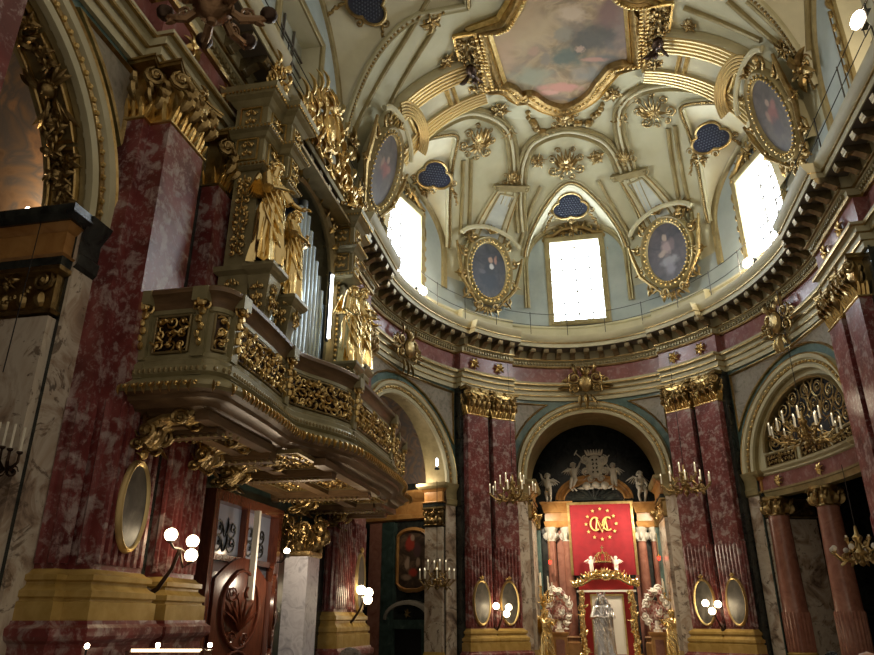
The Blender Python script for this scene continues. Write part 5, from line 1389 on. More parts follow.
for px, r in cols_px:
    x, z0 = AP(px, 533, YB+.1); _, zc = AP(px, 541, YB+.1)
    c = MB(); c.lathe([(.20,-.6),(.205,0),(.17,zc)], 16, Matrix.Translation((x, YB, 0))); c.build('column', 'pink_marble', alt)
    k = MB(); k.lathe([(.17,zc-.02),(.20,zc),(.18,zc+.05),(.24,z0+.10),(.28,z0+.16),(.28,z0+.22)], 12, Matrix.Translation((x, YB, 0)))
    for i in range(8):
        a = 2*PI*i/8; F = Matrix.Translation((x, YB, zc)) @ Matrix.Rotation(a, 4, 'Z') @ Matrix.Translation((0,.18,0)); leaf(k, F, 0, .05, PI/2, .3, .14, .07, 0)
    k.build('column_capital', 'stone_white', alt)
    q = MB(); block_rings(q, [(.05,-1.7),(.05,-.85),(.0,-.8),(.0,-.7),(.05,-.66),(.02,-.6)], .42, .42, x=x, y=YB); q.build('column_pedestal', 'orange_marble', alt)
for (a, c_) in ((541,572),(632,662)):
    x0, _ = AP(a, 510, YB+.1); x1, _ = AP(c_, 510, YB+.1); z0 = AP(a, 528, YB+.1)[1]; z1 = AP(a, 503, YB+.1)[1]
    e = MB(); block_rings(e, [(.0,z0),(.03,z0+.1),(.06,z0+.22),(.0,z0+.25),(.0,z0+.55),(.04,z0+.58),(.12,z1-.12),(.18,z1-.05),(.18,z1)], x1-x0-.3, .55, x=(x0+x1)/2, y=YB-.05); e.build('entablature_block', 'orange_marble', alt)
z0 = AP(600,528,YB)[1]; z1 = AP(600,503,YB)[1]
e = MB(); block_rings(e, [(.0,z0),(.03,z0+.2),(.0,z0+.25),(.0,z0+.6),(.1,z1-.1),(.12,z1)], 3.0, .3, y=YB-.35); e.build('entablature', 'orange_marble', alt)
# curved pediment
zc = AP(600,500,YB)[1]; top = AP(600,482,YB)[1]; rx = AP(632,500,YB)[0]; rp = 1.25
pts = [(Vector((-rp*math.cos(PI*i/24), YB+.1, zc+(top-zc)*math.sin(PI*i/24))), Vector((0,1,0))) for i in range(25)]
sweep3(pts, [(-.30,-.5),(-.30,.02),(-.22,.05),(-.18,0),(-.08,.02),(0,.12),(.05,.2),(.07,.2),(.07,-.5)]).build('curved_pediment', 'orange_marble', alt)
sh = MB(); sh.add([p-Vector((0,.1,0)) for p, _ in pts], [tuple(range(25))]); 
for i in range(11): a = PI*(i+.5)/11; sh.tube([(0, YB+.02, zc+.02), (rp*.8*math.cos(a), YB+.05, zc+(top-zc)*.75*math.sin(a))], [.02,.08], 5)
sh.build('shell', 'dark_marble', alt)
# flanking dark pilasters
for a, c_ in ((528,543),(661,674)):
    x0, _ = AP(a, 580, -1.9); x1, _ = AP(c_, 580, -1.9); z = AP(535, 530, -1.9)[1]
    p_ = MB(); p_.box(((x0+x1)/2, -1.9, (z+FLOORH)/2), (x1-x0, .3, z-FLOORH)); p_.build('side_pilaster', 'teal_marble', alt, smooth=False)
    k = MB(); block_rings(k, [(.02,z-.02),(.04,z),(.0,z+.04),(.04,z+.4),(.12,z+.5),(.12,z+.58)], x1-x0, .34, x=(x0+x1)/2, y=-1.9); ornbox(k, (x0+x1)/2, -1.7, z+.24, .5, .4, 4, cell=.14); k.build('side_capital', 'old_gold', alt)
# ---- statues on the pediment
def AT(x, y, d): u, v = AP(x, y, d); return Vector((u, d, v))
PUT = dict(headk=1.65, fat=1.75)
def putto(name, px, py, H, d, rz, lab, pose, m='stone_white', wings=True, group='putti on the altar pediment'):
    p = AT(px, py, d); M = AM @ Matrix.Translation(p) @ Matrix.Rotation(rz, 4, 'Z'); P = dict(pose)
    P.setdefault('head', (0,.012,.92)); P.setdefault('crown', (0,.0,.995))
    return statue(name, lab, 'statue', M, H, m, P, None, dict(spread=.7, up=.5, L=.30, feathers=6) if wings else None, group=group, longhair=False, **PUT)
sit = dict(knL=(-.08,.16,.44), anL=(-.08,.18,.22), toL=(-.085,.25,.19), knR=(.08,.18,.47), anR=(.07,.12,.25), toR=(.07,.19,.20))
y_ = YB+.15
putto('stone_putto', 549, 503, 1.15, y_, .2, 'white stone putto with raised arm at the left end of the altar pediment', dict(elL=(-.20,.0,.86), haL=(-.24,.0,1.02), fiL=(-.26,.0,1.05), elR=(.2,.02,.72), haR=(.30,.08,.66), fiR=(.33,.09,.64), knR=(.09,.10,.32), anR=(.06,-.02,.12)))
putto('stone_putto', 575, 492, 1.15, y_, -.2, 'white stone putto leaning against the left side of the coat of arms', dict(elR=(.19,.0,.88), haR=(.24,.02,1.03), fiR=(.25,.02,1.06), elL=(-.2,.02,.74), haL=(-.32,.06,.70), fiL=(-.35,.07,.70), knL=(-.14,.12,.34), anL=(-.17,.06,.12), knR=(.0,.14,.36), anR=(-.07,.06,.16)))
putto('stone_putto', 615, 490, 1.05, y_, .2, 'white stone putto standing at the right side of the coat of arms', dict(elL=(-.19,.0,.86), haL=(-.22,.02,1.0), fiL=(-.23,.02,1.03), elR=(.2,.02,.70), haR=(.24,.1,.6), fiR=(.25,.12,.58)))
putto('stone_putto', 642, 503, 1.25, y_, -.35, 'white stone putto curled over at the right end of the altar pediment', dict(chest=(0,.06,.70), neckb=(-.02,.10,.78), neck=(-.02,.12,.80), head=(-.04,.15,.86), crown=(-.05,.15,.93), shL=(-.11,.08,.75), shR=(.09,.08,.75), elL=(-.18,.16,.62), haL=(-.10,.25,.56), fiL=(-.08,.28,.56), elR=(.16,.14,.60), haR=(.12,.24,.52), fiR=(.1,.27,.5), knL=(-.10,.20,.40), anL=(-.12,.08,.22), knR=(.10,.18,.36), anR=(.10,.06,.14)))
# drapery beside the left putto, cherub cloud under the arms
t = thing('coat_of_arms', 'white stone coat of arms with crown and crossed staffs above the altar banner', 'coat of arms', M=AM @ Matrix.Translation(AT(596, 480, y_)))
s = MB(); s.blob((0,0,.55), (.36,.14,.48), None, 14, 9); s.build('shield', 'stone_white', t)
s = MB()
for q in (-1, 1):
    curl(s, ID, q*.36, .85, .17, PI/2, 1.6, -q, .055, .08, 6); curl(s, ID, q*.38, .35, .16, -PI/2, 1.6, q, .055, .08, 6); leaf(s, ID, q*.3, .6, PI/2-q*.9, .35, .18, .1); curl(s, ID, q*.2, .05, .15, 0, 1.5, q, .05, .1, 6)
for i in range(7): leaf(s, ID, (i-3)*.09, 1.0, PI/2-(i-3)*.12, .26, .11, .08, 0)
s.tube([(-.3,.05,1.02),(0,.1,1.06),(.3,.05,1.02)], .05, 6); s.build('scroll_border', 'stone_white', t)
s = MB(); s.tube([(-.75,-.02,1.15),(.3,-.05,.1)], .02, 6); s.tube([(.62,-.02,1.0),(-.5,-.05,.0)], .02, 6); s.tube([(-.80,-.02,1.05),(-.68,-.02,1.26)], .025, 5); s.build('crossed_staffs', 'stone_white', t)
s = MB()
for i in range(4): ornbox(s, 0, .13, .3+.17*i, .3, .12, i, cell=.1)
s.build('shield_relief', 'dark_marble', t)
t = thing('cherub_heads', 'cluster of white stone cherub heads and clouds under the coat of arms', 'statue', M=AM @ Matrix.Translation(AT(596, 489, y_+.15)))
for i, x in enumerate((-.36, 0, .36)):
    s = MB(); s.blob((x, .05, .1+.06*(i == 1)), .14, None, 10, 7); s.blob((x, .19, .09+.06*(i == 1)), .025, None, 5, 4)
    for k in range(7): a = PI*k/6; s.blob((x+.13*math.cos(a), .02, .13+.12*math.sin(a)), .05, None, 6, 4)
    for q in (-1, 1): leaf(s, ID, x+q*.1, .02, PI/2-q*1.3, .28, .15, .06)
    s.build('cherub_head', 'stone_white', t)
# ---- red banner
BX = AP(601, 503, -1.72)[0]; zt = AP(601, 503, -1.72)[1]; zb = AP(605, 575, -1.72)[1]
bx0, bx1 = AP(567, 505, -1.72)[0], AP(632, 505, -1.72)[0]
ban = thing('altar_banner', 'red velvet banner with gold border and gold monogram hanging over the altar', 'banner', M=AM @ Matrix.Translation(((bx0+bx1)/2, -1.72, 0)))
hw = (bx1-bx0)/2
def clothm(x0, x1, z0, z1, y=0, amp=.02):
    rows = []
    for j in range(13):
        z = z0+(z1-z0)*j/12; rows.append([Vector((x0+(x1-x0)*i/28, y+amp*math.sin(i*.9+.4*math.sin(z*2))*(.4+.6*(z1-z)/(z1-z0)), z)) for i in range(29)])
    m = MB().grid(rows); o = len(m.v); m.grid([[p+Vector((0,-.03,0)) for p in r] for r in rows][::-1]); return m
clothm(-hw*.94, hw*.94, zb, zt).build('cloth', 'velvet', ban)
m = MB(); 
for x in (-hw*.97, hw*.97): m.box((x,.0,(zt+zb)/2), (.09,.07,zt-zb))
m.box((0,.0,zt), (hw*2.05,.08,.10)); m.build('gold_border', 'gold', ban, smooth=False)
# monogram: C - M over V - C interlaced
zc_ = AP(601, 524, -1.72)[1]; mx = AP(601,524,-1.72)[0]-(bx0+bx1)/2
g = MB(); r = .032
def arc(cx, cz, rx, rz, a0, a1, n=14): return [(cx+rx*math.cos(a0+(a1-a0)*i/n), .05, cz+rz*math.sin(a0+(a1-a0)*i/n)) for i in range(n+1)]
g.tube(arc(mx-.22, zc_, .19, .25, .9, 2*PI-.9), r, 6); g.tube(arc(mx+.26, zc_, .19, .25, .9, 2*PI-.9), r, 6)
g.tube([(mx-.20,.06,zc_-.20),(mx-.14,.06,zc_+.23),(mx+.02,.06,zc_-.08),(mx+.17,.06,zc_+.23),(mx+.23,.06,zc_-.20)], r, 6)
g.tube([(mx-.17,.075,zc_+.20),(mx+.02,.075,zc_-.32),(mx+.20,.075,zc_+.20)], r, 6)
g.build('monogram', 'gold_thread', ban)
for i in range(12):
    a = 2*PI*i/12; s = MB(); cx, cz = mx+.58*math.cos(a), zc_+.58*math.sin(a)
    pts = [(cx+(.075 if k % 2 == 0 else .03)*math.sin(PI*k/5), cz+(.075 if k % 2 == 0 else .03)*math.cos(PI*k/5)) for k in range(10)]
    s.prism(pts, .03, .06, YF); s.build('star', 'gold_thread', ban, smooth=False)
# crown on the banner
cz = AP(603, 562, -1.6)[1]; s = MB()
s.tube([(.26*math.cos(2*PI*i/20), .12+.10*math.sin(2*PI*i/20), 0) for i in range(20)], .05, 6, closed=True)
for i in range(6):
    a = 2*PI*i/6+.2; s.tube([(.26*math.cos(a), .12+.1*math.sin(a), .03), (.30*math.cos(a), .12+.12*math.sin(a), .18), (.16*math.cos(a), .12+.06*math.sin(a), .34), (0,.12,.30)], .025, 5); s.blob((.29*math.cos(a), .12+.12*math.sin(a), .2), .035, None, 6, 4)
s.blob((0,.12,.36), .06, None, 6, 5); s.box((0,.12,.50), (.03,.03,.2)); s.box((0,.12,.52), (.12,.03,.03))
tag(s.build('votive_crown', 'bright_gold', M=AM @ Matrix.Translation((AP(603,562,-1.6)[0], -1.6, cz)), origin=tuple(AM @ Vector((AP(603,562,-1.6)[0], -1.6, cz)))), 'gilded crown fixed on the lower half of the red banner', 'crown')
for px, rz, lab in ((592, -.4, 'small white putto left under the crown on the red banner'), (617, .4, 'small white putto right under the crown on the red banner')):
    putto('small_putto', px, 574, .62, -1.5, rz, lab, dict(elR=(.2,.02,.86), haR=(.24,.04,1.0), fiR=(.25,.04,1.03)) if px < 600 else dict(elL=(-.2,.02,.86), haL=(-.24,.04,1.0), fiL=(-.25,.04,1.03)), m='white_cloth', group='putti under the crown')
# ---- gilded throne with its canopy crest, red panel and white frame
YT = -1.15
thr = thing('altar_throne', 'gilded altar throne with scrolled crest and red back behind the silver statue', 'throne', M=AM @ Matrix.Translation((AP(607,600,YT)[0], YT, 0)))
X0 = AP(607,600,YT)[0]
def TX(px, py): u, v = AP(px, py, YT); return u-X0, v
zl = TX(607, 591)[1]; zc2 = TX(607,575)[1]
hw = TX(637,600)[0]
m = MB(); m.box((0,-.12,(zl+.42+FLOORH)/2), (hw*1.85,.08,zl+.42-FLOORH)); m.build('red_back', 'red_panel', thr, smooth=False)
m = MB(); m.box((0,-.02,zl), (hw*2.0,.12,.07)); m.build('shelf', 'white_cloth', thr, smooth=False)
m = MB(); w2 = TX(623,600)[0]; z2 = TX(607,595)[1]
m.box((0,-.05,(z2-1.2)/2), (w2*1.9,.05,z2+1.2)); m.build('white_panel', 'white_cloth', thr, smooth=False)
m = MB()
for x in (-w2, w2): m.box((x,-.02,(z2-1.2)/2), (.06,.08,z2+1.25))
m.box((0,-.02,z2), (w2*2.05,.08,.07)); m.build('panel_frame', 'gold', thr, smooth=False)
m = MB(); R = random.Random(2)
for q in (-1, 1):
    for i in range(8):
        x = q*(.08+.15*i); z = zl+.22+.36*math.exp(-((abs(x)-.35)/.5)**2)*R.uniform(.8,1.2)
        curl(m, ID, x, z, .13, R.uniform(0,6), 1.5, q, .035, .08, 5, .02); leaf(m, ID, x, z-.1, PI/2-q*R.uniform(0,1.2), .32, .12, .08); leaf(m, ID, x, z, R.uniform(0,6), .22, .1, .08)
    m.tube([(q*.1,.05,zl+.45),(q*.5,.08,zl+.42),(q*.9,.08,zl+.2),(q*1.25,.06,zl+.38)], [.04,.05,.05,.03], 6)
for i in range(7): leaf(m, ID, 0, zl+.5, PI/2+(i-3)*.35, .35, .12, .1, 0)
m.blob((0,.08,zl+.5), (.16,.1,.14), None, 8, 6); m.build('crest', 'bright_gold', thr)
for q in (-1, 1):
    m = MB(); x = q*(TX(633,600)[0]-.03)
    for i in range(16):
        z = zl-.1-.16*i; curl(m, ID, x+R.uniform(-.06,.06), z, .12, R.uniform(0,6), 1.4, R.choice((-1,1)), .035, .08, 5, .03); leaf(m, ID, x, z, R.uniform(0,6), .26, .11, .1); m.blob((x+R.uniform(-.08,.08), .12, z+.05), .05, None, 6, 4)
    m.tube([(x,.0,zl),(x+.03*q,.03,zl-1.2),(x,.0,zl-2.6)], [.09,.11,.13], 8); m.build('side_post', 'bright_gold', thr)
# ---- silver Madonna
p = AT(606.5, 664, -.55); zz = AT(606.5, 594, -.55).z
H = (zz-p.z)/.99
M = AM @ Matrix.Translation(p)
st = statue('silver_statue', 'silver crowned Madonna statue holding the Child in front of the white panel', 'statue', M, H, 'silver', dict(elL=(-.15,.06,.66), haL=(-.05,.14,.66), fiL=(-.02,.15,.66), elR=(.15,.06,.65), haR=(.08,.15,.66), fiR=(.05,.17,.66)), dict(folds=9, seed=9, r0=.145, r1=.075, z0=0, z1=.80, depth=.7))
m = MB()
for q in (-1, 1):
    m.tube([(q*.03*H,-.03*H,.955*H),(q*.075*H,-.01*H,.90*H),(q*.10*H,-.02*H,.80*H),(q*.13*H,-.03*H,.62*H),(q*.13*H,-.02*H,.40*H),(q*.14*H,-.02*H,.12*H)], [.024*H,.026*H,.028*H,.03*H,.03*H,.035*H], 8)
m.build('veil', 'silver', st, ang=80)
m = MB()
for i in range(9): a = 2*PI*i/9; m.tube([(.05*H*math.cos(a), .05*H*math.sin(a), .95*H), (.065*H*math.cos(a), .065*H*math.sin(a), 1.02*H)], [.012*H,.006*H], 5); 
m.tube([(.052*H*math.cos(2*PI*i/16), .052*H*math.sin(2*PI*i/16), .955*H) for i in range(16)], .012*H, 5, closed=True); m.build('crown', 'silver', st)
ch = human_mb(dict(knL=(-.08,.16,.44), anL=(-.08,.18,.22), knR=(.08,.18,.47), anR=(.07,.12,.25)), 1, 1.5, H*.36, 1.3); ch.v = [(x+.11*H, y+.13*H, z+.50*H) for x, y, z in ch.v]; ch.build('child', 'silver', st, ang=80)
# ---- white and coral reliquary scrolls, standing on orange pedestals
for sx, px, lab in ((-1, 560, 'left'), (1, 658, 'right')):
    x, z = AP(px, 632, -.9); 
    t = thing('altar_pedestal', 'orange marble pedestal %s of the altar throne' % lab, 'pedestal', M=AM @ Matrix.Translation((x, -.9, 0)))
    m = MB(); block_rings(m, [(.06,FLOORH),(.06,-1.5),(.0,-1.4),(.0,z-.16),(.05,z-.10),(.08,z-.04),(.08,z)], .50, .45); m.build('block', 'orange_marble', t, smooth=False)
    m = MB(); m.box((0,.235,(z-1.5)/2), (.3,.03,z+1.0)); m.build('inset_panel', 'pink_marble', t, smooth=False)
    r = thing('scroll_reliquary', 'coral red and white scrolled reliquary on the %s altar pedestal' % lab, 'reliquary', M=AM @ Matrix.Translation((x, -.9, z)))
    a = MB(); b2 = MB(); R = random.Random(8)
    zt_ = AP(px, 587, -.9)[1]-z
    zc3 = zt_*.48
    a.blob((0,-.02,zc3*.85), (.25,.08,zt_*.30), None, 12, 8); b2.tube([(0,0,0),(0,.02,zt_*.25)], [.16,.08], 8)
    for i in range(18):
        an = 2*PI*i/18; x, zz = .33*math.cos(an)*(1+.25*math.sin(an*2+1)), zc3+zt_*.42*math.sin(an)
        curl(b2 if i % 3 else a, ID, x, zz, .15, R.uniform(0,6), 1.5, R.choice((-1,1)), .042, .08, 6, .02); leaf(b2, ID, x*.8, zz*.95, an+.6, .26, .10, .08)
    for i in range(5): curl(b2 if i % 2 else a, ID, R.uniform(-.14,.14), zc3+R.uniform(-.3,.3), .13, R.uniform(0,6), 1.5, 1, .035, .1, 6, .06)
    curl(b2, ID, sx*.16, zt_*.95, .17, 0, 1.6, sx, .045, .05, 6); curl(b2, ID, -sx*.14, zt_*.80, .14, 0, 1.6, -sx, .045, .05, 6)
    a.build('scrolls', 'coral', r); b2.build('stem', 'white_cloth', r)
# ---- candelabra and large gilded angels at the sides
def candelabrum(px, py, ptop, d, lab, name='candelabrum', n=7, rad=.34, lean=0):
    p = AT(px, py, d); zt_ = AT(px, ptop, d).z-p.z
    t = thing(name, lab, 'candelabrum', M=AM @ Matrix.Translation(p), group='candelabra beside the altar')
    s = MB(); s.lathe([(.16,0),(.14,.06),(.05,.12),(.08,.22),(.04,.32),(.07,.42),(.04,.5)], 10); 
    for i in range(n):
        a = 2*PI*i/n; x, y = rad*math.cos(a), rad*.8*math.sin(a); h = .55+.16*(i % 3); s.tube([(0,0,.35),(x*.6,y*.6,.32),(x,y,.42),(x,y,h)], .025, 5); s.lathe([(.02,h-.02),(.06,h),(.065,h+.03),(.03,h+.03)], 8, Matrix.Translation((x,y,0)))
    for k in range(14): leaf(s, Matrix.Rotation(k*.9, 4, 'Z'), 0, .12+.03*k, .8, .25, .1, .05)
    s.build('stand', 'bright_gold', t)
    for i in range(n):
        a = 2*PI*i/n; x, y = rad*math.cos(a), rad*.8*math.sin(a); h = .58+.16*(i % 3); c = MB().tube([(x,y,h),(x,y,h+max(.3, zt_-.95)+.05*(i % 2))], .024, 6); c.build('candle', 'wax', t)
candelabrum(544, 612, 572, -.45, 'tall gilded candelabrum with white candles left of the altar')
candelabrum(675, 610, 572, -.45, 'tall gilded candelabrum with white candles right of the altar')
for px, lab, rz, q in ((548, 'large gilded winged angel kneeling at the left of the altar', -.9, -1), (677, 'large gilded winged angel kneeling at the right of the altar', .9, 1)):
    p = AT(px, 664, .12); zz = AT(px, 610, .12).z; H = (zz-p.z)/.97
    statue('altar_angel', lab, 'statue', AM @ Matrix.Translation(p) @ Matrix.Rotation(rz, 4, 'Z'), H, 'bright_gold', dict(elL=(-.15,.1,.72), haL=(-.06,.22,.78), fiL=(-.05,.25,.79), elR=(.15,.1,.72), haR=(.06,.22,.78), fiR=(.05,.25,.79)), dict(folds=7, seed=5, r0=.17, z0=.0), dict(spread=.3, up=.5, L=.45, feathers=10), group='gilded angels of the altar')
# ---- altar table with cloth
t = thing('altar_table', 'marble altar table with white cloth, low below the silver statue', 'altar', M=AM @ Matrix.Translation((X0, -.45, 0)))
z = AP(607, 662, -.45)[1]
m = MB(); block_rings(m, [(.05,FLOORH),(.05,-1.5),(0,-1.45),(0,z-.12),(.06,z-.05),(.06,z)], 2.3, .7); m.build('table_block', 'white_marble', t, smooth=False)
m = MB(); m.box((0,0,z+.015), (2.4,.8,.03)); m.build('altar_cloth', 'white_cloth', t, smooth=False)
# vigil lamps
for px, py, lab in ((550, 562, 'small red glowing vigil lamp left of the banner'), (659, 558, 'small red glowing vigil lamp right of the banner')):
    p = AT(px, py, -1.5); t = thing('vigil_lamp', lab, 'lamp', M=AM @ Matrix.Translation(p), group='red vigil lamps')
    MB().lathe([(.0,-.10),(.05,-.06),(.065,.02),(.06,.06)], 10).build('red_glass', 'red_glass', t); m = MB(); m.lathe([(.065,.05),(.08,.08),(.03,.12),(.0,.14)], 10); m.tube([(0,0,.12),(0,0,.9),(0,-.35,.9)], .012, 5); m.build('bracket', 'gold', t)

# small spot lamps on the imposts of the altar arch
for q, lab in ((-1, 'small spot lamp on the left impost of the altar arch'), (1, 'small spot lamp on the right impost of the altar arch')):
    P_ = Vector((q*2.35, -.55, 4.15)); t = thing('spot_lamp', lab, 'lamp', M=AM @ Matrix.Translation(P_), group='spot lamps of the altar')
    m = MB(); m.lathe([(.03,.1),(.07,.08),(.09,-.08),(.07,-.08)], 10); m.tube([(0,0,.08),(q*.12,-.05,.25),(q*.2,-.05,.25)], .015, 5); m.build('housing', 'iron', t); MB().blob((0,0,-.05), (.06,.06,.03), None, 8, 5).build('bulb', 'flood', t)
    l = bpy.data.lights.new('spot_light', 'SPOT'); l.energy = 760; l.color = (1,.84,.62); l.spot_size = 2.3; l.spot_blend = .8; l.shadow_soft_size = .12
    o = bpy.data.objects.new('spot_light', l); COL.objects.link(o); p = AM @ (P_+Vector((-q*.1,.6,-.12))); tgt = AM @ Vector((-q*.6, -1.6, 1.2)); o.location = p; o.rotation_euler = (tgt-p).to_track_quat('-Z', 'Y').to_euler()
# ================================================================ oval medallions, lamps, chandeliers
def place_wall(px, py, off): s, h = hit_wall(px, py, off); return s, h
def medallion(px, py, off, rx, rz, label, ry=0):
    s, h = place_wall(px, py, off); M = WM(s, h, off)
    t = thing('oval_medallion', label, 'picture', M=M)
    MB().prism(oval_pts(rx, rz), .0, .04, YF).build('picture', 'mirror_oval', t, smooth=False)
    n = 40; f = MB()
    f.grid([[Vector(((rx+o)*math.cos(2*PI*i/n), y, (rz+o)*math.sin(2*PI*i/n))) for o, y in ((-.02,.03),(0,.06),(.02,.07),(.03,.045),(.045,.06),(.06,.03),(.065,0))] for i in range(n)], closed_u=True); f.build('frame', 'leaf_gold', t)
    k = MB(); k.blob((0,.05,rz+.13), (.06,.05,.07), None, 6, 5); leaf(k, ID, 0, rz+.08, .6, .15, .07, .04); leaf(k, ID, 0, rz+.08, PI-.6, .15, .07, .04); k.build('cresting', 'gold', t)
    return t
def medallion_at(s, h, off, rx, rz, label):
    M = WM(s, h, off); t = thing('oval_medallion', label, 'picture', M=M)
    MB().prism(oval_pts(rx, rz), .0, .04, YF).build('picture', 'mirror_oval', t, smooth=False)
    n = 40; f = MB()
    f.grid([[Vector(((rx+o)*math.cos(2*PI*i/n), y, (rz+o)*math.sin(2*PI*i/n))) for o, y in ((-.02,.03),(0,.06),(.02,.07),(.03,.045),(.045,.06),(.06,.03),(.065,0))] for i in range(n)], closed_u=True); f.build('frame', 'leaf_gold', t)
    k = MB(); k.blob((0,.05,rz+.13), (.06,.05,.07), None, 6, 5); leaf(k, ID, 0, rz+.08, .6, .15, .07, .04); leaf(k, ID, 0, rz+.08, PI-.6, .15, .07, .04); k.build('cresting', 'gold', t)
    return t
medallion_at(S_L3-.74, 1.33, .745, .25, .52, 'large gold rimmed oval picture on the nearest left pilaster')
hm = 1.02
medallion_at(S_L1-.70, .50, .62, .33, .66, 'gold rimmed oval picture left of the altar, on the outer pilaster')
medallion_at(S_L1+.58, .50, .62, .33, .66, 'gold rimmed oval picture left of the altar, next to the altar arch')
medallion_at(S_R1-.54, .50, .62, .33, .66, 'gold rimmed oval picture right of the altar, next to the altar arch')
medallion_at(S_R1+.74, .50, .62, .33, .66, 'gold rimmed oval picture right of the altar, on the outer pilaster')
medallion_at(S_L2+.62, .85, .62, .32, .66, 'dim gold rimmed oval picture on the pilaster under the far end of the balcony')
# ---- globe lamps: three frosted globes on a bronze bracket
def globe_lamp(s, h, off, label, spots, r=.085, power=14):
    M = WM(s, h, off); t = thing('globe_lamp', label, 'lamp', M=M, group='globe lamps on the piers')
    b = MB(); b.tube([(0,-.30,-.75),(0,-.05,-.6),(0,.12,-.35),(0,.2,-.1)], [.05,.035,.025,.03], 6); b.blob((0,-.2,-.72), (.09,.09,.14), None, 8, 6)
    for x, y, z in spots: b.tube([(0,.2,-.1),(x*.6,.2+y*.4,z-.06-.1),(x,.2+y,z-r*1.1)], .018, 5); b.lathe([(.02,z-r*1.25),(.05,z-r),(.04,z-r*.8)], 8, Matrix.Translation((x,.2+y,0)))
    b.build('bracket', 'dark_bronze', t)
    for x, y, z in spots:
        MB().blob((x,.2+y,z), r, None, 12, 8).build('globe', 'lamp_globe', t)
    return t
def lamp_or_fill_light(p, power, col=(1,.78,.5), r=.15):
    l = bpy.data.lights.new('lamp_or_fill_light', 'POINT'); l.energy = power; l.color = col; l.shadow_soft_size = r
    o = bpy.data.objects.new('lamp_or_fill_light', l); COL.objects.link(o); o.location = p; return o
SP3 = [(-.26,.0,.06),(.22,.05,.02),(.05,.15,-.18)]
for s, h, off, lab in ((S_L3+.10, .97, .80, 'three glowing globes on a bronze bracket beside the nearest oval picture'), (S_L1, .33, .75, 'glowing globe lamp between the two oval pictures left of the altar'),
        (S_R1, .40, .75, 'glowing globe lamp between the two oval pictures right of the altar'), (S_L2+.0, .58, .75, 'glowing globe lamp under the far end of the organ balcony'), (S_R2+.2, .60, .75, 'glowing globe lamp at the right edge of the view')):
    globe_lamp(s, h, off, lab, SP3 if s != S_L2 else SP3[:2]+[(0,.1,-.15)], .085 if s < 9 else .11)
    lamp_or_fill_light(WM(s, h, off) @ Vector((0,.55,.05)), 4 if s > 9 else 4)
# ---- flood lamps standing on the cornice
for px, py, lab in ((420, 303, 'glaring flood lamp on the cornice at the foot of the left drum window'), (752, 270, 'glaring flood lamp on the cornice at the foot of the right drum window'), (863, 20, 'glaring flood lamp on the cornice at the top right corner')):
    s, h = hit_wall(px, py, .75); h = max(h, 10.75)
    p = W(s, h, .75); M = Matrix.Translation(p)
    t = thing('flood_lamp', lab, 'lamp', M=WM(s, h, .75), group='flood lamps on the cornice')
    b = MB(); b.box((0,-.06,0), (.36,.14,.24)); b.tube([(-.2,-.05,0),(-.2,-.05,-.28),(.2,-.05,-.28),(.2,-.05,0)], .015, 5); b.build('housing', 'iron', t, smooth=False)
    MB().blob((0,.10,.02), (.24,.12,.15), None, 12, 8).build('lens', 'flood', t)
    n = Wn(s); lamp_or_fill_light(p+n*.25+Vector((0,0,.12)), 260, (1,.80,.55), .12)
# ---- candle chandeliers
def chandelier(p, R_, n, lab, name='candle_chandelier', drop=2.0, H=1.0, mt='old_gold', tiers=2, cand=.26, cable=True, group='hanging candle chandeliers'):
    t = thing(name, lab, 'chandelier', M=Matrix.Translation(p), group=group)
    s = MB(); s.lathe([(0,-.30*H),(.05,-.27*H),(.09,-.2*H),(.05,-.12*H),(.13,-.02*H),(.16,.05*H),(.08,.14*H),(.05,.3*H),(.10,.4*H),(.12,.46*H),(.05,.55*H),(.03,.75*H),(0,.78*H)], 12)
    s.build('stem', mt, t)
    a = MB(); pts = []
    for tr in range(tiers):
        k = n if tr == 0 else max(4, n//2); rr = R_*(1 if tr == 0 else .55); z0 = .0 if tr == 0 else .34*H
        for i in range(k):
            an = 2*PI*i/k+tr*.3; c, d = math.cos(an), math.sin(an)
            a.tube([(c*.06,d*.06,z0+.02),(c*rr*.35,d*rr*.35,z0-.16*H),(c*rr*.75,d*rr*.75,z0-.12*H),(c*rr,d*rr,z0+.06*H)], [.022,.03,.026,.018], 6)
            F = Matrix.Translation((c*rr*.6,d*rr*.6,z0-.06*H)) @ Matrix.Rotation(an+PI/2-PI/2, 4, 'Z') @ Matrix.Rotation(0, 4, 'X'); S = Matrix(((c,-d,0,c*rr*.6),(d,c,0,d*rr*.6),(0,0,1,z0-.05*H),(0,0,0,1)))
            curl(a, S, 0, 0, rr*.15, 0, 1.5, 1, .02, 0, 5); leaf(a, S, .0, -.06, -1.0, .2, .08, .0); 
            a.lathe([(.015,z0+.05*H),(.055,z0+.07*H),(.06,z0+.10*H),(.025,z0+.10*H)], 8, Matrix.Translation((c*rr, d*rr, 0))); pts.append((c*rr, d*rr, z0+.10*H))
    a.build('arms', mt, t)
    for q in pts:
        cn = MB().tube([q, (q[0], q[1], q[2]+cand)], .026, 6).build('candle', 'wax', t)
        if cand > .1: MB().blob((q[0], q[1], q[2]+cand+.03), (.018,.018,.04), None, 6, 5).build('flame_bulb', 'candle_bulb', cn)
    if cable: MB().tube([(0,0,.75*H),(0,0,drop)], .010, 5).build('cable', 'iron', t)
    return t
def px_at(x, y, F): d = px_ray(x, y); return ORG+d*(F/d.y)
chandelier(px_at(513, 496, 24.6), .78, 10, 'gilt candle chandelier hanging before the pilaster left of the altar', drop=4.8, H=.95)
chandelier(px_at(686, 487, 23.2), .78, 10, 'gilt candle chandelier hanging before the pilaster right of the altar', drop=4.6, H=.95)
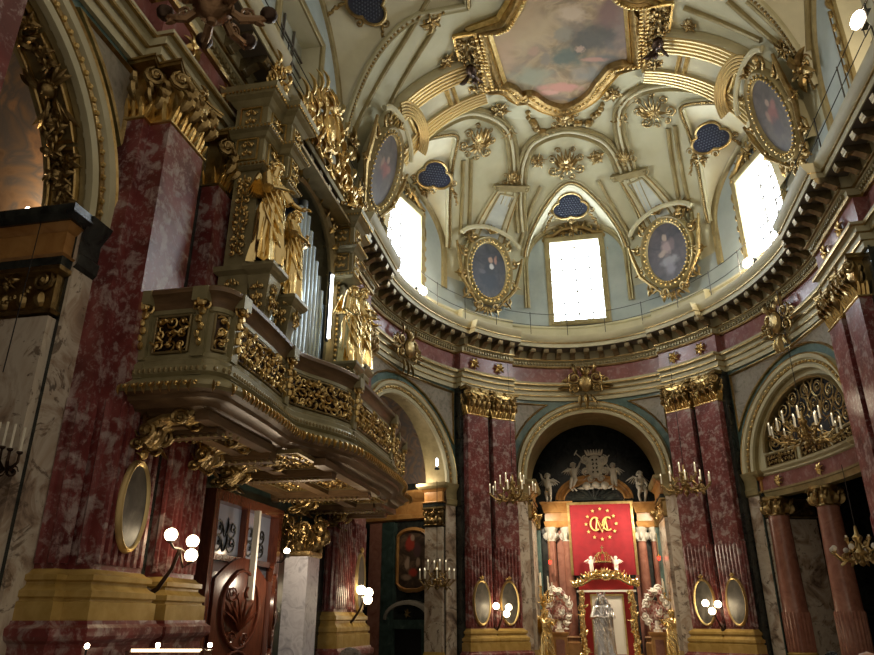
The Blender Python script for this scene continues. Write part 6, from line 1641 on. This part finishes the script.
chandelier(px_at(806, 437, 19.0), .88, 11, 'large dark gilt candle chandelier hanging before the fan grille', drop=4.4, H=.95, mt='old_gold', cand=.30)
chandelier(px_at(437, 582, 24.0), .55, 8, 'slim candle chandelier hanging before the painting beyond the organ', drop=3.2, H=.8)
t = chandelier(px_at(861, 555, 18.0), .62, 8, 'small gilt chandelier with pale glass flowers at the right edge', drop=2.2, H=.9, cand=.05)
m = MB()
for i in range(8): a = 2*PI*i/8; m.blob((.62*math.cos(a), .62*math.sin(a), .16), .07, None, 8, 5)
m.build('glass_flowers', 'stone_white', t)
# near left candle bracket at the picture edge
t = thing('candle_bracket', 'dark gilt candle bracket on the veined marble at the left edge', 'candelabrum', M=Matrix.Translation(px_at(6, 452, 8.0)))
s = MB()
for k, (x, y, z) in enumerate(((.10,-.1,.0),(.17,-.02,-.02),(.02,-.12,.02),(-.08,-.1,.02),(-.18,-.05,0))):
    s.tube([(0,.15,-.16),(x*.5,-.0,-.2),(x,y,-.12),(x,y,z)], [.02,.022,.018,.014], 6); s.lathe([(.01,z-.02),(.035,z),(.035,z+.02)], 8, Matrix.Translation((x,y,0)))
    MB().tube([(x,y,z+.02),(x,y,z+.30)], .014, 6).build('candle', 'wax', t)
curl(s, ID, .1, -.22, .08, 0, 1.5, 1, .018); curl(s, ID, -.05, -.2, .09, 0, 1.5, -1, .018); s.build('bracket', 'dark_bronze', t)
# ---- dark bronze lamp hanging close overhead at the top left
p = px_at(214, 6, 5.0)
t = thing('bronze_lamp', 'dark bronze hanging lamp with round bowls, close overhead at the top left', 'chandelier', M=Matrix.Translation(p))
s = MB(); s.lathe([(0,-.24),(.04,-.22),(.05,-.18),(.11,-.14),(.17,-.06),(.18,0),(.14,.05),(.06,.09),(.05,.2),(.11,.28),(.05,.4),(.02,.5)], 20)
for i in range(18): a = 2*PI*i/18; s.blob((.175*math.cos(a), .175*math.sin(a), -.03), (.02,.02,.045), None, 6, 4)
s.build('body', 'lamp_bronze', t)
arms = MB(); 
for i in range(7):
    a = 2*PI*i/7+.25; c, d = math.cos(a), math.sin(a); r = .50
    arms.tube([(c*.12,d*.12,0),(c*.26,d*.26,-.10),(c*.40,d*.40,-.07),(c*r,d*r,-.02)], [.035,.045,.04,.025], 7)
    S = Matrix(((c,-d,0,c*.3),(d,c,0,d*.3),(0,0,1,-.02),(0,0,0,1))); curl(arms, S, 0, 0, .07, 0, 1.4, 1, .018, 0, 5); leaf(arms, S, .05, -.05, -.6, .14, .07, 0)
    b = MB(); b.lathe([(0,-.06),(.04,-.055),(.075,-.02),(.085,.02),(.07,.03),(.075,.05),(.04,.08),(0,.085)], 14, Matrix.Translation((c*r, d*r, 0))); b.build('bowl', 'dark_bronze', t)
arms.build('arms', 'lamp_bronze', t); MB().tube([(0,0,.48),(0,0,5)], .02, 6).build('chain', 'iron', t)
# ================================================================ right bay: fan grille, its entablature, columns
c5, rx5, rz5, sp5 = ARCH['A5']; M5, ex5, yb5, *_ = CH['A5']
def swW(prof, s0, s1, step=.25):
    k = int((s1-s0)/step)+1; m = MB().grid([[W(s0+(s1-s0)*i/k, h, o) for i in range(k+1)] for o, h in prof]); return m
s0, s1 = c5-rx5-.05, c5+rx5+.05
trim(swW([(-.35,3.55),(-.02,3.55),(0,3.62),(.03,3.70),(.06,3.72),(.06,3.78),(-.02,3.80)], s0, s1), 'cream_trim')
trim(swW([(-.02,3.80),(-.02,4.22)], s0, s1), 'frieze_marble')
trim(swW([(-.02,4.22),(.05,4.25),(.05,4.30),(.14,4.36),(.16,4.42),(-.3,4.46)], s0, s1), 'cream')
for e in (-1.9, 0, 1.9):
    pass
rs2 = None
for e, w_ in ((-1.7, 'left'), (.2, 'middle')):
    o = rs.copy(); COL.objects.link(o); o.matrix_basis = WM(c5+e, 4.0, .0) @ Matrix.Scale(.75, 4); tag(o, 'gilded rosette on the red band under the fan grille, %s one' % w_, 'ornament', 'frieze rosettes')
# tympanum: cream plaster ring round the grille
m = MB(); N = 30; gz = 4.95
A1_ = [(c5-rx5*math.cos(PI*i/N), sp5+rz5*math.sin(PI*i/N)) for i in range(N+1)]
B1_ = [(c5-(rx5-.5)*math.cos(PI*i/N), gz+(rz5-.85)*math.sin(PI*i/N)) for i in range(N+1)]
m.grid([[W(s, h, -.12) for s, h in A1_], [W(s, h, -.12) for s, h in B1_]]); m.grid([[W(s0+(s1-s0)*i/N, 4.42, -.12) for i in range(N+1)], [W(B1_[i][0], gz, -.12) for i in range(N+1)]])
trim(m, 'cream')
gt = thing('fan_grille', 'wrought scrollwork fan grille filling the arch at the right', 'grille', M=WM(c5, 4.42, -.1))
trim(pathW(B1_, [(-.02,-.14),(.0,-.02),(.06,.02),(.10,-.04),(.12,-.12)]), 'gilt_wood')
bk = MB().add([W(s, h, -.30) for s, h in B1_], [tuple(range(N+1))]); bk.build('dark_back', 'black_void', gt, W=True, smooth=False)
g = MB(); R = random.Random(12); cxx = 0
GM = WM(c5, 0, 0); 
def onW(u, v, o=-.14): return W(c5+u, v, o)
class WFrame: pass
def curlW(mb, u, v, r, a0, turns, dr, th):
    n = max(10, int(turns*10)); pts = []; rr = []
    for i in range(n+1): t = i/n; a = a0+dr*turns*2*PI*t; q = r*(1-t*.75); pts.append(onW(u+q*math.cos(a), v+q*math.sin(a))); rr.append(th*(1-.4*t))
    mb.tube(pts, rr, 5); mb.blob(onW(u, v), th*1.5, None, 6, 4)
RXX, RZZ = rx5-.5, rz5-.85
for rad, n, r in ((.28,4,.30),(.58,6,.36),(.84,9,.33)):
    for i in range(n):
        a = PI*(i+.5)/n; u, v = -RXX*rad*math.cos(a), gz+RZZ*rad*math.sin(a)
        curlW(g, u, v, r, a, 1.6, 1 if u > 0 else -1, .028); curlW(g, u, v, r*.55, a+2, 1.3, -1 if u > 0 else 1, .02)
for i in range(7): a = PI*(i+.5)/7; g.tube([onW(-RXX*.12*math.cos(a), gz+RZZ*.1*math.sin(a)), onW(-RXX*.55*math.cos(a+.1), gz+RZZ*.5*math.sin(a+.1)), onW(-RXX*math.cos(a), gz+RZZ*math.sin(a))], .022, 5)
for i in range(24): u, v = R.uniform(-1,1), R.uniform(.05,.9); 
g.build('scrolls', 'old_gold', gt, W=True)
# lower scroll panels under the grille
for e in (-1.55, 0, 1.55):
    M = WM(c5+e, 4.68, -.10); pn = thing('scroll_relief', 'gilt scroll panel under the fan grille, %s' % {-1.55:'left', 0:'middle, behind the chandelier', 1.55:'right'}[e], 'ornament', M=M, group='scroll panels under the fan grille')
    b = MB(); b.box((0,-.0,0), (1.3,.03,.34)); b.build('ground', 'dark_bronze', pn, smooth=False); a = MB(); acanthus(a, ID, 1.2, .3, int(e*10)+40, .15, .02, .02, 0, 0); a.build('scrolls', 'old_gold', pn)
    f = MB(); 
    for sx in (-1,1): f.box((sx*.66,.02,0), (.05,.06,.40))
    for sz in (-1,1): f.box((0,.02,sz*.19), (1.36,.06,.05))
    f.build('border', 'gilt_wood', pn, smooth=False)
# columns
for px, lab in ((790, 'pink marble column with reeded foot, nearer the altar, under the fan grille'), (843, 'pink marble column with reeded foot, nearer the camera, under the fan grille')):
    s, h = hit_wall(px, 580, -.25); M = WM(s, 0, -.25)
    t = thing('column', lab, 'column', M=M, group='columns under the fan grille')
    c = MB(); c.lathe([(.36,-.9),(.36,.2),(.355,.25),(.30,2.95),(.30,3.0)], 20); c.build('shaft', 'pink_marble', t)
    f = MB()
    for i in range(20): a = 2*PI*i/20; f.tube([(.35*math.cos(a), .35*math.sin(a), -.9), (.35*math.cos(a), .35*math.sin(a), .15), (.34*math.cos(a), .34*math.sin(a), .22)], [.05,.05,.01], 5)
    f.lathe([(.365,-.95),(.365,.2)], 20); f.build('reeded_foot', 'pink_marble', t)
    b = MB(); b.lathe([(.55,FLOORH),(.55,-1.25),(.46,-1.2),(.46,-1.1),(.40,-1.0),(.42,-.95),(.36,-.9)], 20); b.build('base', 'yellow_marble', t)
    k = MB(); k.lathe([(.30,2.98),(.34,3.0),(.31,3.05),(.36,3.4),(.44,3.48),(.44,3.55)], 16)
    for i in range(8):
        a = 2*PI*i/8; F = Matrix.Rotation(a, 4, 'Z') @ Matrix.Translation((0,.30,3.0)); leaf(k, F, 0, .05, PI/2, .30, .2, .09, 0); leaf(k, F @ Matrix.Rotation(.3,4,'Y'), 0, .22, PI/2, .26, .16, .10, 0)
    for i in range(4): a = PI/4+PI/2*i; F = Matrix.Rotation(a, 4, 'Z') @ Matrix.Translation((0,.42,3.42)) @ Matrix.Rotation(PI/2, 4, 'Z'); curl(k, F, 0, 0, .11, 0, 1.5, 1, .03, 0)
    k.build('capital', 'old_gold', t)
# things deep in the right chapel: a gilt framed arch and a marble pilaster
b = MB(); y = yb5-3.4
pts = [(Vector((x, y, z)), Vector((0,1,0))) for x, z in [(-1.6,-1.2),(-1.6,2.4)]+[(-.7-.9*math.cos(PI*i/10), 2.4+.6*math.sin(PI*i/10)) for i in range(11)]+[(.2,-1.2)]]
t = thing('dark_niche', 'tall dark niche with thin gilt arched frame behind the pink columns', 'altarpiece', M=M5)
sweep3(pts, ROLL(.10,.08)).build('gilt_frame', 'gilt_wood', t); m = MB(); m.add([p+Vector((0,-.02,0)) for p, _ in pts], [tuple(range(len(pts)))]); m.build('niche_panel', 'green_marble', t, smooth=False)
m = MB(); m.box((1.3, y+.3, .8), (.9,.3,5)); m.build('marble_strip', 'white_marble', t, smooth=False)
# ================================================================ chapel beyond the organ
M1, ex1, yb1, yb12, ye1, *_ = CH['A1']
def CP(M, x, y, d):
    I = M.inverted(); o = I @ ORG; r = I.to_3x3() @ px_ray(x, y); t = (d-o.y)/r.y; p = o+r*t; return p.x, p.z
hw1 = ex1+.9; S1 = M1 @ Matrix.Translation((hw1, 0, 0)) @ Matrix.Rotation(PI/2, 4, 'Z'); M1 = S1; yp = .04
x0, z0 = CP(M1, 396, 592, yp); x1, z1 = CP(M1, 429, 527, yp)
cx, cz, hw, hh = (x0+x1)/2, (z0+z1)/2, abs(x1-x0)/2, (z1-z0)/2
t = thing('altar_painting', 'tall arched altar painting with red robed figures in a gilt frame beyond the organ', 'painting', M=M1 @ Matrix.Translation((cx, yp, cz)))
op_ = [(-hw,-hh*.75),(-hw*.75,-hh*.92),(-hw*.35,-hh),(hw*.35,-hh),(hw*.75,-hh*.92),(hw,-hh*.75)]+[(hw*math.cos(PI*i/12), hh*.7+hh*.3*math.sin(PI*i/12)) for i in range(13)]
MB().prism(op_, -.02, .03, YF).build('canvas', 'chapel_altar_painting', t, smooth=False)
sweep3([(Vector((x, .03, z)), Vector((0,1,0))) for x, z in op_], [(-.12,0),(-.08,.09),(0,.05),(.03,0)], True).build('frame', 'orange_marble', t)
x0, z0 = CP(M1, 386, 655, yp); x1, z1 = CP(M1, 433, 601, yp)
t = thing('marble_doorway', 'dark marble doorway with curved pediment under the altar painting', 'doorway', M=M1 @ Matrix.Translation(((x0+x1)/2, yp, 0)))
w = abs(x1-x0)
m = MB(); 
for q in (-1, 1): m.box((q*w*.38,.05,(z1-.9+FLOORH)/2), (w*.16,.2,z1-.9-FLOORH))
m.box((0,.05,z1-.75), (w*.95,.24,.3)); m.build('surround', 'green_marble', t, smooth=False)
m = MB(); m.box((0,.02,(z1-.9+FLOORH)/2), (w*.6,.04,z1-.9-FLOORH)); m.build('dark_opening', 'black_void', t, smooth=False)
pp = [(Vector((w*.48*math.cos(PI-PI*i/14), .1, z1-.6+.55*math.sin(PI*i/14))), Vector((0,1,0))) for i in range(15)]
sweep3(pp, [(-.1,-.1),(-.08,.1),(.02,.16),(.06,.16),(.06,-.1)]).build('curved_pediment', 'stone_white' if 0 else 'panel_marble', t); m = MB(); m.add([p for p, _ in pp], [tuple(range(15))]); m.build('pediment_field', 'dark_marble', t, smooth=False)
m = MB(); rosette(m, Matrix.Translation((0,.12,z1-.4)), 0, 0, .16, 6); m.build('pediment_shell', 'old_gold', t)
# chapel wall order: orange entablature, pilasters
t = thing('chapel_entablature', 'orange marble entablature running along the back of the chapel beyond the organ', 'entablature', M=M1)
m = MB(); bar(m, -4.6, -.4, [(0,3.35),(.15,3.4),(.15,3.55),(.05,3.6),(.05,4.0),(.2,4.1),(.35,4.25),(.4,4.3),(.4,4.38),(0,4.4)], .01); m.build('moulding', 'orange_marble', t)
for q, mm in ((CP(M1, 376, 600, .1)[0],'pink_marble'),(CP(M1, 388, 600, .1)[0],'green_marble'),(CP(M1, 437, 600, .1)[0],'green_marble')):
    m = MB(); m.box((q, .12, .8), (.55,.24,5.0)); m.build('pilaster_strip', mm, t, smooth=False)
# ================================================================ near left arch: gilded soffit panels, painted room
M3, ex3, yb3, yb32, ye3, sp3, rz3 = CH['A3']; c3, rx3, _, _ = ARCH['A3']
mid = (ye3[1].y+yb3)/2; dep = abs(ye3[1].y-yb3)
def soff(a, y, o=0):
    """point on the near arch soffit: a angle from the right springing, y across"""
    return M3 @ Vector(((ex3-o)*math.cos(a), y, sp3+(rz3-o)*math.sin(a)))
for k, (a0, a1, kind) in enumerate(((.06,.42,'fruit relief'),(.47,1.05,'cherub relief'),(1.10,1.55,'fruit relief'))):
    c_ = soff((a0+a1)/2, mid, .03); nrm = (M3.to_3x3() @ Vector((-math.cos((a0+a1)/2), 0, -math.sin((a0+a1)/2)))).normalized()
    t = thing('soffit_panel', {0:'lowest gilded relief panel of flowers on the near left arch',1:'gilded relief panel with cherub head on the near left arch',2:'uppermost gilded relief panel on the near left arch'}[k], 'relief', M=Matrix.Translation(c_))
    g = MB(); rows = []
    for i in range(9): a = a0+(a1-a0)*i/8; rows.append([soff(a, mid+dep*.30*q, .03) for q in (-1,0,1)])
    MB().grid(rows).build('ground', 'gilt_wood', t, W=True)
    lp = [(soff(a0+(a1-a0)*i/8, mid-dep*.31, .03), nrm) for i in range(9)]+[(soff(a1-(a1-a0)*i/8, mid+dep*.31, .03), nrm) for i in range(9)]
    sweep3(lp, ROLL(.07,.06), True).build('border', 'gold', t, W=True)
    R = random.Random(k)
    for i in range(16):
        a = a0+(a1-a0)*(i+.5)/16; y = mid+dep*.2*R.uniform(-1,1); nr_ = (M3.to_3x3() @ Vector((-math.cos(a), 0, -math.sin(a)))).normalized(); F = surfM(soff(a, y, .05), nr_)
        if kind == 'cherub relief' and abs(i-7.5) < 3: continue
        curl(g, F, 0, 0, R.uniform(.09,.13), R.uniform(0,6), 1.5, R.choice((-1,1)), .025, .05); leaf(g, F, 0, 0, R.uniform(0,6), .22, .1, .06); leaf(g, F, 0, 0, R.uniform(0,6), .2, .1, .06); g.blob(F @ Vector((R.uniform(-.1,.1),.05,0)), .045, None, 6, 4)
    if kind == 'cherub relief':
        F = surfM(soff((a0+a1)/2, mid, .05), nrm); g.blob(F @ Vector((0,.06,0)), .13, None, 10, 7); g.blob(F @ Vector((0,.18,-.01)), .025, None, 5, 4)
        for q in (-1, 1):
            for b_ in range(3): leaf(g, F, q*.05, -.1-.05*b_, -PI/2+q*(.25+.3*b_), .42, .14, .06); leaf(g, F, q*.08, .05, PI/2-q*(.5+.3*b_), .34, .12, .05)
        for b_ in range(7): a = PI*b_/6; g.blob(F @ Vector((.12*math.cos(a), .05, .1*math.sin(a)+.03)), .04, None, 6, 4)
    g.build('relief', 'old_gold', t, W=True)
# white edge bands of the soffit
for q in (-1, 1): trim(MB().grid([[soff(PI*i/40, mid+dep*.5*q-dep*.12*q*(j), .02) for i in range(41)] for j in (0, 1)]), 'cream_trim')
# spotlight on the near impost with its cable
q_ = px_at(27, 213, 8.6)
t = thing('spotlight', 'small glowing spotlight on the impost of the near left arch', 'lamp', M=Matrix.Translation(q_)); MB().blob((0,0,0), (.05,.05,.10), None, 8, 6).build('bulb', 'flood', t); MB().lathe([(.09,-.16),(.07,-.1),(.03,-.1)], 10).build('base', 'iron', t)
lamp_or_fill_light(q_+Vector((-.3,.4,.4)), 45, (1,.72,.42), .1)
m = MB(); a = px_at(46, 203, 8.4); m.tube([a, px_at(3, 372, 6.5)], .006, 4); m.tube([a, px_at(60, 222, 8.4)], .02, 5); tag(m.build('hanging_wire', 'iron'), 'thin dark wire slung down from the near left impost', 'wire')
# near dark red pier at the picture's top left corner
pa = px_at(-4, 55, 4.6)
M = Matrix.Translation((pa.x-.42, pa.y, EYE)) @ Matrix.Rotation(-.3, 4, 'Z')
t = thing('near_pier', 'dark red marble pier cut by the top left corner of the view', 'pillar', M=M)
m = MB(); m.box((0,0,4.0), (.8,.5,8.4)); m.build('shaft', 'red_marble', t, smooth=False); m = MB(); block_rings(m, [(.1,FLOORH),(.1,-.4),(.06,-.3),(0,-.2)], .8, .5); m.build('base', 'yellow_marble', t)
# ================================================================ under the organ: door, marble pillar, lit glass
D = orig(OM, -6.35, .02, 0)
t = thing('carved_door', 'dark polished carved wooden double door with curved tops, under the organ balcony', 'door', M=D)
m = MB()
for q in (-1, 1): m.box((q*1.35,.12,.1), (.16,.24,3.6+.2))
m.box((0,.12,1.98), (2.9,.26,.18)); m.box((0,.1,.98), (2.6,.14,.10)); m.box((0,.1,.15), (.10,.14,3.6)); m.build('door_frame', 'door_wood', t, smooth=False)
m = MB(); m.box((0,.03,.2), (2.6,.03,3.7)); m.build('glass_panes', 'glass_dark', t, smooth=False)
m = MB()
for q in (-1, 1):
    for z in (1.5, .35+.9):
        for s_ in (-1, 1): curl(m, ID, q*.62+s_*.26, z, .2, PI/2, 1.6, s_, .022, .08); leaf(m, ID, q*.62, z-.2, PI/2+s_*.4, .45, .08, .05)
m.build('iron_scrolls', 'iron', t)
for q in (-1, 1):
    pts = [(-.60,-1.7),(.60,-1.7),(.60,.62)]+[(.60-1.2*i/10, .62+.36*math.sin(PI*i/10)) for i in range(1,10)]+[(-.60,.62)]
    # leaf stands ajar
    L = Matrix.Translation((q*1.22,.25,0)) @ Matrix.Rotation(-q*(.35), 4, 'Z') @ Matrix.Translation((-q*.60,0,0))
    m = MB().prism(pts, -.04, .04, L @ YF); m.build('door_leaf', 'door_wood', t, smooth=False)
    for zz, hh_ in ((.15,.62),(-1.0,.5)):
        lp = [(L @ Vector((x, .05, zz+z)), L.to_3x3() @ Vector((0,1,0))) for x, z in [(.42*math.sin(2*PI*i/20)*(1 if abs(math.cos(2*PI*i/20)) < .8 else .9), hh_*math.cos(2*PI*i/20)) for i in range(20)]]
        sweep3(lp, ROLL(.06,.05), True).build('panel_moulding', 'door_wood', t)
    c = MB(); 
    for i in range(6): leaf(c, L, 0, -.2, PI/2+(i-2.5)*.28, .55, .11, .05, (i-2.5)*.2, .05)
    for s_ in (-1, 1): curl(c, L, s_*.2, .4, .14, 0, 1.4, s_, .022, .03, 5, .05); curl(c, L, s_*.16, -.3, .12, 0, 1.4, -s_, .02, .03, 5, .05)
    c.build('carving', 'door_wood', t)
t = thing('marble_pillar', 'bluish white marble pillar with large gilded capital carrying the organ balcony', 'pillar', M=orig(OM, -4.4, .55, 0))
m = MB(); m.box((0,0,-.25), (.66,.5,2.9)); m.build('shaft', 'blue_marble', t, smooth=False)
k = MB(); block_rings(k, [(.05,1.18),(.07,1.22),(.07,1.28),(-.10,1.32),(-.10,1.85)], .6, .44); R = random.Random(5)
for i in range(40):
    a = 2*PI*i/20+.1*(i > 19); F = Matrix.Rotation(a, 4, 'Z') @ Matrix.Translation((0,.29+.08*(i > 19),1.30+.22*(i > 19))); leaf(k, F, 0, R.uniform(-.1,.15), PI/2+R.uniform(-.5,.5), .26, .12, .12, R.uniform(-.6,.6)); curl(k, F, R.uniform(-.08,.08), R.uniform(.1,.5), .12, R.uniform(0,6), 1.5, R.choice((-1,1)), .032, .10)
k.build('capital', 'old_gold', t)
# door edge catching light, put into colour as a white bar; lit shelf beneath
tag(MB().box((0,0,0), (.07,.10,1.5), orig(OM, -6.86, .62, 1.05)).build('lit_door_edge', 'white_cloth', smooth=False), 'narrow white bar coloured as the lit door edge before the upper door glass', 'door')
def lowlamp(px, py, F, lab, r=.028):
    p = px_at(px, py, F); t = thing('shelf_lamp', lab, 'lamp', M=Matrix.Translation(p), group='small shelf lamps'); MB().blob((0,0,0), r, None, 8, 6).build('bulb', 'flood', t); MB().tube([(0,0,-.02),(0,0,-.16)], .012, 5).build('stem', 'iron', t)
lowlamp(158, 645, 9.2, 'small glowing bulb low under the second pilaster base'); lowlamp(210, 645, 9.4, 'small glowing bulb low beside the carved door'); lowlamp(87, 646, 8.2, 'small glowing bulb low under the nearest pilaster base')
a = px_at(128, 655, 9.0); b_ = px_at(206, 655, 9.2)
t = thing('lit_shelf', 'shelf with a lit warm strip under the second pilaster base', 'shelf', M=Matrix.Translation((a+b_)/2)); L = (b_-a).length
m = MB(); m.box((0,0,.05), (L,.10,.05)); m.box((0,.1,-.9), (L,.3,.1)); m.box((-L/2,.05,-.6), (.05,.3,1.3)); m.box((L/2,.05,-.6), (.05,.3,1.3)); m.build('case', 'door_wood', t, smooth=False)
m = MB(); m.box((0,-.055,.05), (L*.95,.01,.035)); MATS['strip'] = mat('strip', base=(1,.8,.5), emit=(1,.75,.45), es=2.2); m.build('light_strip', 'strip', t, smooth=False)
m = MB(); m.box((-.1,-.02,-.06), (.40,.02,.12)); m.build('white_card', 'white_cloth', t, smooth=False)
# ================================================================ visitors whose heads reach into the view
def person(px, py, F, H, lab, shirt, hairm, rz=0, bald=False):
    p = px_at(px, py, F); M = Matrix.Translation((p.x, p.y, p.z-H*.985)) @ Matrix.Rotation(rz, 4, 'Z')
    t = thing('person', lab, 'person', M=M)
    human_mb({}, 1, 1, H, 1.0).build('body', 'skin', t, ang=80)
    m = MB().merge(robe_mb(H, z1=.82, z0=.46, r1=.085, r0=.115, folds=5, seed=1, depth=.75)); m.build('shirt', shirt, t, ang=80)
    for q in ('L', 'R'):
        s = MB(); s.tube([Vector(DEF['sh'+q])*H, Vector(DEF['el'+q])*H, Vector(DEF['ha'+q])*H*1], [.055*H,.040*H,.028*H], 10); s.build('sleeve', shirt, t)
        s = MB(); s.tube([Vector(DEF['hi'+q])*H+Vector((0,0,.04*H)), Vector(DEF['kn'+q])*H, Vector(DEF['an'+q])*H], [.075*H,.055*H,.045*H], 10); s.build('trouser_leg', 'iron', t)
        s = MB(); s.blob(Vector(DEF['to'+q])*H+Vector((0,-.03*H,.012*H)), (.035*H,.085*H,.028*H), None, 10, 6); s.build('shoe', 'dark_bronze', t)
    h = MB(); hd = Vector(DEF['head'])
    if not bald:
        for i in range(60):
            a = random.uniform(0,2*PI); e = random.uniform(0,1.5)
            if math.sin(a) > .4 and e < .6: continue
            h.blob((hd+Vector((math.cos(a)*math.cos(e)*.052, math.sin(a)*math.cos(e)*.056, math.sin(e)*.062)))*H, .018*H, None, 6, 4)
    else:
        for i in range(40):
            a = random.uniform(PI*.9, 2.1*PI); e = random.uniform(-.4,.3); h.blob((hd+Vector((math.cos(a)*math.cos(e)*.054, math.sin(a)*math.cos(e)*.058, math.sin(e)*.055)))*H, .012*H, None, 6, 4)
    h.build('hair', hairm, t)
MATS['grey_hair'] = mat('grey_hair', base=(.16,.13,.11), rough=.8); MATS['dark_shirt'] = mat('dark_shirt', base=(.05,.05,.07), rough=.9)
person(350, 647, 6.0, 1.52, 'visitor with grey brown hair, top of the head at the lower edge left of centre', 'dark_shirt', 'grey_hair')
person(866, 645, 5.0, 1.58, 'balding visitor at the lower right corner', 'dark_shirt', 'grey_hair', bald=True)
person(832, 651, 9.0, 1.40, 'dark haired visitor standing in the shade before the columns', 'dark_shirt', 'iron')

# small up-light on the marble pillar, warming the underside of the gallery
p = px_at(287, 551, 14.2); t = thing('up_light', 'small glowing up-light beside the gilded capital of the marble pillar', 'lamp', M=Matrix.Translation(p))
MB().blob((0,0,0), (.06,.06,.05), None, 8, 6).build('bulb', 'flood', t); m = MB(); m.lathe([(.05,-.12),(.07,-.04),(.05,-.04)], 10); m.tube([(0,0,-.1),(-.1,.05,-.2),(-.2,.1,-.2)], .015, 5); m.build('holder', 'iron', t)
lamp_or_fill_light(p+Vector((.35,-.1,.12)), 30, (1,.80,.55), .08)
lamp_or_fill_light(OM @ Vector((-6.9, 1.3, .6)), 34, (1,.84,.62), .1)  # extra fill light without a fixture, added to brighten the balcony underside

for (x, y, f_, e_) in ((513, 470, 23.6, 16), (686, 462, 22.2, 16), (806, 405, 18.0, 12)): lamp_or_fill_light(px_at(x, y, f_), e_, (1,.82,.58), .35)  # fill lights added in front of the chandeliers, brightening altar front and pilasters

p = px_at(437, 466, 24.6); t = thing('chapel_lamp', 'small white lamp standing on the cornice inside the arch beyond the organ', 'lamp', M=Matrix.Translation(p))
MB().blob((0,0,.12), (.05,.05,.16), None, 8, 6).build('bulb', 'tube_light', t); MB().lathe([(.09,-.12),(.08,-.08),(.03,-.04),(.03,0)], 10).build('base', 'iron', t)
lamp_or_fill_light(p+Vector((-.9,.5,-.5)), 60, (1,.82,.6), .15)
